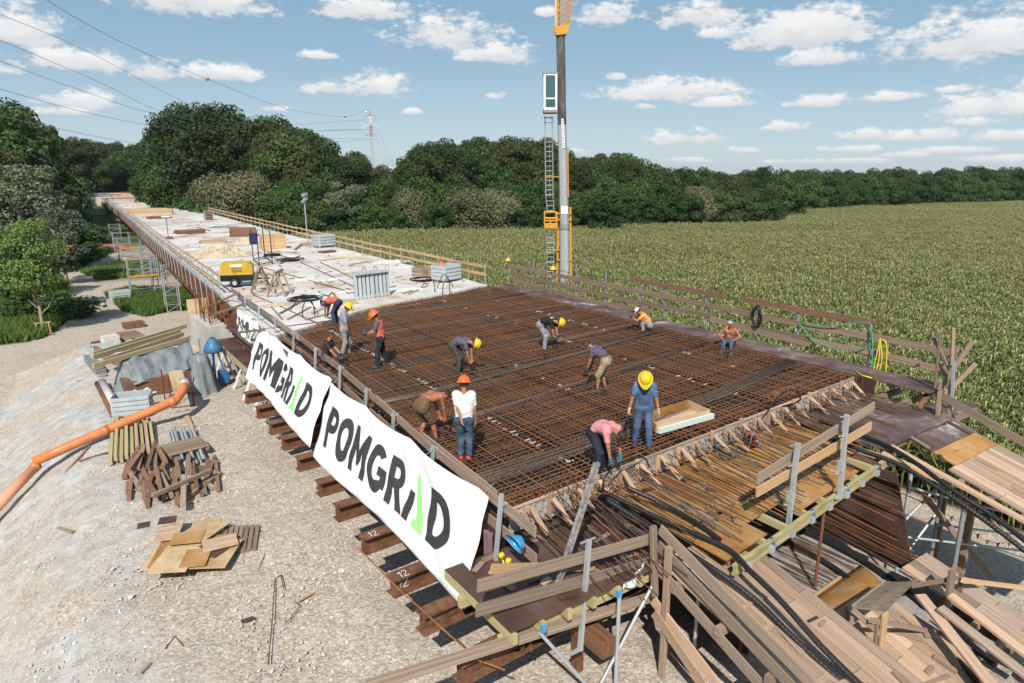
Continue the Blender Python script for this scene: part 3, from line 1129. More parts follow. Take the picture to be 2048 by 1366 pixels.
# left of the access road
tree_px('silver', 30, 62, 300, 92, 'tall silver-leaved poplar on the left behind the young tree', wide=1.15)
tree_px('silver', 31, 100, 395, 82, 'silver poplar between the tall one and the track', wide=1.2)
tree_px('silver', 13, 8, 415, 74, 'white-leaved poplar at the left frame edge', wide=1.1)
tree_px('acacia', 32, 20, 330, 98, 'dark acacia at the far left behind the poplars', wide=1.0)
tree_px('acacia', 33, 118, 318, 138, 'dark acacia over the start of the valley track', wide=1.0)
tree_px('acacia', 20, 0, 455, 66, 'dark bushy acacia low at the left frame edge', wide=1.0)
tree('young', 34, (pz(88, 668, -5).x, pz(88, 668, -5).y, -5), 8.6, 'bright green young tree with a pale trunk beside the gravel track', wide=0.88)
for k_b, (q_, yt_, D_e) in enumerate(((345, 372, 196), (358, 380, 182), (372, 378, 172), (388, 380, 162), (395, 372, 172), (404, 388, 153), (420, 390, 147), (440, 396, 140))):
    tree_px('shrub', 41, q_, yt_, D_e, ORD[k_b] + ' rounded bush from the left behind the far field-side deck railing', cat='bush', group='bushes right of the deck', wide=0.9)
tree_px('acacia', 35, 290, 340, 205, 'light green bushy tree at the far end of the bridge', wide=1.1)
tree_px('acacia', 32, 330, 325, 170, 'light green tree right of the bridge end', wide=1.1)
BUSH = ['green bush on the bank above the red fence', 'green bush left of the hanging gantry', 'upper green bush on the bank nearest the bridge', 'green bush below the red fence', 'green bush beside the earth bank under the scaffold', 'low bush left of the young tree', 'low bush right of the young tree trunk', 'low bush at the left frame edge below the poplars', 'farthest small bush under the bridge end', 'bush at the bend of the gravel track']
for k, (q, yt, D) in enumerate([(150, 452, 120), (185, 470, 125), (205, 455, 140), (150, 485, 108), (195, 492, 112), (40, 590, 64), (115, 600, 62), (10, 600, 64), (235, 462, 150), (130, 498, 98)]):
    tree_px('shrub', 40 + k % 3, q, yt, D, BUSH[k], cat='bush', group='bushes left of the bridge', wide=1.5)


# ------------------------------------------------------------------ grass tufts
def blades(name, poly, n_, h, mat, label):
    xs_ = [p[0] for p in poly]
    ys_ = [p[1] for p in poly]
    rg = np.random.default_rng(5)
    X = rg.uniform(min(xs_), max(xs_), n_ * 3)
    Y = rg.uniform(min(ys_), max(ys_), n_ * 3)
    ok = in_poly(X, Y, poly)
    X, Y = X[ok][:n_], Y[ok][:n_]
    Z = ground_np(X, Y)
    k = len(X)
    hh = h * rg.uniform(0.5, 1.3, k)
    a_ = rg.uniform(0, 6.28, k)
    w = 0.05 + 0.05 * rg.random(k)
    dx, dy = np.cos(a_) * w, np.sin(a_) * w
    lx, ly = rg.normal(0, 0.3, k) * hh, rg.normal(0, 0.3, k) * hh
    V = np.stack([np.stack([X - dx, Y - dy, Z - 0.03], 1), np.stack([X + dx, Y + dy, Z - 0.03], 1), np.stack([X + lx, Y + ly, Z + hh], 1)], 1).reshape(-1, 3)
    o = bpy.data.objects.new(name, np_mesh(name, V, np.arange(len(V)).reshape(-1, 3), [mat]))
    col.objects.link(o)
    return setp(o, label, 'grass', kind='stuff')


m_grass = leafmat('tall_grass', (0.07, 0.125, 0.025), (0.12, 0.195, 0.04), (0.22, 0.26, 0.08), trans=0.3)
blades('grass_patch', GRASS1, 26000, 0.55, m_grass, 'tall green grass between the track and the scaffolding')
blades('grass_patch', GRASS2, 12000, 0.5, m_grass, 'green grass patch farther along the track')
blades('grass_patch', GRASS3, 26000, 0.7, m_grass, 'green grass under the young tree left of the track')
blades('grass_patch', GRASS4, 8000, 0.8, m_grass, 'green scrub on the bank beside the red fence')

# ------------------------------------------------------------------ maize field
m_maize = leafmat('maize_leaves', (0.11, 0.145, 0.040), (0.19, 0.225, 0.072), (0.30, 0.305, 0.12), trans=0.3, rough=0.5)
m_tassel = M('maize_tassel', ((0.33, 0.30, 0.125), (0.42, 0.38, 0.18)), scale=3, rough=0.8)


def maize(seed):
    rg = random.Random(seed)
    V, F_, mi = [], [], []

    def strip(p, a, ln, w, lift, m):
        d = Vector((math.cos(a), math.sin(a), 0))
        s = Vector((-d.y, d.x, 0)) * w
        q = [p, p + d * ln * 0.5 + Vector((0, 0, lift)), p + d * ln + Vector((0, 0, lift - ln * 0.45))]
        o = len(V)
        V.extend([q[0] - s * 0.6, q[0] + s * 0.6, q[1] + s, q[1] - s, q[2] + s * 0.25, q[2] - s * 0.25])
        F_.extend([(o, o + 1, o + 2, o + 3), (o + 3, o + 2, o + 4, o + 5)])
        mi.extend([m, m])
    for c in range(3):
        x0, y0 = rg.uniform(-0.12, 0.12), (c - 1) * 0.22 + rg.uniform(-0.05, 0.05)
        H = rg.uniform(2.1, 2.45)
        o = len(V)
        for z in (0, H):
            for (ax, ay) in ((-0.015, -0.015), (0.015, -0.015), (0, 0.02)):
                V.append(Vector((x0 + ax, y0 + ay, z)))
        for i in range(3):
            F_.append((o + i, o + (i + 1) % 3, o + 3 + (i + 1) % 3, o + 3 + i))
            mi.append(0)
        a = rg.random() * 6.28
        for k in range(9):
            z = 0.55 + (H - 0.6) * k / 8
            a += math.pi + rg.uniform(-0.5, 0.5)
            strip(Vector((x0, y0, z)), a, rg.uniform(0.55, 0.85) * (1.0 if k < 7 else 0.7), 0.045, rg.uniform(0.12, 0.3), 0)
        for k in range(4):
            strip(Vector((x0, y0, H - 0.02)), rg.random() * 6.28, 0.13, 0.014, 0.22, 1)
    o = bpy.data.objects.new('maize_source', np_mesh('maize', np.array([tuple(v) for v in V]), np.array(F_), [m_maize, m_tassel], mi))
    return o


FIELD = [(24.2, -30), (24.2, 20), (25.5, 50), (27.5, 80), (30, 101), (46, 97), (63, 91), (90, 84), (113, 77.5), (122, 84), (133, 93), (146, 98), (180, 99), (262, 92), (330, 80), (330, 20), (200, -5), (60, -30)]
cp_, cs_, cr_, ck_ = [], [], [], []
rg = np.random.default_rng(3)
rowx = np.arange(24.3, 330, 0.72)
for rx_ in rowx:
    step = 0.62 if rx_ < 110 else 0.8
    yy = np.arange(-30, 103, step) + rg.uniform(-0.1, 0.1)
    xx = np.full_like(yy, rx_) + rg.uniform(-0.08, 0.08, len(yy))
    ang = np.arctan2(xx, yy)
    ok = in_poly(xx, yy, FIELD) & (ang < R(86))
    xx, yy = xx[ok], yy[ok] + rg.uniform(-0.12, 0.12, ok.sum())
    for x, y in zip(xx, yy):
        cp_.append((x, y, -5.0))
cp_ = np.array(cp_)
big_ = np.array([mnoise.noise((p[0] * 0.05, p[1] * 0.09, 0.3)) for p in cp_])
cs_ = 1.0 + 0.16 * big_ + rg.uniform(-0.09, 0.09, len(cp_))
scatter('maize_field', cp_, cs_, rg.uniform(-0.4, 0.4, len(cp_)) + (rg.random(len(cp_)) > 0.5) * math.pi, rg.integers(0, 4, len(cp_)), [maize(k) for k in range(4)], 'green maize field with tan tassels right of the bridge', 'maize')
print('maize clumps', len(cp_), 'wood trees', len(tp))

# ================================================================== bridge: cast deck, piers, edge form
bridge = E('bridge', (13, 60, 0), 'long unfinished concrete bridge deck on piers running to the wooded hills', 'bridge')
YS = np.concatenate([np.linspace(31.6, 60, 8), np.linspace(66, 222, 18)])
b = MB()
front_x = [6.75, 8.4, 11.4, 13.7, 16.8, 19.55]
front_y = [25.6, 26.5, 28.4, 29.3, 30.1, 31.2]


def deck_pt(u, v):
    if v < 0.12:
        x = lerp(6.75, 19.75, u)
        y0 = float(np.interp(x, front_x, front_y))
        y = lerp(y0, 34.0, v / 0.12)
    else:
        y = lerp(34.0, 222.0, ((v - 0.12) / 0.88) ** 1.3)
    L_, R_, z = deck(y)
    x = lerp(L_, R_, u) if v >= 0.12 else lerp(x, lerp(L_, R_, u), v / 0.12)
    return (x, y, z + 0.06 + 0.012 * mnoise.noise((x, y, 0)))


b.slab(deck_pt, 26, 60, 0.32)
b.build('deck_slab', m_conc, bridge)
# girders below the deck and the piers
for u0 in (0.28, 0.72):
    b = MB()
    pr = None
    for y in np.linspace(34, 220, 24):
        L_, R_, z = deck(y)
        q = Vector((lerp(L_, R_, u0), y, z - 0.95))
        if pr is not None:
            b.beam(pr, q, 2.6, 1.2)
        pr = q
    b.build('girder', m_concwall, bridge)
for y in (50, 76, 102, 128, 154, 180):
    L_, R_, z = deck(y)
    for u0 in (0.25, 0.75):
        x = lerp(L_, R_, u0)
        b = MB()
        b.cyl((x, y, gz(x, y) - 0.3), (x, y, z - 1.4), 0.55, n=14)
        b.build('pier_column', m_concwall, bridge, smooth=False)
    b = MB()
    b.beam((L_ + 1.5, y, z - 1.75), (R_ - 1.5, y, z - 1.75), 1.3, 0.6)
    b.build('pier_cap', m_concwall, bridge)
# rusted side form along the left edge, one panel after another
yk = list(np.arange(31.0, 221, 3.0))
for y0, y1 in zip(yk[:-1], yk[1:]):
    a0, _, z0 = deck(y0)
    a1, _, z1 = deck(y1)
    b = MB()
    b.hexa([(a0 - 0.30, y0, z0 - 1.0), (a1 - 0.30, y1 - 0.04, z1 - 1.0), (a1 - 0.22, y1 - 0.04, z1 - 1.0), (a0 - 0.22, y0, z0 - 1.0),
            (a0 - 0.10, y0, z0 - 0.04), (a1 - 0.10, y1 - 0.04, z1 - 0.04), (a1 - 0.02, y1 - 0.04, z1 - 0.04), (a0 - 0.02, y0, z0 - 0.04)])
    for k in range(4):
        t = (k + 0.5) / 4
        b.beam((lerp(a0, a1, t) - 0.36, lerp(y0, y1, t), lerp(z0, z1, t) - 1.02), (lerp(a0, a1, t) - 0.13, lerp(y0, y1, t), lerp(z0, z1, t) - 0.06), 0.06, 0.08, up=(1, 0, 0))
    b.build('edge_form_panel', m_rustpanel, bridge)
# pale kerb of fresh concrete between the panels and the railing
b = MB()
pr = None
for y in np.linspace(33, 220, 44):
    L_, R_, z = deck(y)
    q = Vector((L_ + 0.2, y, z + 0.09))
    if pr is not None:
        b.beam(pr, q, 0.38, 0.10)
    pr = q
b.build('edge_kerb', m_conc, bridge)


# ------------------------------------------------------------------ railings on the cast deck
def far_railing(side, y0, y1, step, label, wood, off, h=1.15):
    L_, R_, z = deck(y0)
    X = (lambda y: deck(y)[0] - off) if side < 0 else (lambda y: deck(y)[1] + off)
    root = E('guard_railing', (X(y0), y0, z), label, 'railing', 'guard railings along the bridge')
    y = y0
    ys_ = []
    while y < y1:
        z = deck(y)[2]
        t = rnd.uniform(-0.03, 0.03)
        board('post', (X(y), y, z - 0.35), (X(y) + t, y + t, z + h + rnd.uniform(0, 0.08)), 0.05, 0.06, m_galv, root)
        ys_.append(y)
        y += step * (1 if y < 90 else 1.3)
    for hh in (h - 0.16, h * 0.48):
        for k in range(0, len(ys_) - 2, 2):
            a_, c_ = ys_[k] - 0.15, ys_[min(k + 2, len(ys_) - 1)] + 0.15
            j = rnd.uniform(-0.03, 0.03)
            s_ = -0.05 * side
            board('rail_board', (X(a_) + s_, a_, deck(a_)[2] + hh + j), (X(c_) + s_ + 0.02, c_, deck(c_)[2] + hh + rnd.uniform(-0.03, 0.03)), 0.03, 0.15, wood, root)
    return root


far_railing(1, 31.6, 215, 2.05, 'long timber guard railing along the field side of the cast deck', m_woodnew, 0.05)
far_railing(-1, 36.5, 215, 1.9, 'timber guard railing along the scaffold side of the cast deck', m_woodnew, 0.0, h=1.2)
root = E('guard_railing', (6.6, 36, 0), 'outer row of grey tube posts hung on the rusted edge form', 'railing', 'guard railings along the bridge')
y = 36.0
pr = None
while y < 205:
    L_, _, z = deck(y)
    q = Vector((L_ - 0.42, y, z + 0.72))
    rod('post', (L_ - 0.36, y, z - 0.7), q, 0.028, m_galv, root)
    if pr is not None:
        rod('rail_tube', pr - Vector((0, 0, 0.06)), q - Vector((0, 0, 0.06)), 0.022, m_galvdk, root)
    pr = q
    y += 2.3 if y < 90 else 3.2


# ================================================================== deck form with the reinforcement mat
def yF(x):
    return 9.35 + 0.076 * (x - 6.3)


def yB(x):
    return float(np.interp(x, front_x, front_y)) - 0.05


XL = lambda y: float(np.interp(y, [9, 31], [6.45, 7.0]))
XR = 19.86
form = E('deck_form', (13, 9.5, -0.6), 'brown plywood deck form holding the rust coloured reinforcement mat', 'formwork')
# floor panels
for i in range(6):
    for j in range(9):
        x0 = lerp(6.2, 20.0, i / 6)
        x1 = lerp(6.2, 20.0, (i + 1) / 6) - 0.01
        y0 = lerp(9.4, 31.5, j / 9)
        y1 = lerp(9.4, 31.5, (j + 1) / 9) - 0.01
        board('floor_panel', (x0, (y0 + y1) / 2, -0.62), (x1, (y0 + y1) / 2, -0.62), y1 - y0, 0.03, m_plybrown, form)
# dusty edge strip on the field side, sheet after sheet
for j in range(9):
    y0, y1 = 8.4 + j * 2.5, 8.4 + (j + 1) * 2.5 - 0.012
    board('edge_sheet', (20.5, y0, 0.0), (20.5, y1, 0.0), 1.16, 0.03, m_plydust, form)
board('side_form', (19.90, 9.9, -0.3), (19.90, 31.0, -0.3), 0.03, 0.6, m_plybrown, form)
board('side_form', (6.12, 9.3, -0.32), (6.55, 25.5, -0.32), 0.03, 0.62, m_plybrown, form)
for j in range(18):
    y = 9.6 + j * 1.2
    board('cross_joist', (20.0, y, -0.12), (21.05, y, -0.12), 0.08, 0.2, m_woodyel, form)
    board('cross_joist', (6.6, y, -0.75), (20.9, y, -0.75), 0.10, 0.2, m_woodyel, form)
for x in (6.6, 9.5, 12.5, 15.5, 18.5, 20.6):
    board('main_girder', (x, 9.0, -1.02), (x, 31.0, -1.02), 0.2, 0.30, m_rust, form)
    for y in (10.2, 15, 20, 25, 30):
        board('prop', (x, y, -5.0), (x, y, -1.18), 0.12, 0.12, m_galvdk, form)

mat_ = E('reinforcement_mat', (13, 20, 0), 'dense rust brown grid of reinforcing bars covering the new deck', 'rebar mat')
# crosswise top bars
k = 0
s = 0.10
while True:
    y6 = 9.55 + s
    if y6 > 31.0:
        break
    x0 = XL(y6) + rnd.uniform(-0.08, 0.14)
    x1 = XR + rnd.uniform(-0.25, 0.05)
    sk = 0.076 + rnd.uniform(-0.004, 0.004)
    yy0, yy1 = y6 + sk * (x0 - 6.3), y6 + sk * (x1 - 6.3)
    while yy0 > yB(x0) - 0.02 and x0 < x1 - 0.5:
        x0 += 0.25
        yy0 = y6 + sk * (x0 - 6.3)
    if x0 < x1 - 1:
        mm = rnd.choice([m_rebar, m_rebar, m_rebardk, m_rebarblue])
        z0, z1 = rnd.uniform(-0.015, 0.012), rnd.uniform(-0.015, 0.012)
        if rnd.random() < 0.35:
            xm = lerp(x0, x1, rnd.uniform(0.3, 0.7))
            ym = y6 + sk * (xm - 6.3)
            rod('crosswise_bar', (x0, yy0, z0), (xm + 0.5, ym + 0.038, z1), 0.0115, mm, mat_)
            rod('crosswise_bar', (xm - 0.5, ym - 0.02, z0 + 0.006), (x1, yy1, z1), 0.0115, mm, mat_)
        else:
            rod('crosswise_bar', (x0, yy0, z0), (x1, yy1, z1), 0.0115, mm, mat_)
    s += rnd.choice([0.115, 0.13, 0.14, 0.155])
    k += 1
# lengthwise bars under them
x = 6.6
while x < 19.8:
    y0, y1 = yF(x) + 0.06, yB(x) + 0.0
    zt_ = rnd.choice([-0.026, 0.024, 0.024])
    rod('lengthwise_bar', (x, y0, zt_), (x + (0.25 if x < 10 else 0.05), y1, zt_), 0.0115, rnd.choice([m_rebar, m_rebar, m_rebardk]), mat_)
    x += rnd.uniform(0.15, 0.21)
# lower layers, hooks and chairs: too many and too hidden to pick apart
b = MB()


def thin(p0, p1, r):
    b.cyl(p0, p1, r, n=4, cap=False)


for q in np.arange(9.6, 31, 0.17):
    x0 = XL(q)
    if q + 0.076 * (x0 - 6.3) > yB(x0):
        x0 = float(np.interp(q - 0.4, front_y, front_x))
    thin((x0, q + 0.076 * (x0 - 6.3), -0.40), (19.7, q + 0.076 * 13.4, -0.40), 0.012)
for q in np.arange(6.6, 19.8, 0.2):
    thin((q, yF(q) + 0.05, -0.43), (q, yB(q), -0.43), 0.012)
for q in np.arange(6.7, 19.8, 0.6):
    for r_ in np.arange(10, 30.5, 0.5):
        if r_ < yB(q) - 0.1:
            thin((q, r_, -0.42), (q + rnd.uniform(-0.04, 0.04), r_ + rnd.uniform(-0.1, 0.1), -0.02), 0.009)
b.cur = 0
setp(b.build('lower_bars', m_rebardk, mat_), kind='stuff')
b = MB()
# zigzag stirrups sticking up along the right form, at the joint and along the back
for q in np.arange(10.2, 30.6, 0.22):
    thin((19.8, q, -0.40), (19.78, q + rnd.uniform(-0.05, 0.05), 0.07 + rnd.uniform(-0.03, 0.03)), 0.009)
for q in np.arange(6.9, 19.5, 0.16):
    y_ = yB(q)
    a_ = rnd.uniform(-0.12, 0.12)
    thin((q, y_ + 0.06, -0.20), (q + a_, y_ - 0.30, 0.03 + rnd.uniform(-0.02, 0.08)), 0.010)
    thin((q + a_, y_ - 0.30, 0.03), (q + 0.10, y_ - 0.55, 0.05), 0.010)
    thin((q, y_ + 0.06, -0.08), (q + rnd.uniform(-0.1, 0.1), y_ - 0.9, -0.05), 0.010)
setp(b.build('joint_stirrups', m_rebar, mat_), kind='stuff')
# short white spacers along the duct lines
b = MB()
for (xa, xb, ya, yb_, keep) in ((8.55, 8.75, 10.5, 25.5, 0.72), (15.3, 15.5, 10.4, 29.0, 0.3), (11.6, 11.9, 10.4, 18, 0.25), (17.6, 17.8, 12, 29, 0.18)):
    for q in np.arange(ya, yb_, 0.21):
        if rnd.random() > keep:
            continue
        x_ = lerp(xa, xb, (q - ya) / (yb_ - ya)) + rnd.uniform(-0.06, 0.06)
        b.beam((x_, q, 0.005), (x_ + rnd.uniform(0.08, 0.18), q + rnd.uniform(-0.03, 0.03), 0.005), 0.018, 0.025)
        if rnd.random() < 0.4:
            b.beam((x_ + 0.05, q - 0.06, 0.01), (x_ + 0.05, q + 0.1, 0.01), 0.018, 0.02)
setp(b.build('spacer_clips', flat('dirty_white_plastic', (0.52, 0.50, 0.47), var=0.2), mat_), kind='stuff')

# ducts lying lengthwise in the mat
for (xa, lab) in ((8.95, 'pair of black ducts buried in the mat nearest the banners'), (15.7, 'pair of black ducts buried in the mat near the field side'), (12.1, 'pair of black ducts buried in the middle of the mat')):
    o = E('duct_pair', (xa, 10, 0), lab, 'duct', 'ducts in the mat')
    for d in (0, 0.17):
        m2 = MB()
        m2.tube([(xa + d + 0.05 * math.sin(q * 0.7), q, -0.055 + 0.02 * math.sin(q)) for q in np.arange(9.9, 28 if xa > 10 else 24.5, 0.6)], 0.045, 8)
        m2.build('duct', m_duct, o, smooth=True)


# bundles of long bars laid across the mat
def bundle(pts, n_, w, lab, r=0.012, mm=m_rebarblue):
    P = [Vector(p) for p in pts]
    o = E('bar_bundle', P[0], lab, 'rebar', 'loose bar bundles on the mat')
    for k in range(n_):
        m2 = MB()
        off = (k / max(1, n_ - 1) - 0.5) * w
        m2.tube([p + Vector((rnd.uniform(-0.02, 0.02), off + rnd.uniform(-0.015, 0.015), 0.028 + 0.02 * (k % 3) + rnd.uniform(0, 0.006))) for p in P], r, 5)
        m2.build('bar', rnd.choice([mm, m_rebarblue, m_rebardk]), o, smooth=True)


bundle([pz(475, 668), pz(660, 645), pz(860, 618), pz(1050, 589)], 6, 0.16, 'long thin bundle of bars across the far end of the mat')
bundle([pz(735, 815), pz(860, 788), pz(1000, 750), pz(1160, 708), pz(1312, 665)], 7, 0.20, 'bundle of bars across the middle of the mat behind the bending men')
bundle([pz(822, 866), pz(1000, 818), pz(1200, 755), pz(1420, 686)], 5, 0.14, 'thin bundle of bars reaching the sitting man at the edge')
bundle([pz(908, 976), pz(1000, 947), pz(1150, 900), pz(1330, 832), pz(1450, 785), pz(1585, 724)], 12, 0.42, 'thick bundle of long bars across the near end of the mat')
bundle([pz(1090, 690), pz(1330, 640)], 3, 0.1, 'short bundle of bars near the squatting man', mm=m_rebar)

# ================================================================== banners
ARC = lambda cx, cy, rx, ry, a0, a1, n=10: [(cx + rx * math.cos(R(lerp(a0, a1, k / n))), cy + ry * math.sin(R(lerp(a0, a1, k / n)))) for k in range(n + 1)]
GLY = {
    'P': (0.66, [[(0, 0), (0, 1), (0.36, 1)] + ARC(0.36, 0.69, 0.31, 0.31, 90, -90) + [(0.25, 0.38), (0.25, 0)], [(0.25, 0.58)] + ARC(0.36, 0.69, 0.09, 0.11, -90, 90, 6) + [(0.25, 0.80)]]),
    'O': (0.86, [ARC(0.43, 0.5, 0.43, 0.52, 0, 348, 26), ARC(0.43, 0.5, 0.18, 0.27, 348, 0, 20)]),
    'M': (0.98, [[(0, 0), (0, 1), (0.22, 1), (0.49, 0.52), (0.76, 1), (0.98, 1), (0.98, 0), (0.73, 0), (0.73, 0.52), (0.53, 0.2), (0.45, 0.2), (0.25, 0.52), (0.25, 0)]]),
    'G': (0.86, [ARC(0.43, 0.5, 0.43, 0.52, 42, 318, 24) + [(0.86, 0.14), (0.86, 0.56), (0.46, 0.56), (0.46, 0.36), (0.62, 0.36), (0.62, 0.28)] + ARC(0.43, 0.5, 0.19, 0.27, 300, 55, 16)]),
    'R': (0.74, [[(0, 0), (0, 1), (0.38, 1)] + ARC(0.38, 0.70, 0.31, 0.30, 90, -60) + [(0.75, 0), (0.47, 0), (0.32, 0.37), (0.25, 0.37), (0.25, 0)], [(0.25, 0.58)] + ARC(0.38, 0.70, 0.09, 0.11, -90, 90, 6) + [(0.25, 0.81)]]),
    '/': (0.42, [[(0.0, 0), (0.26, 0), (0.42, 0.62), (0.20, 0.62)]]),
    'A': (0.46, [[(0.02, 1.05), (0.15, 1.0), (0.42, 0.0), (-0.01, 0.0), (0.01, 0.15), (0.115, 0.15)]]),
    'D': (0.80, [[(0, 0), (0, 1), (0.32, 1)] + ARC(0.32, 0.5, 0.48, 0.5, 90, -90, 16) + [], [(0.25, 0.2)] + ARC(0.32, 0.5, 0.22, 0.30, -90, 90, 12) + [(0.25, 0.8)]]),
}
from mathutils.geometry import tessellate_polygon


def banner(TL, TR, BR, BL, lab, seed, top_sag=0.12, fold=None):
    TL, TR, BR, BL = map(Vector, (TL, TR, BR, BL))
    nrm = (TR - TL).cross(BL - TL).normalized()
    if nrm.x > 0:
        nrm = -nrm
    Lg = (TR - TL).length

    def S(u, v, lift=0.0):
        p = TL.lerp(TR, u).lerp(BL.lerp(BR, u), v)
        w = 0.05 * math.sin(u * 17 + seed) * (1 - v) + 0.035 * math.sin(u * 9 + v * 4 + seed * 2) + 0.06 * mnoise.noise((u * 6 + seed, v * 2.5, 0.5)) + 0.03 * math.sin((u * 2.2 - v * 0.9) * 16 + seed + 2 * mnoise.noise((u * 4, v * 3, seed))) * (0.4 + 0.6 * abs(mnoise.noise((u * 3, v * 2, seed + 5))))
        sg = top_sag * abs(math.sin(u * math.pi * 3.0 + 0.4)) * (1 - v) ** 2
        bb = 0.06 * math.sin(u * math.pi * 2 + seed) * v ** 2
        if fold:
            u0, wd, dp = fold
            w -= dp * math.exp(-((u - u0) / wd) ** 2) * (1 - v * 0.4)
        return p + nrm * (w + lift) + Vector((0, 0, -sg - bb))
    root = E('banner', TL.lerp(BR, 0.5), lab, 'banner', 'banners hung along the deck edge')
    b = MB()
    b.slab(lambda u, v: S(u, v), 110, 24, 0.004, nrm)
    b.build('cloth', m_banner, root, smooth=True)
    adv = sum(GLY[c][0] + (0.10 if c not in '/R' else 0.03) for c in 'POMGR/AD')
    x = 0.0
    u0, u1, v0, v1 = 0.055, 0.90, 0.80, 0.27
    for c in 'POMGR/AD':
        wdt, loops = GLY[c]
        tri = tessellate_polygon([[Vector((p[0], p[1], 0)) for p in lp] for lp in loops])
        flatp = [p for lp in loops for p in lp]
        bm = bmesh.new()
        vv = [bm.verts.new((p[0], p[1], 0)) for p in flatp]
        for t in tri:
            try:
                bm.faces.new([vv[i] for i in t])
            except ValueError:
                pass
        for it in range(4):
            le = [e for e in bm.edges if e.calc_length() > 0.14]
            if le:
                bmesh.ops.subdivide_edges(bm, edges=le, cuts=1)
                bmesh.ops.triangulate(bm, faces=bm.faces[:])
        b = MB()
        bm.verts.index_update()
        vs = []
        for v_ in bm.verts:
            u = lerp(u0, u1, (x + v_.co.x) / adv)
            w = lerp(v0, v1, v_.co.y)
            vs.append(S(u, w, 0.007))
        b.add(vs, [tuple(q.index for q in f.verts) for f in bm.faces])
        bm.free()
        o = b.build('letter', m_inkgreen if c == 'A' else m_ink, root, smooth=True)
        x += wdt + (0.10 if c not in '/R' else 0.03)
    for q in range(5):
        u = 0.02 + q * 0.24
        p = S(u, 0.0)
        rod('tie', p, p + Vector((0.22, 0, 0.12)), 0.006, m_galvdk, root)
    return root


banner(pX(664, 762, 6.28), pX(969, 985, 5.88), pz(932, 1214, -1.1), pz(624, 908, -1.1), 'nearest and largest white banner with black letters and a green stroke', 1.0)
banner(pX(521, 650, 6.72), pX(664, 757, 6.30), pz(616, 890, -1.1), pz(492, 754, -1.1), 'middle white banner folded at the fourth letter', 2.3, fold=(0.42, 0.035, 0.25))
banner(pX(475, 617, 6.62), pX(521, 649, 6.60), pX(510, 696, 6.3), pX(474, 666, 6.36), 'small far white banner partly hidden behind the middle one', 3.1, top_sag=0.06, fold=(0.45, 0.05, 0.22))

# ------------------------------------------------------------------ edge boards and posts on the banner side
side = E('edge_railing', (6.2, 9, 0), 'weathered edge boards on grey posts behind the banners', 'railing')
KN = ([8.2, 10.2, 12.2, 15.4, 18.1, 25, 31.5, 37], [5.98, 6.06, 6.20, 6.46, 6.66, 6.95, 7.15, 7.3], [0.44, 0.44, 0.45, 0.5, 0.55, 0.6, 0.6, 0.62])
sx = lambda y: float(np.interp(y, KN[0], KN[1]))
sz = lambda y: float(np.interp(y, KN[0], KN[2]))
for (a_, c_) in ((8.05, 11.9), (11.7, 15.6), (15.4, 19.4), (19.2, 23.2), (23.0, 27.0), (26.8, 30.8), (30.6, 34.6)):
    board('edge_board', (sx(a_), a_, sz(a_) - 0.11), (sx(c_) + 0.03, c_, sz(c_) - 0.11), 0.035, 0.2, m_woodold if a_ < 20 else m_woodgrey, side)
    board('edge_board', (sx(a_) + 0.02, a_, sz(a_) - 0.62), (sx(c_) + 0.05, c_, sz(c_) - 0.62), 0.035, 0.2, m_woodold, side)
board('edge_board', (sx(9.6) + 0.14, 9.5, 0.30), (sx(12.4) + 0.12, 12.7, 0.34), 0.03, 0.24, m_woodgrey, side)
for y in (9.0, 11.8, 14.1, 16.1, 18.4, 20.8, 23.4, 26, 28.6, 31.2):
    board('post', (sx(y) - 0.30, y, -1.6 if y < 24 else -2.2), (sx(y) - 0.06, y, sz(y) + (0.18 if y < 10 else 0.06)), 0.07, 0.06, m_galv, side)
    board('clamp', (sx(y) - 0.13, y, sz(y) - 0.02), (sx(y) + 0.05, y, sz(y) - 0.02), 0.05, 0.05, m_galv, side)
board('hand_rail', pX(391, 625, 6.3), pX(478, 585, 7.1), 0.05, 0.09, m_woodold, side)
board('hand_rail', pX(428, 628, 6.3), pX(490, 608, 7.0), 0.05, 0.10, m_woodold, side)

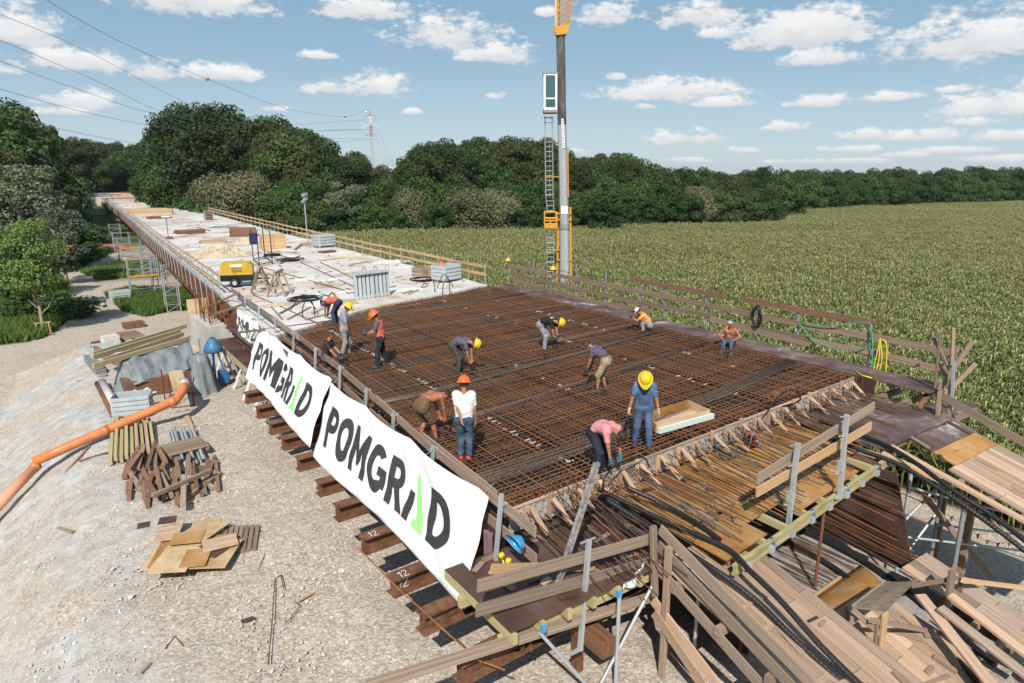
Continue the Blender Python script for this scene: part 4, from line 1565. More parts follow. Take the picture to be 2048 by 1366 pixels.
# ------------------------------------------------------------------ steel beams sticking out under the deck
by = [23.0, 21.3, 19.7, 18.3, 16.7, 15.0, 13.6, 12.0, 10.35, 9.1, 7.75]
bxe = [4.92, 4.85, 4.80, 4.76, 4.68, 4.64, 4.57, 4.52, 4.40, 4.36, 4.30]
names = ['eleventh rusty beam, farthest, its end under the middle banner', 'tenth rusty beam from the near end under the middle banner', 'ninth rusty beam from the near end under the middle banner', 'eighth rusty beam under the right end of the middle banner',
         'seventh rusty beam under the left end of the nearest banner', 'sixth rusty beam under the nearest banner', 'fifth rusty beam under the middle of the nearest banner', 'fourth rusty beam with its flange past the banner hem',
         'third rusty beam chalked with the number 12', 'second rusty beam beside the right end of the nearest banner', 'nearest rusty beam at the foot of the corner railing']
for y, xe, nm in zip(by, bxe, names):
    o = E('steel_beam', (xe, y, -1.5), nm, 'steel beam', 'steel beams under the deck')
    w, h, t = 0.30, 0.36, 0.028
    z0 = -1.52
    x1 = 9.0
    b = MB()
    for (dy, dz, ww, hh) in ((0, t / 2, w, t), (0, h - t / 2, w, t)):
        b.beam((xe, y, z0 + dz), (x1, y + 0.3, z0 + dz), ww, hh)
    b.build('flange', m_rust, o)
    b = MB()
    b.beam((xe + 0.004, y, z0 + h / 2), (x1, y + 0.3, z0 + h / 2), t * 0.7, h - 2 * t - 0.002)
    b.build('web', m_rust, o)
    b = MB()
    b.beam((xe + 1.15, y - 0.075, z0 + h / 2), (xe + 1.16, y - 0.075, z0 + h / 2), 0.12, h - 2 * t - 0.004)
    b.beam((xe + 1.30, y - 0.075, z0 + h / 2), (xe + 1.31, y - 0.075, z0 + h / 2), 0.12, h - 2 * t - 0.004)
    b.build('stiffener', m_rust, o)
    if abs(y - 10.35) < 0.01 or abs(y - 12.0) < 0.01:
        def stroke(pts, zz, yy, xx, sc_, vert):
            bb = MB()
            for p, q in zip(pts[:-1], pts[1:]):
                if vert:
                    bb.beam((xx + p[0] * sc_, yy, zz + p[1] * sc_), (xx + q[0] * sc_, yy, zz + q[1] * sc_), 0.004, 0.010)
                else:
                    bb.beam((xx + p[0] * sc_, yy - p[1] * sc_ * -1, zz), (xx + q[0] * sc_, yy - q[1] * sc_ * -1, zz), 0.010, 0.003)
            return bb
        for (dig, off) in (([(0.0, 0.7), (0.25, 1.0), (0.2, 0)], 0.0), ([(0.45, 0.75), (0.6, 1.0), (0.85, 0.95), (0.9, 0.7), (0.45, 0.0), (1.0, 0.05)], 0.0)):
            stroke(dig, z0 + h + 0.004, y - 0.11, xe + 0.16, 0.19, False).build('chalk_mark', m_white, o)
            if y < 11:
                stroke(dig, z0 + 0.08, y - 0.018, xe + 0.16, 0.2, True).build('chalk_mark', m_white, o)
# ledger that carries the beams, on short props
led = E('ledger', (6.9, 15, -2), 'rusted steel ledger in the shade under the row of beams', 'steel beam')
board('girder', (6.9, 7.2, -1.72), (6.9, 24.5, -1.72), 0.28, 0.34, m_rust, led)
for y in np.arange(8, 25, 2.7):
    board('prop', (6.9, y, -3.0), (6.9, y, -1.9), 0.16, 0.16, m_rust, led)
b = MB()
b.tube([pz(716, 1095, -1.15), pz(800, 1180, -1.15), pz(905, 1275, -1.12), pz(960, 1322, -1.12), pz(1010, 1340, -1.1)], 0.014, 5)
setp(b.build('tie_rod', m_rebar), 'thin rusty rod lying across the beam ends', 'rod')

# ------------------------------------------------------------------ field side railing next to the mat
rr = E('field_railing', (21.2, 20, 0), 'weathered plank railing on grey posts between the mat and the maize', 'railing')
XF = 21.25
for (p, q, m_) in (((1018, 531), (1350, 598), m_woodold), ((1345, 596), (1612, 651), m_woodold), ((1600, 649), (1762, 678), m_woodold), ((1700, 664), (1900, 704), m_woodold),
                   ((1022, 548), (1280, 606), m_woodold), ((1270, 604), (1425, 632), m_woodold), ((1420, 637), (1612, 688), m_woodold), ((1025, 559), (1160, 597), m_woodold), ((1150, 597), (1300, 622), m_woodold),
                   ((1462, 647), (1620, 680), m_woodold), ((1605, 677), (1762, 711), m_woodold), ((1700, 695), (1893, 741), m_woodold), ((1260, 558), (1449, 593), m_woodbrown), ((1480, 598), (1751, 647), m_woodbrown)):
    dx = -0.05 + rnd.uniform(-0.012, 0.012)
    board('rail_board', pX(p[0], p[1], XF + dx), pX(q[0], q[1], XF + dx), 0.035, 0.19, m_, rr)
for (x, t, bt) in ((1017, 512, 573), (1066, 521, 584), (1108, 536, 592), (1153, 536, 606), (1211, 545, 621), (1280, 560, 640), (1330, 573, 655), (1412, 584, 672), (1516, 602, 696), (1596, 617, 714), (1737, 648, 745), (1876, 664, 778)):
    p, q = pX(x, bt, XF), pX(x + 1, t, XF)
    p.z = min(p.z, -0.2)
    board('post', Vector((XF, p.y, -0.45)), Vector((XF, q.y, q.z)), 0.055, 0.07, m_galvdk, rr)
hang = E('cable_coil', pX(1513, 655, 21.15), 'black cable coil hung over a post of the field railing', 'cable')
for k in range(7):
    c = pX(1513, 634, 21.12) + Vector((0, rnd.uniform(-0.05, 0.05), rnd.uniform(-0.05, 0.05)))
    rx_, rz_ = rnd.uniform(0.12, 0.2), rnd.uniform(0.28, 0.4)
    MB().tube([c + Vector((rnd.uniform(-0.05, 0.05), rx_ * math.cos(t), rz_ * math.sin(t))) for t in np.linspace(0, 6.28, 15)], 0.014, 5).build('loop', m_black, hang, smooth=True)
m_green = flat('green_rope', (0.02, 0.33, 0.17), rough=0.6)
b = MB()
b.tube(spline([pX(1600, 644, 21.1), pX(1660, 652, 21.1), pX(1735, 645, 21.1), pX(1742, 672, 21.1), pX(1738, 690, 21.08), pX(1690, 703, 21.1), pX(1630, 680, 21.1), pX(1597, 646, 21.1)], 6), 0.016, 6)
b.tube(spline([pX(1742, 650, 21.05), pX(1745, 690, 21.05), pX(1745, 738, 21.05)], 5), 0.016, 6)
setp(b.build('green_hose', m_green, smooth=True), 'green hose looped between two posts of the field railing', 'hose')
b = MB()
for dx in (0, 6, 12):
    b.tube(spline([pX(1760, 678, 21.05), pX(1752 + dx, 715, 21.02), pX(1744 + dx, 752, 21.04)], 5), 0.017, 6)
b.tube(spline([pX(1760, 677, 21.05), pX(1773, 690, 21.02), pX(1771, 757, 21.0)], 5), 0.017, 6)
b.tube([pz(1710, 742, 0.04), pz(1725, 751, 0.04), pz(1743, 756, 0.04)], 0.02, 6)
setp(b.build('yellow_hose', m_yelplastic, smooth=True), 'yellow hose hanging in strands at the end of the field railing', 'hose')
b = MB()
b.tube(sag(pX(1090, 535, XF), pX(1280, 562, XF), 0.1) + sag(pX(1300, 575, XF), pX(1412, 596, XF), 0.25) + sag(pX(1412, 596, XF), pX(1510, 640, XF), 0.2), 0.012, 5)
setp(b.build('power_cable', m_black), 'black cable slung from post to post of the field railing', 'cable')

# ------------------------------------------------------------------ abutment with starter bars
ab = E('abutment', pX(415, 701, 5.8), 'low concrete abutment wall with rusty starter bars left of the deck', 'wall')
p0, p1 = pX(378, 629, 5.8), pX(415, 655, 5.8)
b = MB()
b.hexa([(5.8, p1.y, -4), (7.2, p1.y, -4), (7.2, p0.y, -5.2), (5.8, p0.y, -5.2), (5.8, p1.y, p1.z), (7.2, p1.y, p1.z), (7.2, p0.y, p0.z), (5.8, p0.y, p0.z)])
b.build('wall_block', m_concwall, ab)
for k in range(44):
    t = rnd.random()
    q = Vector((rnd.uniform(6.0, 6.9), lerp(p1.y + 0.2, p0.y - 0.2, t), lerp(p1.z, p0.z, t)))
    rod('starter_bar', q - Vector((0, 0, 0.1)), q + Vector((rnd.uniform(-0.08, 0.08), rnd.uniform(-0.08, 0.08), rnd.uniform(0.9, 1.3))), 0.018, m_rebar, ab)
q = pX(380, 617, 5.9)
board('shuttering_sheet', q + Vector((-0.1, 0.2, 0)), q + Vector((0.9, 0.2, 0)), 0.04, 0.9, m_plypale, ab)
# walkway under the far banner
wk = E('walkway', (6.4, 25, -1.5), 'brown plywood walkway with yellow edge beam under the far banner', 'walkway')
for k in range(4):
    board('deck_sheet', (6.35, 22 + k * 2.6, -1.35), (6.35, 24.55 + k * 2.6, -1.35), 0.9, 0.03, m_plybrown, wk)
board('edge_beam', (5.88, 22, -1.46), (5.88, 32.4, -1.46), 0.09, 0.2, m_woodyel, wk)
for k in range(7):
    y = 22.3 + k * 1.6
    board('strut', (5.7, y, -2.75), (6.3, y, -1.4), 0.06, 0.06, m_white, wk)
    board('strut', (6.2, y + 0.3, -2.75), (5.8, y + 0.3, -1.4), 0.06, 0.06, m_galv, wk)

# ================================================================== front end of the deck form
ZP = -0.45
stop = E('stop_end_form', (13, 9.6, -0.4), 'low plywood stop-end wall with wedge braces closing the near end of the mat', 'formwork')
m_splash = M('concrete_splashed_ply', ((0.10, 0.085, 0.07), (0.24, 0.21, 0.185), (0.42, 0.39, 0.36), (0.5, 0.4, 0.28)), scale=5, stretch=(5, 1, 1), rough=0.85, detail=8)
xa = [6.35, 8.6, 10.8, 13.0, 15.2, 17.4, 19.5]
for x0, x1 in zip(xa[:-1], xa[1:]):
    board('stop_board', (x0, yF(x0), -0.2), (x1 - 0.01, yF(x1), -0.2), 0.03, 0.46, m_splash, stop)
    board('top_batten', (x0, yF(x0) - 0.012, 0.05), (x1 - 0.01, yF(x1) - 0.012, 0.05), 0.05, 0.035, m_woodpink, stop)
for k in range(21):
    x = 6.7 + k * 0.625 + rnd.uniform(-0.08, 0.08)
    y = yF(x) - 0.05
    hh = rnd.choice([0.02, 0.12, 0.16])
    board('stud', (x, y, -0.43), (x + rnd.uniform(-0.03, 0.03), y - 0.02, hh), 0.09, 0.05, m_woodpink, stop)
    board('brace', (x + 0.06, y - 0.04, 0.0), (x + rnd.uniform(0.1, 0.22), y - rnd.uniform(0.42, 0.6), -0.40), 0.10, 0.035, m_woodpink, stop)

plat = E('end_platform', (12.5, 8, ZP), 'amber plywood working platform in front of the stop-end with a yellow edge beam', 'platform')
fy_ = lambda x: lerp(6.50, 7.32, (x - 9.1) / 6.2)
xe_ = [8.95, 10.3, 11.65, 13.0, 14.35, 15.75]
for i, (x0, x1) in enumerate(zip(xe_[:-1], xe_[1:])):
    for (f0, f1) in ((0.0, 0.36), (0.365, 1.0)):
        q0, q1 = lerp(fy_(x0) + 0.06, yF(x0) - 0.03, f0), lerp(fy_(x0) + 0.06, yF(x0) - 0.03, f1)
        if i == 1 and f0 == 0:
            q0 += 0.45
        if i == 4 and f0 == 0:
            q0 += 0.5
        b = MB()
        dy = fy_(x1) - fy_(x0)
        b.hexa([(x0, q0, ZP - 0.03), (x1 - 0.012, q0 + dy * 0.9, ZP - 0.03), (x1 - 0.012, q1 + 0.05, ZP - 0.03), (x0, q1, ZP - 0.03), (x0, q0, ZP), (x1 - 0.012, q0 + dy * 0.9, ZP), (x1 - 0.012, q1 + 0.05, ZP), (x0, q1, ZP)])
        b.build('ply_sheet', m_plyamber, plat)
# H beam: flanges and web of the yellow formwork timber
b = MB()
p, q = Vector((9.0, fy_(9.0) - 0.06, 0)), Vector((15.95, fy_(15.95) - 0.06, 0))
for (dz, w, h) in ((-0.53, 0.085, 0.045), (-0.69, 0.085, 0.045), (-0.61, 0.03, 0.12)):
    b.beam(p + Vector((0, 0, dz)), q + Vector((0, 0, dz)), w, h)
b.build('edge_beam', m_woodyel, plat)
for k in range(9):
    x = 9.3 + k * 0.8
    board('joist', (x, fy_(x) - 0.02, -0.55), (x, 9.3, -0.55), 0.08, 0.14, m_woodyel, plat)
    board('clamp', (x + 0.1, fy_(x) - 0.14, -0.66), (x + 0.1, fy_(x) + 0.02, -0.66), 0.12, 0.12, m_galv, plat)
    if k % 2:
        board('bracket', (x + 0.2, fy_(x) - 0.1, -0.75), (x + 0.2, fy_(x) - 0.02, -0.5), 0.08, 0.05, m_bluepaint, plat)
for (x, y) in ((1660, 1000), (1506, 1130)):
    t = pz(x, y, -0.75)
    rod('prop', (t.x, t.y + 0.1, -3.0), (t.x, t.y + 0.1, -0.7), 0.035, m_rust, plat, kind='pole')

# brown sheets at both ends of the platform
wing = E('platform_wing', (18, 8.5, -0.4), 'dusty dark brown plywood wing of the platform at the field corner', 'platform')
for (x0, x1, y0, y1) in ((15.78, 17.5, 7.45, 9.9), (17.52, 19.3, 7.5, 10.2), (19.32, 21.1, 7.6, 8.38)):
    board('ply_sheet', ((x0 + x1) / 2, y0, -0.36), ((x0 + x1) / 2, y1, -0.36), x1 - x0, 0.03, m_plydust, wing)
for k in range(4):
    board('joist', (15.8, 7.6 + k * 0.7, -0.47), (21.0, 7.6 + k * 0.7, -0.47), 0.08, 0.18, m_woodold, wing)
wing2 = E('platform_wing', (7, 8, -0.45), 'shaded brown plywood wing of the platform at the banner corner', 'platform')
for (x0, x1) in ((4.95, 6.2), (6.21, 7.5), (7.51, 8.9)):
    board('ply_sheet', ((x0 + x1) / 2, 7.25, -0.62), ((x0 + x1) / 2, 9.25, -0.62), x1 - x0, 0.03, m_plybrown, wing2)
for k in range(8):
    x = 5.0 + k * 0.52
    board('joist', (x, 7.20, -0.73), (x, 9.3, -0.73), 0.08, 0.18, m_woodyel, wing2)
    if k in (1, 4):
        board('joist_cap', (x, 7.17, -0.75), (x, 7.24, -0.75), 0.085, 0.12, m_blueplastic, wing2)
board('waling', (4.9, 7.5, -0.92), (8.9, 7.5, -0.92), 0.1, 0.2, m_woodyel, wing2)
board('waling', (4.9, 8.7, -0.92), (8.9, 8.7, -0.92), 0.1, 0.2, m_woodyel, wing2)
for (p, q) in (((1237, 1232), (1230, 1366)), ((1390, 1280), (1375, 1390))):
    a_ = pY(p[0], p[1], 7.2)
    rod('prop', (a_.x, 7.2, -3.0), (a_.x, 7.2, -0.8), 0.035, m_galv, wing2, kind='pole')
a_ = pY(1237, 1232, 7.2)
rod('diagonal_tube', (a_.x + 0.9, 7.25, -0.85), (a_.x - 0.6, 7.3, -2.9), 0.03, m_galv, wing2, kind='pole')
rod('diagonal_tube', (a_.x - 1.6, 7.25, -0.85), (a_.x - 0.2, 7.0, -2.9), 0.03, m_galv, wing2, kind='pole')

# bars running on through the stop-end over the platform
pb = E('projecting_bars', (13, 9, 0), 'row of rusty bars projecting from the stop-end over the platform', 'rebar')
x = 6.6
while x < 19.4:
    ln = rnd.choice([rnd.uniform(1.4, 2.4), rnd.uniform(2.4, 3.1)]) if x < 15.5 else rnd.uniform(1.2, 2.5)
    y = yF(x) + 0.1
    z0 = rnd.choice([-0.05, -0.30])
    ze = -0.34 if ln > 2 else -0.25
    zb = max(-0.41, ze + rnd.uniform(-0.05, 0.03)) if x > 8.9 else -0.5
    rod('bar', (x, y, z0), (x + rnd.uniform(-0.08, 0.05), y - ln, min(z0, zb) if z0 > -0.2 else zb + 0.02), 0.0125, rnd.choice([m_rebardk, m_rebar, m_rebardk, m_rebarblue]), pb)
    x += rnd.uniform(0.075, 0.13)

# guard rail standing on the platform edge
gr_ = E('platform_guard', pY(1585, 1000, 6.9), 'two-plank guard rail on grey brackets at the platform edge', 'railing')
board('rail_board', pY(1514, 958, 7.0), pY(1748, 812, 7.18), 0.035, 0.2, m_woodgrey, gr_)
board('rail_board', pY(1513, 985, 6.98), pY(1742, 852, 7.16), 0.035, 0.2, m_woodnew, gr_)
for (t, u) in (((1596, 886), (1576, 1058)), ((1694, 829), (1679, 994))):
    a_, c_ = pY(*u, 6.86), pY(*t, 6.90)
    board('bracket_post', a_, c_, 0.06, 0.09, m_galv, gr_)
    board('bracket_shoe', a_ + Vector((-0.14, 0, 0.01)), a_ + Vector((0.03, 0, 0.01)), 0.05, 0.05, m_galv, gr_)
    for f in (0.98, 0.75, 0.45, 0.3):
        p = a_.lerp(c_, f)
        board('hook', p, p + Vector((-0.16, 0.05, 0.0)), 0.02, 0.02, m_galv, gr_)
    p = a_.lerp(c_, 0.36)
    board('clamp_box', p + Vector((0, 0.02, -0.08)), p + Vector((0, 0.02, 0.12)), 0.11, 0.12, m_galv, gr_)


# corrugated ducts that drape from the mat down over the ramps
def duct(pts, r, lab, seg=0.035, mm=m_duct):
    P = spline(pts, 24)
    L = [0]
    for p, q in zip(P[:-1], P[1:]):
        L.append(L[-1] + (q - p).length)
    k = int(L[-1] / seg)
    A = np.array([tuple(p) for p in P])
    S_ = np.linspace(0, L[-1], k)
    X = np.stack([np.interp(S_, L, A[:, c]) for c in range(3)], 1)
    rr_ = [r * (1.0 if i % 2 else 0.955) for i in range(k)]
    b = MB()
    b.tube([Vector(x_) for x_ in X], rr_, 9)
    return setp(b.build('corrugated_duct', mm, smooth=False), lab, 'duct', 'corrugated ducts')


duct([pz(1196, 978, -0.1), pz(1325, 1040, -0.3), pz(1450, 1095, -0.38), pz(1500, 1142, -0.45), pz(1560, 1200, -0.62), pz(1640, 1290, -0.95), pz(1730, 1380, -1.3)], 0.05, 'black ribbed duct along the edge of the amber platform, left of two')
duct([pz(1215, 1000, -0.15), pz(1300, 1055, -0.4), pz(1414, 1129, -0.55), pz(1468, 1166, -0.68), pz(1521, 1209, -0.85), pz(1588, 1276, -1.1), pz(1690, 1370, -1.4)], 0.05, 'black ribbed duct lying on the planks beside the ramp railing')
duct([pz(1640, 840, -0.1), pz(1700, 862, -0.2), pz(1765, 887, -0.26), pz(1830, 925, -0.3), pz(1900, 976, -0.5), pz(1990, 1035, -0.8), pz(2080, 1105, -1.1)], 0.054, 'black ribbed duct on the field-side ramp, outer of two')
duct([pz(1640, 868, -0.1), pz(1720, 900, -0.2), pz(1800, 930, -0.3), pz(1900, 992, -0.6), pz(1980, 1048, -0.9), pz(2080, 1125, -1.3)], 0.054, 'black ribbed duct on the field-side ramp, inner of two')
duct([pz(1255, 975, -0.1), pz(1330, 1010, -0.3), pz(1400, 1050, -0.36), pz(1440, 1080, -0.40)], 0.05, 'short black duct end lying beside the long platform duct')
duct([pz(1170, 1010, -0.15), pz(1215, 1040, -0.45), pz(1290, 1085, -0.5)], 0.055, 'short black duct end behind the corner railing')
duct([pz(1560, 1075, -2.85), pz(1660, 1130, -2.85), pz(1740, 1190, -2.85), pz(1850, 1260, -2.9), pz(1960, 1366, -2.9)], 0.065, 'thick black duct on the low slab running to the near planks')
duct([pz(1640, 1075, -2.85), pz(1740, 1130, -2.85), pz(1850, 1210, -2.85), pz(1990, 1330, -2.9)], 0.065, 'thick black duct on the low slab next to the brown wall')
duct([pz(1580, 1050, -2.86), pz(1660, 1085, -2.86), pz(1735, 1118, -2.86)], 0.07, 'short cut black duct deep in the shade of the low slab')


# ------------------------------------------------------------------ ramps of planks
def plank_ramp(name, x0, x1, y0, y1, zf, w, mats, lab, under=True, gap=0.012):
    o = E(name, ((x0 + x1) / 2, y0, zf(y0)), lab, 'plank ramp', 'plank ramps')
    x = x0
    while x < x1 - 0.05:
        ww = w * rnd.uniform(0.85, 1.2)
        m_ = rnd.choice(mats)
        dz = rnd.uniform(-0.006, 0.006)
        cut = lerp(y0, y1, rnd.uniform(0.3, 0.7))
        for (a_, c_) in ((y0, cut + 0.005), (cut - 0.005, y1)):
            board('plank', (x + ww / 2, a_, zf(a_) + dz), (x + ww / 2, c_, zf(c_) + dz), ww - gap, 0.04, m_, o)
        x += ww
    if under:
        for k in range(5):
            y = lerp(y0, y1, (k + 0.5) / 5)
            board('cross_bearer', (x0 - 0.15, y, zf(y) - 0.11), (x1 + 0.1, y, zf(y) - 0.11), 0.1, 0.16, m_woodold, o)
    return o


zl = lambda y: -0.62 - (7.3 - y) * 0.26
plank_ramp('plank_ramp', 8.15, 10.0, 7.35, 2.6, zl, 0.22, [m_woodpink, m_woodpink, m_woodnew, m_woodgrey, m_woodold], 'ramp of bare planks descending from the banner corner')
zr_ = lambda y: -0.40 - (7.4 - y) * 0.27
o = plank_ramp('plank_ramp', 16.6, 19.2, 6.35, 3.2, zr_, 0.2, [m_woodpink, m_woodpink, m_woodgrey], 'ramp of fresh planks descending at the field side')
for k, (y0, y1) in enumerate(((7.42, 6.9), (6.89, 6.36))):
    board('brown_sheet', (18.1, y0, zr_(y0)), (18.1, y1, zr_(y1)), 2.2, 0.04, m_plyamber if k else m_plydust, o)
board('fillet_plank', (16.1, 7.45, -0.36), (16.35, 4.2, zr_(4.2)), 0.18, 0.06, m_woodpink, o)
board('fillet_plank', (15.6, 7.4, -0.40), (15.9, 6.2, zr_(6.2) + 0.02), 0.2, 0.07, m_woodnew, o)
zm = lambda y: -2.35 - (6.2 - y) * 0.28
plank_ramp('plank_ramp', 11.9, 13.3, 6.1, 2.6, zm, 0.24, [m_woodpink, m_woodgrey, m_woodpink], 'stepped ramp of pale planks below the timber box')
zm2 = lambda y: -2.2 - (6.0 - y) * 0.25
plank_ramp('plank_ramp', 14.2, 15.2, 6.0, 3.0, zm2, 0.24, [m_woodpink, m_woodgrey], 'narrow ramp of planks right of the tall timber post')

# railing on the left ramp
lr_ = E('ramp_railing', pX(1330, 1200, 8.05), 'three-plank weathered railing running down the banner-side ramp', 'railing')
for (p, q, X, m_) in (((1320, 1058), (1640, 1385), 8.15, m_woodgrey), ((1316, 1090), (1595, 1385), 8.10, m_woodgrey), ((1314, 1135), (1535, 1385), 8.05, m_woodgrey), ((1306, 1200), (1450, 1390), 8.0, m_woodpink), ((1308, 1225), (1420, 1390), 7.95, m_woodpink)):
    board('rail_board', pX(p[0], p[1], X), pX(q[0], q[1], X), 0.035, 0.2, m_, lr_)
a_, c_ = pX(1338, 1094, 8.0), pX(1322, 1366, 8.0)
board('post', Vector((8.0, a_.y - 0.02, -2.9)), a_, 0.09, 0.10, m_woodold, lr_)
for (x, y) in ((1320, 1060), (1318, 1200)):
    pass
board('strap_post', pX(1306, 1052, 7.95), pX(1310, 1192, 7.95), 0.12, 0.06, m_woodold, lr_)
# railing at the right ramp
rr2 = E('ramp_railing', pX(1878, 870, 19.3), 'weathered plank railing running down the field-side ramp', 'railing')
for (p, q) in (((1884, 792), (2070, 898)), ((1882, 830), (2070, 944)), ((1874, 876), (2070, 1000))):
    board('rail_board', pX(p[0], p[1], 19.3), pX(q[0], q[1], 19.3), 0.04, 0.2, m_woodgrey, rr2)
board('post', pX(1872, 872, 19.25), pX(1880, 783, 19.25), 0.16, 0.06, m_woodold, rr2)
board('post', pX(1896, 885, 19.4), pX(1900, 805, 19.4), 0.1, 0.06, m_woodold, rr2)
st = E('timber_clutter', pX(1890, 780, 20.2), 'cluster of crossed timber offcuts and a grey post at the field corner', 'timber')
for (p, q, w) in (((1878, 780), (1946, 683), 0.12), ((1889, 790), (1952, 727), 0.11), ((1867, 674), (1896, 735), 0.08), ((1869, 716), (1892, 752), 0.08), ((1907, 656), (1903, 730), 0.09), ((1913, 690), (1908, 740), 0.07), ((1880, 665), (1870, 776), 0.06)):
    board('offcut', pX(p[0], p[1], 20.2 + rnd.uniform(-0.15, 0.15)), pX(q[0], q[1], 20.2 + rnd.uniform(-0.15, 0.15)), 0.05, w, m_woodgrey if w > 0.08 else m_woodold, st)
board('grey_post', pX(1903, 820, 20.0), pX(1908, 722, 20.0), 0.06, 0.07, m_galv, st)
b = MB()
b.cyl(pz(1838, 815, -0.28), pz(1866, 776, -0.2), 0.09, n=14)
setp(b.build('steel_pipe', m_rust, smooth=True), 'short rusty steel pipe lying at the field corner of the platform', 'pipe')
m_red = flat('red_cloth', (0.45, 0.015, 0.03), rough=0.8)
b = MB()
c0 = pX(1913, 862, 19.45)
b.slab(lambda u, v: c0 + Vector((0.05 * math.sin(u * 9), -0.42 * u * (1 + 0.3 * v), -0.42 * v - 0.12 * u * v + 0.03 * math.sin(u * 14))), 12, 8, 0.012, (1, 0, 0))
setp(b.build('red_cloth', m_red, smooth=True), 'red garment hung over the field-side ramp railing', 'garment')

# ------------------------------------------------------------------ low slab with bars, and what stands on it
ls = E('low_slab', (12.5, 8, -3), 'rough concrete slab low between the ramps with loose bars on it', 'slab')
m_rough = M('rough_grey_concrete', ((0.16, 0.145, 0.13), (0.30, 0.28, 0.255), (0.42, 0.40, 0.37)), scale=3, pos=True, rough=0.95, detail=9, bump=0.3)
board('concrete', (12.4, 4.2, -3.05), (12.4, 10.5, -3.05), 5.6, 0.2, m_rough, ls)
for k in range(48):
    x = 10.0 + k * 0.105
    y1 = rnd.uniform(6.2, 7.6)
    rod('bar', (x, 10.3, -2.93 + rnd.uniform(0, 0.08)), (x + rnd.uniform(-0.15, 0.25), y1, -2.93 + rnd.uniform(0, 0.06)), 0.012, rnd.choice([m_rebardk, m_rebar, m_rebarblue]), ls)
wl_ = E('inner_wall_form', (15.6, 8, -2), 'tall dark brown form panel with bars passing through beside the low slab', 'formwork')
b = MB()
b.hexa([(15.55, 6.3, -3.0), (15.6, 6.3, -3.0), (15.6, 10.5, -3.0), (15.55, 10.5, -3.0), (15.55, 7.0, -0.75), (15.6, 7.0, -0.75), (15.6, 10.5, -0.75), (15.55, 10.5, -0.75)])
b.build('panel', m_plybrown, wl_)
for k in range(13):
    z = -2.7 + k * 0.15
    rod('bar', (15.45 - rnd.uniform(0, 0.1), 10.2, z + 0.1), (15.35 + rnd.uniform(-0.2, 0.15), rnd.uniform(5.9, 6.8), z - rnd.uniform(0.0, 0.12)), 0.012, rnd.choice([m_rebar, m_rebardk]), wl_)
hb = E('header_beam', (16.0, 7.4, -0.6), 'thick end-grain timber header at the corner of the platform wing', 'timber')
board('timber', (15.85, 7.35, -0.72), (15.85, 8.6, -0.72), 0.28, 0.28, m_woodbrown, hb)
lw = E('left_inner_wall', (9.9, 8, -2), 'shaded brown form side between the low slab and the banner-side ramp', 'formwork')
board('panel', (9.9, 6.6, -1.75), (9.9, 10.4, -1.75), 0.05, 2.5, m_plybrown, lw)
for (p, q) in (((1395, 1075), (1450, 1118)),):
    board('bearer', pz(1290, 1010, -0.62), pz(1462, 1120, -0.62), 0.14, 0.16, m_woodbrown, lw)
    board('bearer', pz(1340, 1050, -0.5), pz(1420, 1085, -0.5), 0.2, 0.05, m_plypale, lw)
curved = E('curved_sheet', pz(1640, 1180, -2.7), 'bent amber plywood sheet at the near end of the low slab', 'plywood')
b = MB()
A_, B_, C_, D__ = pz(1600, 1215, -2.9), pz(1720, 1130, -2.9), pz(1780, 1200, -2.55), pz(1680, 1290, -2.55)
b.slab(lambda u, v: A_.lerp(B_, u).lerp(D__.lerp(C_, u), v) + Vector((0, 0, 0.25 * math.sin(v * math.pi) * 0.6)), 10, 6, 0.02)
b.build('sheet', m_plyamber, curved, smooth=True)
board('edge_strip', A_ + Vector((0, 0, 0.04)), B_.lerp(A_, 0.35) + Vector((0, 0, 0.04)), 0.05, 0.05, m_woodnew, curved)

# timber box and tall post near the camera
tb = E('timber_box', pY(1760, 1300, 5.4), 'skewed timber box with a plywood lid standing by the tall post', 'timber box')
P4 = [pY(1706, 1214, 5.25), pY(1771, 1222, 4.95), pY(1831, 1162, 5.5), pY(1768, 1164, 5.8)]
b = MB()
b.hexa([p - Vector((0, 0, 0.02)) for p in P4] + P4)
b.build('lid', m_woodgrey, tb)
for (p, q, y0, y1, w, m_) in (((1708, 1218), (1692, 1305), 5.25, 5.2, 0.07, m_woodold), ((1758, 1235), (1745, 1400), 5.0, 5.0, 0.22, m_woodold), ((1770, 1228), (1762, 1310), 4.95, 4.95, 0.18, m_woodnew),
                              ((1706, 1220), (1766, 1272), 5.2, 4.95, 0.10, m_woodold), ((1698, 1258), (1810, 1375), 5.2, 4.6, 0.09, m_woodpink), ((1740, 1240), (1915, 1272), 5.0, 4.9, 0.09, m_woodgrey),
                              ((1706, 1214), (1770, 1164), 5.27, 5.82, 0.09, m_woodgrey), ((1822, 1172), (1924, 1155), 5.45, 4.9, 0.09, m_woodold), ((1924, 1160), (2060, 1177), 4.85, 4.6, 0.10, m_woodnew)):
    board('slat', pY(p[0], p[1], y0), pY(q[0], q[1], y1), 0.035, w, m_, tb, up=(0, 0, 1) if abs(p[0] - q[0]) > 30 else (1, 0, 0))
tp_ = E('tall_post', pY(1874, 1380, 4.95), 'tall wide plank post rising between the plank ramps', 'timber post')
board('plank', pY(1872, 1400, 5.0), pY(1905, 1136, 5.0), 0.26, 0.05, m_woodold, tp_, up=(0, 1, 0))
board('plank', pY(1892, 1400, 5.04), pY(1924, 1146, 5.04), 0.05, 0.09, m_woodold, tp_, up=(0, 1, 0))
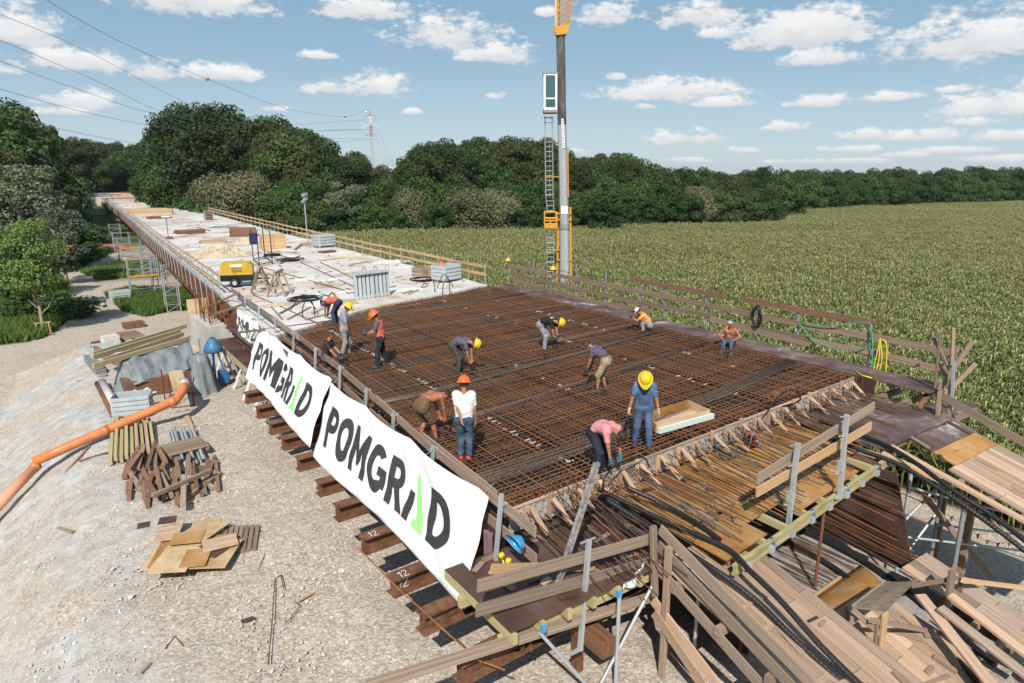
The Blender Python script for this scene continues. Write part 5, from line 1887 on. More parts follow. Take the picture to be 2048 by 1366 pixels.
# more bare planks and bearers in the near right corner
for k, (p, q, m_, lab) in enumerate((((1900, 1190), (2100, 1345), m_woodpink, 'long bare plank right of the tall post, upper of three'), ((1880, 1215), (2090, 1380), m_woodgrey, 'long bare plank right of the tall post, middle of three'), ((1840, 1190), (1990, 1380), m_woodpink, 'long bare plank right of the tall post, lower of three'))):
    o = E('loose_plank', pz(*p, -2.0), lab, 'plank', 'planks beside the tall post')
    board('plank', pz(p[0], p[1], -2.1), pz(q[0], q[1], -2.6), 0.22, 0.05, m_, o)
for k in range(5):
    o = None

# scaffold under the right ramp
sr = E('scaffold_bay', (17, 7, -4), 'grey tube scaffold frame with brown posts under the field-side ramp', 'scaffold')
for (x, y, z0, z1, r, m_) in ((16.3, 7.0, -4.2, -0.85, 0.045, m_galv), (17.6, 6.8, -4.2, -1.2, 0.045, m_galvdk), (16.6, 5.9, -4.2, -1.3, 0.05, m_galvdk)):
    rod('leg', (x, y, z0), (x, y, z1), r, m_, sr, kind='pole')
board('brown_post', (17.9, 6.2, -4.3), (17.9, 6.2, -1.0), 0.14, 0.14, m_woodold, sr)
board('brown_post', (18.6, 7.1, -4.3), (18.6, 7.1, -0.7), 0.12, 0.12, m_woodold, sr)
for (p, q) in (((16.3, 7.0, -2.6), (19.4, 4.6, -3.0)), ((16.3, 7.0, -1.3), (19.8, 4.2, -2.4)), ((16.3, 7.0, -3.4), (17.6, 6.8, -2.2)), ((16.3, 7.0, -2.2), (17.6, 6.8, -1.4)), ((17.6, 6.8, -2.6), (19.9, 5.0, -2.9))):
    rod('brace_tube', p, q, 0.03, m_galv, sr, kind='pole')
board('plank_brace', (16.6, 6.9, -1.4), (18.6, 5.8, -3.9), 0.05, 0.14, m_woodold, sr)
board('sheet', (17.0, 7.6, -3.3), (17.6, 7.6, -3.3), 0.03, 0.9, m_plypale, sr)
bt = E('bunting', pz(1860, 1000, -3.6), 'string of small red and yellow flags above the gravel under the ramp', 'bunting')
pts = sag(pz(1850, 985, -3.3), pz(1935, 1050, -3.3), 0.15, 8) + sag(pz(1935, 1050, -3.3), pz(2015, 1085, -3.3), 0.2, 8)
MB().tube(pts, 0.008, 4).build('cord', m_black, bt)
for k, p in enumerate(pts[1::2]):
    b = MB()
    b.add([p, p + Vector((0.13, -0.05, 0)), p + Vector((0.06, -0.03, -0.16)), p + Vector((0, 0.004, 0)), p + Vector((0.13, -0.046, 0)), p + Vector((0.06, -0.026, -0.16))], [(0, 1, 2), (5, 4, 3), (0, 3, 4, 1), (1, 4, 5, 2), (2, 5, 3, 0)])
    b.build('flag', m_red if k % 2 else m_yelplastic, bt)
b = MB()
b.tube(spline([pz(1850, 1086, -4.0), pz(1910, 1088, -4.0), pz(1990, 1098, -4.0), pz(2060, 1120, -4.0)], 6), 0.012, 5)
setp(b.build('garden_hose', m_green), 'thin green hose on the gravel under the field-side ramp', 'hose')

# ------------------------------------------------------------------ corner railing near the camera
cr_ = E('corner_railing', pY(1165, 1290, 7.5), 'three-plank weathered railing across the banner corner, nearest the viewer', 'railing')
board('rail_board', pY(955, 1172, 7.62), pY(1312, 1075, 7.45), 0.035, 0.2, m_woodgrey, cr_)
board('rail_board', pY(952, 1222, 7.62), pY(1308, 1122, 7.45), 0.035, 0.2, m_woodgrey, cr_)
board('rail_board', pY(730, 1374, 7.35), pY(1315, 1190, 7.45), 0.035, 0.2, m_woodgrey, cr_)
board('rail_board', pY(982, 1138, 7.8), pY(1190, 1132, 7.8), 0.035, 0.16, m_woodnew, cr_)
a_, c_ = pY(1160, 1300, 7.42), pY(1178, 1080, 7.42)
board('bracket_post', a_, c_, 0.06, 0.08, m_galv, cr_)
board('bracket_shoe', a_ + Vector((-0.2, 0, 0.02)), a_ + Vector((0.03, 0, 0.02)), 0.05, 0.05, m_galv, cr_)
board('hook', c_ + Vector((-0.18, 0, 0)), c_ + Vector((0.14, 0, 0.0)), 0.02, 0.025, m_galv, cr_)
# scaffold plank and steel channel leaning against it
b = MB()
p, q = pY(1093, 1240, 7.9), pY(1194, 925, 7.3)
x_, y_, z_, ln = frame(p, q, (0, 1, 0))
for off in (-0.04, 0.04):
    b.beam(p + y_ * off, q + y_ * off, 0.012, 0.07, up=(0, 1, 0))
b.beam(p, q, 0.08, 0.012, up=(0, 1, 0))
m_channel = M('mortar_splashed_steel', ((0.08, 0.08, 0.078), (0.28, 0.27, 0.25), (0.5, 0.48, 0.45)), scale=9, rough=0.7, detail=8)
setp(b.build('steel_channel', m_channel), 'mortar-splashed steel channel leaning steeply over the corner railing', 'channel')
# odds and ends at the corner
b = MB()
c0 = pY(1268, 1150, 7.36)
b.slab(lambda u, v: c0 + Vector((-0.28 + 0.5 * u, 0.03 * math.sin(u * 8) - 0.04, 0.16 * u - 0.34 * v * (0.5 + 0.6 * u) + 0.02 * math.sin(u * 13))), 14, 8, 0.006, (0, -1, 0))
setp(b.build('white_cloth', m_white, smooth=True), 'white cloth draped over the lowest plank of the corner railing', 'cloth')
m_bag = M('clear_plastic_bag', ((0.42, 0.42, 0.44), (0.62, 0.62, 0.64)), scale=8, rough=0.15, spec=0.7)
bg_ = MB()
c0 = pY(1130, 1225, 7.7)
bg_.lathe([(0.02, 0.26), (0.06, 0.22), (0.13, 0.1), (0.15, 0.0), (0.12, -0.1), (0.02, -0.13)], c0, 10, Matrix.Rotation(0.4, 3, 'Y'))
setp(bg_.build('plastic_bag', m_bag), 'crumpled clear plastic bag behind the corner railing', 'bag')
m_purple = flat('mauve_cloth', (0.20, 0.11, 0.14), rough=0.9)
b = MB()
c0 = pX(985, 1062, 5.95)
b.slab(lambda u, v: c0 + Vector((-0.1 + 0.04 * math.sin(u * 12), 0.2 * (u - 0.5), -0.62 * v + 0.03 * math.sin(u * 9))), 10, 8, 0.03, (-1, 0, 0))
setp(b.build('mauve_cloth', m_purple, smooth=True), 'mauve cloth hanging between the nearest banner and the corner post', 'cloth')


def helmet_mb(b, c, mt, s=1.0):
    """safety helmet: domed shell, rim and peak (peak towards +y)"""
    prof = [(0.135 * s * math.cos(t), 0.15 * s * math.sin(t)) for t in np.linspace(0, math.pi / 2 - 0.02, 9)]
    vs = []
    n_ = 20
    for (r_, z) in [(0.168 * s, -0.008 * s), (0.168 * s, 0.002 * s)] + prof:
        for j in range(n_):
            a = 2 * math.pi * j / n_
            pk = 1.0
            if r_ > 0.15 * s:
                pk = 1.0 + 0.36 * max(0, math.sin(a)) ** 3
            vs.append(Vector(c) + mt @ Vector((r_ * math.cos(a), r_ * 1.16 * math.sin(a) * pk, z)))
    k = len(prof) + 2
    b.add(vs, [(i * n_ + j, i * n_ + (j + 1) % n_, (i + 1) * n_ + (j + 1) % n_, (i + 1) * n_ + j) for i in range(k - 1) for j in range(n_)])
    # three raised ribs over the crown
    for off in (-0.035, 0.0, 0.035):
        pts = [Vector(c) + mt @ Vector((off * s, 0.157 * s * math.cos(t), 0.152 * s * math.sin(t))) for t in np.linspace(0.35, math.pi - 0.35, 9)]
        b.tube(pts, 0.009 * s, 5)
    return b


def loose_helmet(c, mt, mm, lab):
    o = helmet_mb(MB(), c, mt).build('safety_helmet', mm, smooth=True)
    return setp(o, lab, 'helmet', 'safety helmets left on site')


loose_helmet(pX(1030, 1088, 5.72), Matrix.Rotation(1.2, 3, 'Y'), m_blueplastic, 'light blue helmet hung on the post beside the nearest banner')
loose_helmet(pY(1916, 1290, 4.8), Matrix.Rotation(2.6, 3, 'X') @ Matrix.Rotation(0.4, 3, 'Y'), m_white, 'white helmet hung upside down on the slat by the tall post')
loose_helmet(pX(1016, 521, 21.2), Matrix.Identity(3), m_yelplastic, 'yellow helmet on the first post of the field railing')
loose_helmet(pX(1106, 538, 21.2), Matrix.Identity(3), m_yelplastic, 'yellow helmet on the railing post in front of the crane ladder')
em = MB()
c0 = pX(1012, 1118, 5.72)
em.tube([c0 + Vector((0.0, 0.12 * math.cos(t), 0.14 * math.sin(t))) for t in np.linspace(2.6, 6.8, 12)], 0.02, 6)
em.lathe([(0.01, 0.04), (0.05, 0.035), (0.055, -0.03), (0.01, -0.04)], c0 + Vector((-0.02, -0.1, 0.02)), 10, Matrix.Rotation(1.57, 3, 'X'))
em.lathe([(0.01, 0.04), (0.05, 0.035), (0.055, -0.03), (0.01, -0.04)], c0 + Vector((-0.02, 0.1, 0.02)), 10, Matrix.Rotation(1.57, 3, 'X'))
setp(em.build('ear_defenders', m_yelplastic, smooth=True), 'yellow ear defenders hung below the light blue helmet', 'ear defenders')

# recess box in the mat, and things lying around the stop-end
rb = E('recess_box', pz(1365, 850, 0), 'open amber plywood box set into the mat in front of the man in blue overalls', 'box')
P = [pz(1312, 868, 0.0), pz(1418, 838, 0.0), pz(1375, 818, 0.0), pz(1290, 845, 0.0)]
ctr = sum(P, Vector()) / 4
for k in range(4):
    a_, c_ = P[k], P[(k + 1) % 4]
    board('side', a_ + Vector((0, 0, 0.135)), c_ + Vector((0, 0, 0.135)), 0.035, 0.21, m_plyamber if k > 1 else m_plypale, rb)
b = MB()
b.add([p + Vector((0, 0, 0.042)) for p in P], [(0, 1, 2, 3)])
b.build('bottom', m_woodpink, rb)
m_foam = flat('pale_green_foam', (0.62, 0.70, 0.62), rough=0.8, var=0.04)
board('foam_strip', P[0] + Vector((0.0, -0.075, 0.10)), P[1] + Vector((0.05, -0.075, 0.10)), 0.08, 0.13, m_foam, rb)
reel = E('cable_reel', pz(1497, 895, ZP), 'red flanged cable reel on a wire stand on the amber platform', 'cable reel')
c0 = pz(1497, 895, ZP)
mt = Matrix.Rotation(0.35, 3, 'Y')
m_redpl = flat('red_plastic', (0.50, 0.05, 0.035), rough=0.45)
for z in (0.10, 0.34):
    MB().lathe([(0.03, z - 0.012), (0.17, z - 0.012), (0.17, z + 0.012), (0.03, z + 0.012)], c0, 18, mt).build('flange', m_redpl, reel)
MB().lathe([(0.08, 0.10), (0.08, 0.34)], c0, 14, mt).build('drum', m_black, reel)
MB().lathe([(0.0, 0.38), (0.05, 0.37), (0.06, 0.345)], c0, 10, mt).build('hub', m_bluepaint, reel)
for a in (0.5, 2.1, 3.7, 5.2):
    p = c0 + mt @ Vector((0.2 * math.cos(a), 0.2 * math.sin(a), 0.42))
    rod('stand_wire', c0 + Vector((0.22 * math.cos(a), 0.22 * math.sin(a), 0.0)), p, 0.01, m_galvdk, reel)
pump = MB()
c0 = pz(1438, 890, -0.25)
pump.lathe([(0.0, 0.16), (0.07, 0.14), (0.09, 0.05), (0.09, -0.08), (0.05, -0.12), (0.0, -0.12)], c0, 12, Matrix.Rotation(1.1, 3, 'Y'))
pump.tube(spline([c0, c0 + Vector((0.2, -0.2, 0.12)), c0 + Vector((0.1, -0.45, -0.1)), c0 + Vector((-0.25, -0.4, -0.15)), c0 + Vector((-0.1, -0.1, -0.12))], 6), 0.018, 6)
m_dkgreen = flat('dark_green_paint', (0.03, 0.10, 0.08), rough=0.5)
setp(pump.build('vibrator', m_dkgreen, smooth=True), 'dark green concrete vibrator with its hose resting on the stop-end', 'tool')
ho = MB()
ho.tube(spline([pz(1530, 830, 0.05), pz(1560, 790, 0.35), pz(1590, 780, 0.35), pz(1600, 800, 0.05), pz(1565, 812, 0.04), pz(1520, 805, 0.04)], 8), 0.02, 7)
setp(ho.build('black_hose', m_black, smooth=True), 'black hose looping over the mat near the field end of the stop-end', 'hose')
ho = MB()
ho.tube(spline([pz(1205, 985, 0.05), pz(1210, 955, 0.4), pz(1240, 925, 0.45), pz(1285, 915, 0.25), pz(1300, 935, 0.02)], 8), 0.018, 7)
setp(ho.build('black_hose', m_black, smooth=True), 'black hose arching beside the man in the pink shirt', 'hose')
# coils of bent wire and stirrups left on the mat
for k, (x, y, lab) in enumerate(((1560, 790, 'tangle of bent rusty stirrups on the mat at the field end'), (1195, 985, 'tangle of bent rusty stirrups at the middle of the stop-end'), (1120, 985, 'row of rusty stirrup loops near the leaning channel'))):
    b = MB()
    c0 = pz(x, y, 0.02)
    for j in range(9):
        q = c0 + Vector((0.13 * j - 0.5, rnd.uniform(-0.1, 0.1), 0))
        b.tube([q + Vector((rnd.uniform(-0.03, 0.03), 0.12 * math.cos(t), 0.10 * math.sin(t) + 0.06)) for t in np.linspace(0, 6.28, 11)], 0.011, 4)
    setp(b.build('stirrup_heap', m_rebar), lab, 'stirrups')

def litter(x0, x1, y0, y1, zf, n_, lab, lens=(0.15, 0.7), mats=None):
    o = E('offcut_litter', ((x0 + x1) / 2, (y0 + y1) / 2, zf((y0 + y1) / 2)), lab, 'offcuts', 'offcuts strewn over the formwork')
    for k in range(n_):
        x, y = rnd.uniform(x0, x1), rnd.uniform(y0, y1)
        a = rnd.choice([rnd.gauss(0.05, 0.15), rnd.gauss(1.57, 0.15), rnd.random() * 3.14])
        ln = rnd.uniform(*lens)
        dx, dy = math.cos(a) * ln / 2, math.sin(a) * ln / 2
        h = rnd.uniform(0.015, 0.05)
        board('offcut', (x - dx, y - dy, zf(y - dy) + 0.035 + h / 2), (x + dx, y + dy, zf(y + dy) + 0.035 + h / 2), rnd.uniform(0.03, 0.12), h, rnd.choice(mats or [m_woodpink, m_woodgrey, m_woodold, m_woodold, m_plybrown]), o)
    return o


litter(8.2, 10.0, 3.2, 7.2, zl, 14, 'offcuts and battens strewn down the banner-side ramp')
litter(16.7, 19.1, 4.0, 7.3, zr_, 8, 'offcuts strewn on the field-side ramp')
litter(11.9, 13.3, 3.0, 6.0, zm, 12, 'offcuts strewn on the ramp below the timber box')
litter(9.2, 15.6, 7.3, 9.2, lambda y: ZP - 0.025, 34, 'offcuts strewn among the bars on the amber platform', (0.08, 0.4))
litter(5.2, 8.8, 7.4, 9.1, lambda y: -0.62, 20, 'offcuts on the shaded wing behind the corner railing', (0.1, 0.5))
litter(10.2, 15.0, 4.6, 6.4, lambda y: -2.95, 10, 'offcuts lying on the low slab', (0.15, 0.9))

# ================================================================== things left of the deck
def pg(x, y):
    z = -3.0
    for _ in range(8):
        p = pz(x, y, z)
        z = 0.5 * z + 0.5 * gz(p.x, p.y)
    p = pz(x, y, z)
    return p


def pd(x, y):
    z = 0.06
    for _ in range(8):
        p = pz(x, y, z)
        z = deck(p.y)[2] + 0.06
    return pz(x, y, z + 0.008)


V3 = lambda x, y, z: Vector((x, y, z))
# orange drain pipe
pp = E('drain_pipe', pz(355, 790, -1.75), 'long orange drain pipe with an elbow running down the gravel slope', 'pipe')
a_, c_ = pz(352, 800, -1.85), pz(66, 924, -3.0)
b = MB()
el = [pz(368, 770, -1.55), pz(366, 778, -1.62), pz(360, 789, -1.75), a_]
b.tube(spline(el, 5) + [a_.lerp(c_, t) for t in (0.2, 0.4, 0.6, 0.8, 1.0)], 0.155, 16)
b.build('pipe', m_pipe, pp, smooth=True)
for t in (0.03, 0.52):
    p = a_.lerp(c_, t)
    d_ = (c_ - a_).normalized()
    MB().cyl(p - d_ * 0.12, p + d_ * 0.12, 0.168, n=16).build('socket', m_pipe, pp, smooth=True)
MB().cyl(pz(368, 771, -1.56), pz(369, 763, -1.48), 0.18, n=16).build('steel_collar', m_galv, pp, smooth=True)
p2_ = E('drain_pipe', pz(40, 960, -3.4), 'paler lower length of orange pipe at the left edge', 'pipe')
b = MB()
b.cyl(pz(72, 932, -3.15), pz(-40, 1050, -4.0), 0.15, n=16)
b.build('pipe', M('faded_orange_pipe', ((0.55, 0.24, 0.13), (0.66, 0.33, 0.2)), scale=2, rough=0.5), p2_, smooth=True)
MB().cyl(pz(74, 930, -3.14), pz(66, 938, -3.2), 0.165, n=16).build('socket', m_pipe, p2_, smooth=True)
tr_ = E('pipe_trestle', pg(345, 815), 'red steel trestle carrying the elbow end of the orange pipe', 'trestle')
m_redpaint = flat('dark_red_paint', (0.20, 0.03, 0.03), rough=0.6)
for (x, y, t) in ((330, 760, 0), (344, 818, 0), (378, 752, 0), (388, 812, 0)):
    p = pg(x, max(y, 800))
    rod('leg', V3(p.x, p.y, p.z - 0.1), V3(p.x, p.y, -1.45), 0.025, m_redpaint, tr_)
p, q = pz(340, 790, -1.95), pz(388, 785, -1.95)
rod('cross_bar', p, q, 0.025, m_redpaint, tr_)
rod('cross_bar', p + V3(0, 0, -0.5), q + V3(0, 0, -0.5), 0.025, m_redpaint, tr_)
board('rest_board', pz(350, 742, -1.6), pz(362, 782, -1.75), 0.5, 0.03, m_plypale, tr_)


def sheet(b, A, B, C, D, amp, seed, nu=48, nv=26, t=0.012, sagz=0.0):
    """creased cloth between four corners A B C D (going round)"""
    A, B, C, D = map(Vector, (A, B, C, D))
    nr = (B - A).cross(D - A).normalized()

    def S(u, v):
        p = A.lerp(B, u).lerp(D.lerp(C, u), v)
        w = amp * (mnoise.noise((u * 3.1 + seed, v * 1.5, 0)) + 0.5 * mnoise.noise((u * 9 + seed, v * 3, 2)) + 0.55 * math.sin(u * 34 + 5 * mnoise.noise((u * 3, v * 2, seed))) * (0.3 + v) * abs(mnoise.noise((u * 4, seed, 1))) + 0.35 * abs(mnoise.noise((u * 14, v * 9, seed))))
        return p + nr * w - Vector((0, 0, sagz * math.sin(u * math.pi) * math.sin(v * math.pi)))
    return b.slab(S, nu, nv, t, nr)


tp5 = E('covered_stack', pg(310, 790), 'stack covered by grey tarpaulin with long yellow timbers on top', 'covered stack')
rT = [pz(243, 722, -1.35), pz(378, 684, -1.25)]
b = MB()
sheet(b, rT[0], rT[1], pz(394, 735, -1.95), pz(268, 772, -2.15), 0.17, 1.0)
b.build('tarpaulin', m_tarp, tp5, smooth=True)
b = MB()
sheet(b, rT[0] + V3(0, 0, 0.0), rT[0] + V3(0.25, -0.2, -0.05), pz(272, 792, -2.6), pz(222, 788, -2.7), 0.10, 4.0, 12, 12)
b.build('tarpaulin_flap', m_tarp, tp5, smooth=True)
b = MB()
sheet(b, rT[0] + V3(0, 0, 0.01), rT[1] + V3(0, 0, 0.01), rT[1] + V3(0.3, 1.3, 0.0), rT[0] + V3(0.3, 1.3, 0.0), 0.05, 7.0)
b.build('tarpaulin_top', m_tarp, tp5, smooth=True)
b = MB()
sheet(b, pz(266, 768, -2.15), pz(394, 733, -2.0), pz(398, 760, -2.62), pz(268, 800, -2.65), 0.16, 9.0)
b.build('pale_sheet', m_foil, tp5, smooth=True)
p = pg(300, 800)
board('pallet_base', V3(1.9, 30.2, -2.35), V3(5.0, 30.6, -2.35), 1.2, 0.7, m_woodbrown, tp5)
for (p, q) in (((186, 708), (372, 652)), ((186, 714), (360, 662)), ((205, 722), (366, 668)), ((186, 732), (378, 676))):
    board('formwork_timber', pz(p[0], p[1], -1.22), pz(q[0], q[1], -1.12), 0.10, 0.18, m_woodyel if p[0] < 200 else m_woodpink, tp5)
board('bearer', pz(240, 725, -1.6), pz(190, 700, -1.6), 0.1, 0.4, m_woodbrown, tp5)
board('bearer', pz(330, 668, -1.6), pz(372, 690, -1.6), 0.1, 0.4, m_woodbrown, tp5)

mx_ = E('wrapped_machine', pg(408, 785), 'machine wrapped in creased grey tarpaulin beside the blue one', 'machine')
c0 = pg(408, 785)
b = MB()
PR = [(0.62, 0.0), (0.58, 0.25), (0.50, 0.6), (0.44, 0.95), (0.38, 1.3), (0.30, 1.55), (0.14, 1.64), (0.02, 1.66)]
vs = []
n_ = 36
for (r_, z) in PR:
    for j in range(n_):
        a = 2 * math.pi * j / n_
        k = 1 + 0.22 * math.sin(a * 7 + z * 2) * (1 - z / 1.9) + 0.25 * mnoise.noise((math.cos(a) * 1.5, math.sin(a) * 1.5, z * 1.4))
        vs.append(c0 + V3(r_ * k * math.cos(a) * 0.9, r_ * k * math.sin(a), z))
b.add(vs, [(i * n_ + j, i * n_ + (j + 1) % n_, (i + 1) * n_ + (j + 1) % n_, (i + 1) * n_ + j) for i in range(len(PR) - 1) for j in range(n_)])
b.build('tarpaulin', m_tarp, mx_, smooth=True)
bm_ = E('blue_mixer', pg(441, 768), 'small blue concrete mixer with a conical drum by the abutment', 'mixer')
c0 = pg(441, 768)
b = MB()
b.lathe([(0.10, 0.55), (0.16, 0.50), (0.34, 0.22), (0.40, 0.02), (0.36, -0.04), (0.0, -0.05)], c0 + V3(-0.12, 0.1, 1.45), 20)
b.build('drum', M('faded_blue_paint', ((0.03, 0.13, 0.26), (0.06, 0.20, 0.36)), scale=4, rough=0.5), bm_, smooth=True)
for (x, y) in ((-0.3, -0.2), (0.3, -0.2), (-0.1, 0.35)):
    rod('leg', c0 + V3(x, y, 0), c0 + V3(x * 0.3 - 0.1, y * 0.3, 1.45), 0.035, m_bluepaint, bm_)
board('motor_box', c0 + V3(0.1, -0.2, 0.1), c0 + V3(0.1, -0.2, 0.62), 0.36, 0.32, m_bluepaint, bm_)
rod('drum_opening', c0 + V3(-0.12, 0.1, 1.99), c0 + V3(-0.12, 0.1, 2.02), 0.10, m_black, bm_, kind='pole')


# ribbed grey steel crates
def crate_proto(w, d, h, mat, name='steel_crate', ribs=4):
    o = E(name, (0, 0, 0), '', 'crate')
    for (c, s) in (((0, -d / 2, h / 2 + 0.1), (w, 0.03, h)), ((0, d / 2, h / 2 + 0.1), (w, 0.03, h)), ((-w / 2, 0, h / 2 + 0.1), (0.03, d - 0.032, h)), ((w / 2, 0, h / 2 + 0.1), (0.03, d - 0.032, h))):
        b = MB()
        b.box(c, s)
        for k in range(ribs):
            z = 0.1 + h * (k + 0.5) / ribs
            if s[0] > s[1]:
                b.box((c[0], c[1] + 0.032 * (1 if c[1] > 0 else -1), z), (w - 0.1, 0.03, h / ribs * 0.5))
            else:
                b.box((c[0] + 0.032 * (1 if c[0] > 0 else -1), c[1], z), (0.03, d - 0.15, h / ribs * 0.5))
        b.build('side_wall', mat, o)
    MB().box((0, 0, 0.12), (w - 0.035, d - 0.035, 0.03)).build('floor', mat, o)
    for sx_ in (-1, 1):
        for sy_ in (-1, 1):
            MB().box((sx_ * (w / 2 - 0.06), sy_ * (d / 2 - 0.06), 0.05), (0.09, 0.09, 0.1)).build('foot', mat, o)
    return o


cp0 = crate_proto(1.25, 0.85, 0.72, m_zinc)
CR = [(pg(268, 829), 0.98, -0.25, 'ribbed grey steel crate under the elbow of the orange pipe'), (pg(215, 722), 1.0, 0.05, 'grey crate with white sacks behind the covered stack'),
      (pz(242, 603, -5), 1.2, 0.1, 'small grey crate standing alone on the far gravel track'), (pd(893, 562), 1.15, 0.35, 'grey steel crate on the deck corner with an orange helmet on it'),
      (pd(648, 494), 1.35, 0.25, 'grey steel crate beside the lamp mast'), (pd(350, 412), 1.8, 0.2, 'grey crate at the far end of the deck by the railing')]
for k, (p, s, rz, lab) in enumerate(CR):
    o = cp0 if k == 0 else copy_tree(cp0)
    o.location = p
    o.rotation_euler = (0, 0, rz)
    o.scale = (s, s, s)
    setp(o, lab, 'crate', 'grey steel crates')
hh = pd(893, 562)
loose_helmet(V3(hh.x - 0.3, hh.y, hh.z + 0.98), Matrix.Identity(3), m_orplastic, 'orange helmet on top of the grey crate on the deck')


# pallets
def pallet_proto(mat):
    o = E('pallet', (0, 0, 0), '', 'pallet')
    for k in range(7):
        board('deck_slat', (-0.6, -0.36 + k * 0.12, 0.135), (0.6, -0.36 + k * 0.12, 0.135), 0.095, 0.022, mat, o)
    for x in (-0.55, 0, 0.55):
        board('stringer', (x, -0.4, 0.075), (x, 0.4, 0.075), 0.09, 0.09, mat, o)
        board('foot_slat', (x, -0.4, 0.012), (x, 0.4, 0.012), 0.1, 0.022, mat, o)
    return o


pl0 = pallet_proto(m_woodold)
for k, (p, rz, tilt, lab) in enumerate([(pg(372, 912) + V3(0, 0, 0.22), 0.15, 0.12, 'grey-brown pallet tilted on the steel tubes'), (pg(480, 1085), 1.25, 0.1, 'dark weathered pallet at the right end of the plywood heap'),
                                  (pg(262, 683) + V3(0, 0, 0.2), 0.4, 0.2, 'pallet leaning on rubble behind the covered stack'), (pg(255, 668), 0.1, 0.0, 'pallet lying flat behind the leaning one'), (pg(396, 1118) + V3(0, 0, -0.03), -0.45, 0.0, 'pallet under the heap of plywood offcuts')]):
    o = pl0 if k == 0 else copy_tree(pl0)
    o.location = p
    o.rotation_euler = (tilt, 0, rz)
    setp(o, lab, 'pallet', 'pallets on the gravel')
    if k == 4:
        o.scale = (1.15, 1.2, 1.0)

# heap of plywood offcuts
ph = E('plywood_heap', pg(395, 1120), 'heap of amber and pale plywood offcuts stacked on a pallet', 'plywood')
c0 = pg(395, 1120)
for k, (x, y, w, d, rz, z, m_) in enumerate([(380, 1105, 1.7, 1.3, -0.5, 0.18, m_plypale), (385, 1100, 1.6, 1.2, -0.4, 0.21, m_plyamber), (395, 1108, 1.65, 1.2, -0.55, 0.24, m_plypale), (350, 1120, 0.8, 1.0, -0.5, 0.28, m_plypale),
                                             (340, 1060, 0.5, 1.0, -0.35, 0.28, m_woodpink), (410, 1058, 0.75, 1.0, -0.9, 0.31, m_plypale), (375, 1075, 0.7, 0.55, -0.4, 0.33, m_plyamber), (392, 1115, 0.55, 0.75, -0.4, 0.30, m_plyamber),
                                             (420, 1100, 0.42, 0.7, 0.6, 0.27, m_plybrown), (440, 1085, 0.75, 0.55, -0.1, 0.32, m_woodpink), (335, 1040, 0.4, 0.35, -0.3, 0.30, m_plybrown)]):
    p = pz(x, y, c0.z + z)
    u = V3(math.cos(rz), math.sin(rz), 0) * (w / 2)
    board('offcut', p - u, p + u, d, 0.02, m_, ph)
# timbers: a loose heap of brown sleepers
th = E('sleeper_heap', pg(340, 990), 'untidy heap of dark brown timber blocks and beams', 'timber')
c0 = pg(340, 990)
for k in range(58):
    x = rnd.uniform(255, 425)
    y = rnd.uniform(925, 1000) if x < 380 else rnd.uniform(940, 985)
    lay = rnd.choice([0, 0, 1, 1, 2, 3]) if 270 < x < 400 else 0
    p = pg(x, y) + V3(0, 0, 0.06 + lay * 0.11)
    rz = R(rnd.gauss(80, 7)) if rnd.random() < 0.92 else rnd.random() * 3
    ln = rnd.uniform(0.8, 2.1)
    u = V3(math.cos(rz) * ln / 2 * 1.1, math.sin(rz) * ln / 2 * 1.1, rnd.uniform(-0.03, 0.03))
    board('timber', p - u, p + u, rnd.uniform(0.09, 0.15), rnd.uniform(0.09, 0.12), rnd.choice([m_woodbrown] * 6 + [m_woodold, m_woodold, m_woodgrey]), th)
yh = E('timber_stack', pg(260, 900), 'stack of yellow formwork timbers lying under the orange pipe', 'timber')
for k in range(9):
    p, q = pg(222 + k * 11, 932 - k * 2), pg(228 + k * 9, 850)
    board('formwork_timber', p + V3(0, 0, 0.12 + 0.1 * (k % 2)), q + V3(0, 0, 0.18 + 0.1 * (k % 2)), 0.1, 0.18, m_woodyel if k not in (5, 7) else m_woodpink, yh)
gt = E('tube_bundle', pg(365, 885), 'bundle of short grey steel tubes under the tilted pallet', 'tubes')
for k in range(9):
    p, q = pg(352 + k * 7, 930 - 2 * (k % 2)), pg(338 + k * 6, 868)
    rod('tube', p + V3(0, 0, 0.06 + 0.09 * (k % 3)), q + V3(0, 0, 0.06 + 0.09 * (k % 3)), 0.045, m_galv, gt, kind='pole')
ub = E('channel_stack', pg(200, 750), 'stack of grey steel channels and rusty bits beside the covered stack', 'steel stack')
for k in range(14):
    p, q = pg(195 + (k % 5) * 4, 752 - (k % 5)), pg(172 + (k % 5) * 4, 725)
    zz = 0.08 + 0.13 * (k // 5)
    board('channel', p + V3(0, 0, zz), q + V3(0, 0, zz), 0.1, 0.1, m_galvdk, ub)
rb_ = E('rubble_heap', pg(270, 660), 'rusty brown steel plates and box on the gravel near the abutment', 'scrap')
for (x, y, w, d, h, m_) in ((268, 655, 1.3, 0.9, 0.4, m_rust), (262, 700, 1.0, 0.5, 0.15, m_rust), (205, 690, 0.9, 0.5, 0.2, m_rust), (222, 690, 0.7, 0.6, 0.5, m_foil)):
    p = pg(x, y)
    board('plate', p + V3(-w / 2, 0, h / 2), p + V3(w / 2, 0.2, h / 2), d, h, m_, rb_)
fo = E('white_roll', pg(235, 830), 'white plastic roll and rusty tube beside the ribbed crate', 'roll')
MB().cyl(pg(206, 775) + V3(0, 0, 0.25), pg(238, 832) + V3(0, 0, 0.2), 0.15, n=14).build('roll', m_foil, fo, smooth=True)
MB().cyl(pg(196, 776) + V3(0, 0, 0.2), pg(228, 838) + V3(0, 0, 0.15), 0.11, n=14).build('tube', m_rust, fo, smooth=True)
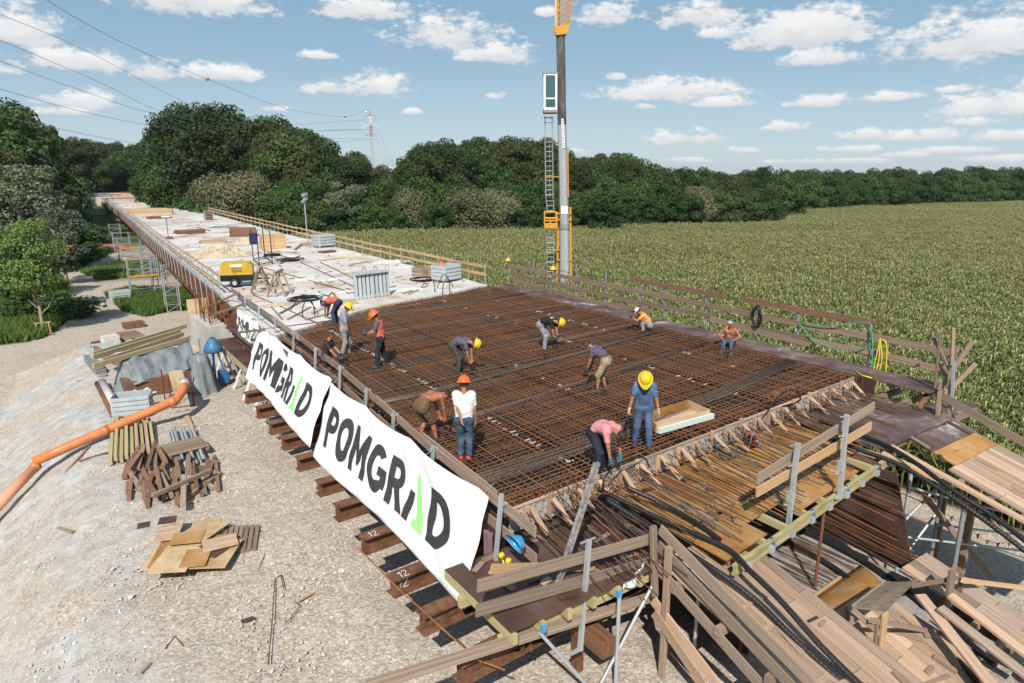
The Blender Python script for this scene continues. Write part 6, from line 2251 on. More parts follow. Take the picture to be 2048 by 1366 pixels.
# single pieces lying about
LO = [((432, 926), (437, 985), 0.1, 0.1, m_woodbrown, 'lone brown timber right of the sleeper heap'), ((372, 832), (385, 862), 0.16, 0.06, m_woodpink, 'pale board below the pipe trestle'), ((390, 1140), (440, 1128), 0.07, 0.05, m_woodnew, 'thin batten in front of the plywood heap'),
      ((132, 948), (180, 895), 0.06, 0.05, m_woodbrown, 'dark lath lying left of the yellow timbers'), ((160, 925), (215, 908), 0.09, 0.05, m_woodbrown, 'grey-brown lath left of the timber stack'), ((275, 1055), (300, 1050), 0.3, 0.02, m_plybrown, 'dark square offcut left of the plywood heap'),
      ((118, 1058), (145, 1066), 0.09, 0.04, m_woodold, 'small weathered board on the grey slope'), ((280, 1350), (300, 1330), 0.07, 0.04, m_woodgrey, 'short grey block near the bottom edge'), ((483, 1246), (508, 1238), 0.09, 0.03, m_plybrown, 'small dark plywood scrap on the gravel'),
      ((596, 1204), (627, 1187), 0.07, 0.02, m_woodnew, 'splintered orange board scrap below the beams'), ((155, 765), (215, 752), 0.1, 0.05, m_woodold, 'weathered board left of the covered stack'), ((355, 1010), (395, 1005), 0.08, 0.04, m_woodnew, 'pale batten in front of the sleeper heap')]
for k, (p, q, w, h, m_, lab) in enumerate(LO):
    a_, c_ = pg(*p) + V3(0, 0, h / 2 + 0.02), pg(*q) + V3(0, 0, h / 2 + 0.02)
    o = E('loose_board', a_, lab, 'board', 'loose boards on the gravel')
    board('piece', a_, c_, w, h, m_, o)
for k, (pts, lab) in enumerate([([(537, 1330), (545, 1240), (550, 1160), (562, 1152), (568, 1180)], 'long hooked rusty bar on the gravel, nearest of the bent bars'), ([(518, 1142), (540, 1085)], 'short straight rusty rod right of the pallet'), ([(488, 1130), (488, 1095)], 'thin rusty rod standing right of the plywood heap'),
                                ([(572, 1250), (600, 1215), (590, 1205)], 'bent rusty wire near the splintered board'), ([(505, 1060), (540, 1070), (545, 1078)], 'wire curling from the dark pallet'), ([(330, 1300), (350, 1275), (368, 1295)], 'forked rusty wire low on the gravel')]):
    b = MB()
    b.tube([pg(*p) + V3(0, 0, 0.03) for p in pts], 0.012, 5)
    setp(b.build('bent_bar', m_rebar), lab, 'rebar', 'bent bars on the gravel')


# ------------------------------------------------------------------ scaffold towers below the deck
def tower(x, y, w, d, h, lab, lifts=4, plat=True, base=None):
    z0 = gz(x, y) if base is None else base
    o = E('scaffold_tower', (x, y, z0), lab, 'scaffold', 'scaffold towers beside the bridge')
    cs = [(x - w / 2, y - d / 2), (x + w / 2, y - d / 2), (x + w / 2, y + d / 2), (x - w / 2, y + d / 2)]
    for c in cs:
        rod('standard', V3(*c, z0 - 0.1), V3(*c, z0 + h), 0.042, m_galv, o)
    for k in range(1, lifts + 1):
        z = z0 + h * k / lifts - 0.15
        for a_, c_ in zip(cs, cs[1:] + cs[:1]):
            rod('ledger', V3(*a_, z), V3(*c_, z), 0.03, m_galvdk, o)
            if k % 2:
                rod('diagonal', V3(*a_, z - h / lifts + 0.2), V3(*c_, z), 0.03, m_galvdk, o)
    if plat:
        z = z0 + h * 0.5
        board('platform', V3(x - w / 2, y, z), V3(x + w / 2, y, z), d * 0.9, 0.05, m_woodgrey, o)
        board('toe_board', V3(x - w / 2, y - d / 2 - 0.04, z + 0.12), V3(x + w / 2, y - d / 2 - 0.04, z + 0.12), 0.03, 0.16, m_yellow, o)
    return o


for k, (px, py, w, d, h, lf, lab) in enumerate([(347, 622, 1.0, 1.0, 3.9, 5, 'nearest scaffold tower at the edge of the tall grass'), (292, 590, 2.4, 1.2, 3.5, 4, 'second scaffold tower with a yellow toe board behind the grass'), (322, 585, 1.2, 1.2, 3.7, 5, 'narrow scaffold tower between the first and second ones'),
                                                (275, 548, 2.6, 1.4, 3.2, 4, 'third scaffold tower over the far grass patch'), (300, 556, 1.2, 1.2, 3.4, 5, 'slim scaffold tower behind the second one'), (262, 520, 2.6, 1.6, 3.0, 4, 'scaffold tower above the bare earth bank'), (246, 505, 2.0, 1.6, 2.9, 4, 'scaffold tower beside the red fence'),
                                                (232, 478, 1.6, 1.6, 2.6, 4, 'farthest scaffold tower under the hanging gantry')]):
    p = pg(px, py)
    tower(p.x, p.y, w, d, h, lab, lf, plat=(k in (1, 3, 5)))
# hanging gantry at the far end
L_, R_, z_ = deck(200)
gn = E('hanging_gantry', (L_ - 2, 200, z_), 'grey lattice gantry hanging over the side at the far end of the deck', 'gantry')
for dy in (0, 3):
    for (p, q) in (((-4.2, 1.9), (1.2, 1.9)), ((-4.2, 2.5), (1.2, 2.5)), ((-4.2, -3.5), (-4.2, 2.5)), ((-3.5, -3.5), (-3.5, 2.5)), ((-4.2, -3.5), (0.0, -3.5)), ((-4.2, -3.0), (0.0, -3.0))):
        rod('chord', V3(L_ + p[0], 200 + dy, z_ + p[1]), V3(L_ + q[0], 200 + dy, z_ + q[1]), 0.09, m_galv, gn)
    for k in range(6):
        rod('lacing', V3(L_ - 4.2 + k * 0.9, 200 + dy, z_ + (1.9 if k % 2 else 2.5)), V3(L_ - 3.3 + k * 0.9, 200 + dy, z_ + (2.5 if k % 2 else 1.9)), 0.06, m_galv, gn)
        rod('lacing', V3(L_ - 4.2 if k % 2 else L_ - 3.5, 200 + dy, z_ - 3.4 + k * 0.9), V3(L_ - 3.5 if k % 2 else L_ - 4.2, 200 + dy, z_ - 2.5 + k * 0.9), 0.06, m_galv, gn)
board('gantry_floor', V3(L_ - 4.2, 201.5, z_ - 3.2), V3(L_ - 0.2, 201.5, z_ - 3.2), 3.0, 0.12, m_galv, gn)
board('counterweight', V3(L_ - 3.8, 201.5, z_ - 5.0), V3(L_ - 3.8, 201.5, z_ - 3.3), 0.9, 0.9, m_white, gn)
board('yellow_box', V3(L_ - 3.0, 200.5, z_ - 2.4), V3(L_ - 0.6, 200.5, z_ - 2.4), 1.2, 1.2, m_woodyel, gn)
# red fence strip on the bank and a small trestle under the young tree
fe = E('mesh_fence', pz(140, 487, -5), 'faded red mesh fence along the foot of the bank', 'fence')
m_redmesh = M('faded_red_mesh', ((0.36, 0.10, 0.07), (0.50, 0.20, 0.16)), scale=2, rough=0.9)
F0, F1 = pz(133, 500, -4.6), pz(252, 496, -4.6)
for k in range(6):
    a_, c_ = F0.lerp(F1, k / 6), F0.lerp(F1, (k + 1) / 6 - 0.004)
    board('mesh_panel', a_, c_, 0.05, 1.3, m_redmesh, fe)
    rod('post', a_ + V3(0, 0, -0.8), a_ + V3(0, 0, 0.75), 0.05, m_woodold, fe)
ts_ = E('timber_trestle', pz(88, 660, -5), 'small pale timber trestle under the young tree', 'trestle')
c0 = pz(88, 668, -5)
for sx_ in (-0.35, 0.35):
    for sy_ in (-0.3, 0.3):
        board('leg', c0 + V3(sx_ * 1.2, sy_, 0), c0 + V3(sx_, sy_ * 0.4, 0.8), 0.06, 0.06, m_woodnew, ts_)
board('top', c0 + V3(-0.5, 0, 0.82), c0 + V3(0.5, 0, 0.82), 0.2, 0.05, m_woodnew, ts_)
board('shelf', c0 + V3(-0.6, -0.5, 0.06), c0 + V3(0.6, -0.5, 0.06), 0.4, 0.05, m_woodpink, ts_)

# ================================================================== things on the cast deck
# yellow compressor on wheels
cz = E('compressor', (0, 0, 0), 'yellow and black road compressor on wheels standing on the deck', 'compressor')
b = MB()
b.prism([(-0.95, 0.75), (0.95, 0.75), (0.95, 1.30), (0.75, 1.48), (-0.8, 1.48), (-0.95, 1.32)], (0, 0.55, 0), (1, 0, 0), (0, 0, 1), 1.1)
b.build('hood', M('dusty_yellow_paint', ((0.34, 0.21, 0.025), (0.46, 0.30, 0.025), (0.47, 0.35, 0.09)), scale=3, rough=0.5), cz)
b = MB()
b.prism([(-0.98, 0.38), (0.98, 0.38), (1.0, 0.745), (-1.0, 0.745)], (0, 0.57, 0), (1, 0, 0), (0, 0, 1), 1.14)
b.build('chassis', m_black, cz)
for y in (-0.62, 0.62):
    b = MB()
    b.cyl((-0.15, y - 0.08, 0.28), (-0.15, y + 0.08, 0.28), 0.28, n=18)
    w_ = b.build('wheel', m_rubber, cz, smooth=True)
    MB().cyl((-0.15, y - 0.085, 0.28), (-0.15, y + 0.085, 0.28), 0.14, n=12).build('rim', m_galv, w_)
    b = MB()
    b.slab(lambda u, v: (-0.15 + 0.36 * math.cos(math.pi * u), y - 0.1 + 0.2 * v, 0.28 + 0.36 * math.sin(math.pi * u)), 10, 1, 0.015)
    b.build('mudguard', m_black, cz)
MB().beam((0.9, 0, 0.45), (1.9, 0, 0.42), 0.09, 0.09).build('drawbar', m_black, cz)
MB().cyl((1.75, 0.0, 0.0), (1.75, 0.0, 0.7), 0.04, n=8).build('jockey_stand', m_black, cz)
for k in range(3):
    MB().beam((-0.3, -0.556, 0.95 + k * 0.1), (0.35, -0.556, 0.95 + k * 0.1), 0.012, 0.03).build('louvre', m_black, cz)
MB().box((0.0, -0.556, 1.32), (0.7, 0.012, 0.12)).build('nameplate', m_white, cz)
cz.location = pd(478, 572)
cz.rotation_euler = (0, 0, -0.35)
cz.scale = (0.86, 0.86, 0.9)

# timber trestles
t0 = E('sawhorse', (0, 0, 0), '', 'sawhorse')
for s in (-1, 1):
    for q in (-1, 1):
        board('leg', (s * 0.5, q * 0.38, 0), (s * 0.38, q * 0.05, 1.0), 0.08, 0.08, m_woodgrey, t0)
    board('cross_piece', (s * 0.45, -0.24, 0.38), (s * 0.45, 0.24, 0.38), 0.05, 0.09, m_woodgrey, t0)
board('top_beam', (-0.62, 0, 1.03), (0.62, 0, 1.03), 0.10, 0.12, m_woodgrey, t0)
board('diagonal', (-0.46, 0.22, 0.4), (0.42, 0.1, 0.9), 0.05, 0.08, m_woodgrey, t0)
for k, (p, rz, lab) in enumerate([(pd(523, 582), 1.2, 'grey timber sawhorse next to the compressor'), (pd(560, 590), 1.0, 'grey timber sawhorse right of the other one')]):
    o = t0 if k == 0 else copy_tree(t0)
    o.location = p
    o.rotation_euler = (0, 0, rz)
    o.scale = (1.15, 1.15, 1.15)
    setp(o, lab, 'sawhorse', 'timber sawhorses')

# standing grey form panels
fp = E('form_panels', pd(744, 600), 'grey steel form panels standing upright at the deck joint', 'form panels')
A_, B_ = pd(712, 600), pd(778, 590)
ux = (B_ - A_)
for k in range(2):
    p = A_ + ux * (0.5 * k)
    q = A_ + ux * (0.5 * k + 0.485)
    top = V3(0, 0, 1.28)
    lean = V3(0.02, 0.12, 0)
    board('back_sheet', (p + q) / 2 + lean * 0.8, (p + q) / 2 + top + lean * 2, (q - p).length, 0.02, m_galvdk, fp, up=(0, 1, 0))
    for f in (0.02, 0.27, 0.51, 0.75, 0.98):
        c = p.lerp(q, f)
        board('rib', c + V3(0, -0.04, 0), c + top + lean * 1.2 + V3(0, -0.04, 0), 0.14, 0.10, m_zinc, fp, up=(0, 1, 0))
    for zz in (0.1, 1.24):
        board('frame_bar', p + V3(0, 0.0, zz), q + V3(0, 0.0, zz), 0.16, 0.12, m_zinc, fp)
for k in range(3):
    a_ = A_ + ux * (0.2 + 0.35 * k) + V3(0.1, 0.2, 1.3)
    MB().tube([a_, a_ + V3(0.05, 0, 0.18), a_ + V3(0.18, 0, 0.2), a_ + V3(0.22, 0, 0.0)], 0.012, 5).build('lifting_wire', m_black, fp)

# lamp mast
lm_ = E('lamp_mast', pd(616, 490), 'leaning grey lamp mast with a cluster of floodlights on the deck', 'lamp mast')
p = pd(616, 490)
q = pY(609, 405, p.y)
rod('mast', p, q, 0.06, m_galv, lm_, kind='pole')
board('base_plate', p + V3(-0.6, 0, 0.1), p + V3(0.6, 0, 0.1), 0.9, 0.18, m_woodgrey, lm_)
for (dx, dz_) in ((-0.05, 0.1), (0.12, 0.3), (-0.02, 0.62), (0.14, 0.7)):
    c = q + V3(dx, 0, dz_)
    board('floodlight', c + V3(-0.16, -0.1, 0), c + V3(0.16, 0.1, 0.04), 0.2, 0.26, m_galv, lm_)
rod('arm', q, q + V3(0.06, 0, 0.8), 0.04, m_galvdk, lm_)


# crates, stacks and heaps
def stack(name, px, py, w, d, h, rz, mat, lab, n_=5, cat='timber', along=True):
    o = E(name, pd(px, py), lab, cat)
    c = pd(px, py)
    u, v = V3(math.cos(rz), math.sin(rz), 0), V3(-math.sin(rz), math.cos(rz), 0)
    rows = max(1, int(h / 0.14))
    for r_ in range(rows):
        for k in range(n_):
            p = c + v * (d * ((k + 0.5) / n_ - 0.5)) + V3(0, 0, 0.07 + r_ * h / rows) + u * rnd.uniform(-0.1, 0.1)
            board('piece', p - u * w / 2, p + u * w / 2, d / n_ * 0.92, h / rows * 0.92, mat, o)
    return o


def crate(px, py, w, d, h, rz, lab, mat=m_woodnew):
    o = E('timber_crate', pd(px, py), lab, 'crate')
    c = pd(px, py)
    u, v = V3(math.cos(rz), math.sin(rz), 0), V3(-math.sin(rz), math.cos(rz), 0)
    for k in range(4):
        z = h * (k + 0.5) / 4
        for s in (-1, 1):
            board('side_board', c + v * (s * d / 2) - u * w / 2 + V3(0, 0, z), c + v * (s * d / 2) + u * w / 2 + V3(0, 0, z), 0.03, h / 4 * 0.9, mat, o)
            board('end_board', c + u * (s * w / 2) - v * d / 2 + V3(0, 0, z), c + u * (s * w / 2) + v * d / 2 + V3(0, 0, z), 0.03, h / 4 * 0.9, mat, o)
    for s in (-0.5, 0, 0.5):
        board('upright', c + u * (s * w) - v * (d / 2 + 0.03), c + u * (s * w) - v * (d / 2 + 0.03) + V3(0, 0, h + 0.03), 0.1, 0.04, mat, o, up=(0, 1, 0))
    return o


crate(546, 497, 2.0, 1.2, 1.25, -0.15, 'orange-brown plank crate behind the black rack')
crate(848, 552, 1.1, 0.9, 0.55, 0.3, 'low plank box beside the grey crate on the deck corner', m_woodgrey)
stack('plywood_stack', 487, 473, 2.6, 1.3, 0.95, -0.1, m_woodbrown, 'dark brown stack of form boards behind the rack', 3)
stack('timber_stack', 302, 428, 7.0, 1.2, 0.9, -0.25, m_woodnew, 'long pale timber stack far down the deck', 4)
stack('timber_stack', 380, 468, 3.0, 1.2, 0.5, 0.2, m_woodbrown, 'brown timber heap on the middle of the deck', 5)
stack('timber_stack', 425, 486, 2.2, 1.0, 0.3, 0.1, m_woodpink, 'low heap of pale boards left of the brown stack', 4)
stack('timber_stack', 318, 437, 3.4, 1.4, 0.4, 0.2, m_woodbrown, 'small dark heap in front of the long pale stack', 4)
stack('timber_stack', 690, 608, 0.9, 0.5, 0.22, -0.2, m_woodyel, 'short yellow timber blocks left of the standing panels', 2)
stack('timber_stack', 655, 505, 1.2, 0.8, 0.15, 0.3, m_rust, 'rusty scrap heap in front of the lamp mast', 4)
stack('timber_stack', 870, 545, 1.4, 0.9, 0.2, 0.4, m_woodgrey, 'flat boards under the low plank box', 3)
cg = E('cage', pd(418, 440), 'wire cage filled with brick-brown blocks on the deck', 'cage')
c0 = pd(418, 440)
board('blocks', c0 + V3(-0.5, 0, 0.6), c0 + V3(0.5, 0, 0.6), 0.9, 1.1, m_rust, cg)
for sx_ in (-0.58, 0.58):
    for sy_ in (-0.5, 0.5):
        rod('corner_post', c0 + V3(sx_, sy_, 0), c0 + V3(sx_, sy_, 1.35), 0.04, m_galv, cg)
for z in (0.15, 0.55, 0.95, 1.3):
    for s in (-0.5, 0.5):
        rod('wire', c0 + V3(-0.58, s, z), c0 + V3(0.58, s, z), 0.025, m_galv, cg)
        rod('wire', c0 + V3(s * 1.16, -0.5, z), c0 + V3(s * 1.16, 0.5, z), 0.025, m_galv, cg)
rk = E('tool_rack', pd(530, 530), 'black steel rack with a dark blue cabinet on the deck', 'rack')
P = [pd(507, 522), pd(519, 533), pd(545, 528), pd(530, 517)]
for p in P:
    rod('upright', p, p + V3(0, 0, 2.3), 0.035, m_black, rk)
for a_, c_ in zip(P, P[1:] + P[:1]):
    rod('rail', a_ + V3(0, 0, 0.15), c_ + V3(0, 0, 0.15), 0.035, m_rust, rk)
rod('rail', P[2] + V3(0, 0, 2.3), P[3] + V3(0, 0, 2.3), 0.03, m_black, rk)
board('cabinet', P[0] + V3(0.15, 0.1, 1.2), P[0] + V3(0.15, 0.1, 2.0), 0.5, 0.35, M('dark_blue_cabinet', ((0.015, 0.02, 0.07), (0.03, 0.04, 0.11)), rough=0.4), rk, up=(0, 1, 0))


# crumpled sheets
def crumple(px, py, w, d, h, seed, mat, lab, cat='sheet'):
    c = pd(px, py)
    b = MB()

    def S(u, v):
        x, y = (u - 0.5) * w, (v - 0.5) * d
        k = max(0, 1 - (2 * u - 1) ** 2) * max(0, 1 - (2 * v - 1) ** 2)
        z = h * k * (0.5 + 0.9 * abs(mnoise.noise((x * 1.2 + seed, y * 1.2, 0))) + 0.6 * abs(mnoise.noise((x * 3.3, y * 3.3, seed))) + 0.35 * abs(mnoise.noise((x * 8, y * 8, seed))))
        wob = 0.18 * mnoise.noise((u * 5, v * 5, seed))
        p = V3(c.x + x + wob * w * 0.3, c.y + y + wob * d * 0.3, 0)
        p.z = deck(p.y)[2] + 0.085 + z
        return p
    b.slab(S, 44, 36, 0.015)
    return setp(b.build('crumpled_sheet', mat, smooth=False), lab, cat, 'crumpled sheets on the deck')


crumple(440, 512, 4.6, 3.2, 0.75, 1.2, m_cream, 'big crumpled cream sheet left of the black rack')
crumple(490, 488, 2.4, 1.6, 0.5, 3.3, m_cream, 'cream sack heap behind the black rack')
crumple(700, 512, 3.0, 1.6, 0.18, 5.1, m_cream, 'flat cream sheet right of the lamp mast')
crumple(780, 525, 3.0, 1.2, 0.15, 6.4, m_foil, 'white foil lying along the field edge of the deck')
crumple(840, 562, 2.4, 0.9, 0.14, 8.0, m_cream, 'cream sheet remnants before the plank box')
crumple(640, 610, 1.2, 0.8, 0.12, 9.7, m_foil, 'small white foil by the left deck edge')
crumple(445, 455, 3.5, 1.2, 0.22, 2.7, m_tarp, 'grey foil far down the deck near the cage')
crumple(330, 408, 4.0, 3.0, 0.6, 4.4, m_foil, 'white sheet heap at the far end of the deck')
crumple(285, 410, 4.0, 2.0, 0.6, 7.7, m_cream, 'cream sheet heap at the far end of the deck')

# planks, bars and cables lying on the deck
DLAB = ['dark board in the scatter left of the black hose loops', 'grey board across the scatter near the left deck edge', 'short grey lath at the left deck edge', 'pale board beside the yellow timber blocks', 'orange board in front of the lamp mast', 'brown board right of the black rack', 'thin orange board right of the rusty scrap heap', 'pale board pair left of the cable arches, upper', 'grey board leading from the crate to the hose loops', 'wide brown board left of the lamp mast', 'brown board along the field-side railing', 'wide brown board left of the brown stack', 'pale board behind the brown form board stack', 'dark board far down the deck before the cage', 'pale board far down the deck left of the cage', 'small dark board right of the compressor', 'grey board at the joint behind the bending man', 'pale board behind the compressor', 'pinkish board above the standing panels', 'pale board pair left of the cable arches, lower']
LD = [((560, 628), (610, 600), 0.1, m_woodbrown), ((575, 640), (640, 605), 0.08, m_woodgrey), ((540, 612), (565, 640), 0.05, m_woodgrey), ((625, 628), (655, 612), 0.1, m_woodnew), ((640, 522), (690, 516), 0.12, m_woodnew), ((560, 528), (600, 512), 0.1, m_woodbrown), ((700, 530), (735, 524), 0.08, m_woodnew),
      ((805, 588), (835, 578), 0.1, m_woodnew), ((525, 500), (590, 520), 0.09, m_woodgrey), ((590, 500), (605, 488), 0.25, m_woodbrown), ((760, 505), (790, 512), 0.1, m_woodbrown), ((395, 455), (420, 462), 0.2, m_woodbrown), ((455, 450), (500, 446), 0.15, m_woodnew), ((340, 445), (390, 443), 0.12, m_woodold), ((300, 452), (340, 449), 0.15, m_woodnew),
      ((530, 545), (545, 552), 0.1, m_woodold), ((610, 640), (660, 628), 0.12, m_woodgrey), ((500, 560), (540, 556), 0.1, m_woodpink), ((720, 560), (700, 548), 0.08, m_woodpink), ((855, 572), (815, 590), 0.1, m_woodnew)]
for k, (p, q, w, m_) in enumerate(LD):
    a_, c_ = pd(*p) + V3(0, 0, 0.03), pd(*q) + V3(0, 0, 0.03)
    o = E('deck_board', a_, DLAB[k], 'board', 'stray boards on the deck')
    board('piece', a_, c_, w, 0.045, m_, o)
for k, (p, q, lab) in enumerate([((522, 535), (712, 588), 'long dark bar lying from the rack to the standing panels'), ((600, 525), (710, 575), 'long rusty bar behind the standing panels, left of two'), ((640, 525), (712, 560), 'long rusty bar behind the standing panels, right of two'), ((505, 590), (640, 650), 'bent rusty bar at the left deck edge')]):
    a_, c_ = pd(*p) + V3(0, 0, 0.03), pd(*q) + V3(0, 0, 0.03)
    b = MB()
    b.tube([a_, a_.lerp(c_, 0.5) + V3(0, 0, 0.02), c_], 0.022, 6)
    setp(b.build('long_bar', m_rust), lab, 'rebar', 'long bars on the deck')
for k, (x, y, lab) in enumerate([(870, 585, 'black cable end arching up at the joint near the grey crate'), (885, 588, 'second black cable end arching up at the joint'), (900, 588, 'black cable end standing up right of the arches'), (655, 628, 'black cable arch behind the bending man'), (630, 632, 'low black cable arch at the left of the joint'), (605, 636, 'leftmost black cable arch at the joint')]):
    p = pd(x, y)
    b = MB()
    h = rnd.uniform(0.6, 1.0)
    w = rnd.uniform(0.6, 1.1) * (1 if k % 2 else -1)
    b.tube(spline([p, p + V3(w * 0.1, 0, h * 0.7), p + V3(w * 0.5, 0.1, h), p + V3(w, 0.2, h * 0.35)], 6), 0.022, 6)
    setp(b.build('cable_arch', m_black, smooth=True), lab, 'cable', 'cable ends at the joint')
for k, (x, y, r_, lab) in enumerate([(580, 522, 1.1, 'black hose coiled in wide loops beside the rack'), (545, 512, 0.7, 'heap of grey chain and cable under the rack'), (845, 562, 0.8, 'tangled black wire in front of the plank box'), (610, 600, 0.9, 'black hose lying in loops beside the sawhorses')]):
    p = pd(x, y)
    b = MB()
    for j in range(5):
        rr_ = r_ * rnd.uniform(0.55, 1.0)
        b.tube([p + V3(rr_ * math.cos(t) + rnd.uniform(-0.05, 0.05), rr_ * 0.7 * math.sin(t), 0.03 + 0.03 * j) for t in np.linspace(0, 6.28, 16)], 0.025, 5)
    setp(b.build('hose_coil', m_black, smooth=True), lab, 'hose', 'coils on the deck')
sp = E('standpipe', pd(337, 478), 'thin stand with a round wheel near the left deck edge', 'stand')
p = pd(337, 478)
rod('rod', p, p + V3(0, 0, 2.2), 0.05, m_galvdk, sp)
MB().tube([p + V3(0.42 * math.cos(t), 0.42 * math.sin(t), 2.25) for t in np.linspace(0, 6.28, 17)], 0.045, 6).build('wheel', m_white, sp)
rod('spoke', p + V3(-0.42, 0, 2.25), p + V3(0.42, 0, 2.25), 0.03, m_white, sp)
board('foot', p + V3(-0.4, 0, 0.12), p + V3(0.4, 0, 0.12), 0.7, 0.2, m_woodbrown, sp)
pk_ = E('end_barrier', pd(260, 402), 'timber and steel barrier closing the far end of the deck', 'barrier')
L_, R_, z_ = deck(214)
for k in range(7):
    x = lerp(L_, R_, k / 6)
    rod('post', V3(x, 216, z_), V3(x, 216, z_ + 2.4), 0.1, m_galvdk, pk_)
for z in (0.9, 2.2):
    board('rail', V3(L_, 215.8, z_ + z), V3(R_, 215.8, z_ + z), 0.08, 0.3, m_woodold if z < 2 else m_woodnew, pk_)
board('white_panel', V3(L_ + 4.5, 215.5, z_ + 1.2), V3(L_ + 7, 215.5, z_ + 1.2), 0.1, 2.2, m_woodpink, pk_)
board('dark_table', V3(L_ + 2.4, 204, z_ + 1.3), V3(L_ + 7.5, 204, z_ + 1.3), 1.0, 0.3, m_woodold, pk_)

FOIL = ['foil scrap right of the compressor on the deck', 'foil scrap between sawhorses and long bars on the deck', 'long foil scrap before the rusty scrap heap on the deck', 'foil scrap beside the long rusty bars on the deck', 'foil scrap left of the lamp mast on the deck', 'foil scrap behind the dark blue cabinet on the deck', 'foil scrap at the left edge by the sawhorses on the deck', 'foil scrap at the foot of the standing panels on the deck', 'foil scrap right of the standing panels on the deck', 'foil scrap in front of the grey corner crate on the deck', 'foil scrap left of the big cream sheet on the deck', 'foil scrap near the thin stand with a wheel on the deck']
# rumpled foil and small litter all over the deck
for k, (x, y, w, d) in enumerate([(560, 545, 2.2, 1.2), (610, 560, 1.6, 1.0), (660, 560, 2.4, 0.9), (720, 545, 2.0, 1.1), (600, 480, 2.0, 1.4), (520, 470, 1.8, 1.4), (560, 610, 1.6, 0.8), (690, 585, 1.2, 0.6), (820, 580, 1.6, 0.7), (900, 575, 1.4, 0.6), (380, 500, 2.4, 1.6), (350, 470, 2.6, 1.6)]):
    crumple(x, y, w, d, 0.10, 11.0 + k, m_foil if k % 3 else m_cream, FOIL[k])
b = MB()
for k in range(420):
    y = 33 + 110 * rnd.random() ** 1.6
    L_, R_, z_ = deck(y)
    x = rnd.uniform(L_ + 0.6, R_ - 0.4)
    a = rnd.random() * 3.14
    ln = rnd.uniform(0.1, 0.7)
    b.cur = rnd.choice([0, 0, 1, 2, 3])
    b.beam((x - math.cos(a) * ln / 2, y - math.sin(a) * ln / 2, z_ + 0.10), (x + math.cos(a) * ln / 2, y + math.sin(a) * ln / 2, z_ + 0.10), rnd.uniform(0.03, 0.12), 0.03)
setp(b.build('deck_litter', [m_woodnew, m_woodbrown, m_cream, m_rebar]), 'small wood chips and scraps strewn over the concrete deck', 'litter', kind='stuff')

# ================================================================== crane, pylons, wires
YC = 33.5
cb0 = pz(1130, 600, -5)
CX, CY = None, None
p = pY(1130, 596, 41.0)
k_ = -5.0
p = pz(1130, 606, -4.6)
CX, CY = p.x, p.y
crane = E('tower_crane', (CX, CY, -5), 'self-erecting tower crane with grey mast, white cab and yellow jib behind the field railing', 'crane')


def pc(x, y):
    """a pixel on the upright plane through the crane, facing the camera"""
    d = _ray(x, y)
    nrm = Vector((math.sin(YAW), math.cos(YAW), 0))
    t = (Vector((CX, CY, 0)).dot(nrm)) / d.dot(nrm)
    return Vector((0, 0, ZC)) + d * t


PXM = (pc(1130, 400) - pc(1131, 400)).length      # metres per pixel there
RIGHT = Vector((math.cos(YAW), -math.sin(YAW), 0))
AWAY = Vector((math.sin(YAW), math.cos(YAW), 0))


def octo(name, p0, p1, r0, r1, mat):
    b = MB()
    b.cyl(p0, p1, r0, r1, n=8)
    return b.build(name, mat, crane)


base = Vector((CX, CY, -5))
octo('lower_mast', base, pc(1129, 462), 10.5 * PXM, 10 * PXM, m_galv)
octo('mast', pc(1129, 462), pc(1124, 250), 9.2 * PXM, 8.6 * PXM, m_galv)
m_maststain = M('stained_grey_steel', ((0.04, 0.035, 0.032), (0.13, 0.125, 0.12), (0.30, 0.30, 0.30)), scale=1.2, pos=True, rough=0.5, metal=0.2, detail=8, stretch=(1, 1, 0.35))
octo('upper_mast', pc(1124, 250), pc(1121, 66), 8.6 * PXM, 8.2 * PXM, m_maststain)
octo('mast_collar', pc(1129, 447), pc(1129, 458), 10.6 * PXM, 10.6 * PXM, m_galvdk)
b = MB()
b.beam(pc(1128.3, 427) - AWAY * 0.36, pc(1128.5, 412) - AWAY * 0.36, 13 * PXM, 0.01, up=AWAY)
b.build('white_plate', m_white, crane)
b = MB()
b.beam(pc(1127, 296) - AWAY * 0.40, pc(1124, 238) - AWAY * 0.40, 4.5 * PXM, 0.01, up=AWAY)
b.build('name_plate', m_white, crane)
TXT = [0.08, 0.16, 0.26, 0.34, 0.46, 0.54, 0.64, 0.74, 0.84, 0.92]
for f in TXT:
    c = pc(1127, 296).lerp(pc(1124, 238), f) - AWAY * 0.41
    MB().beam(c - RIGHT * 1.4 * PXM, c + RIGHT * 1.4 * PXM, 0.008, 3 * PXM).build('plate_letter', m_galvdk, crane)
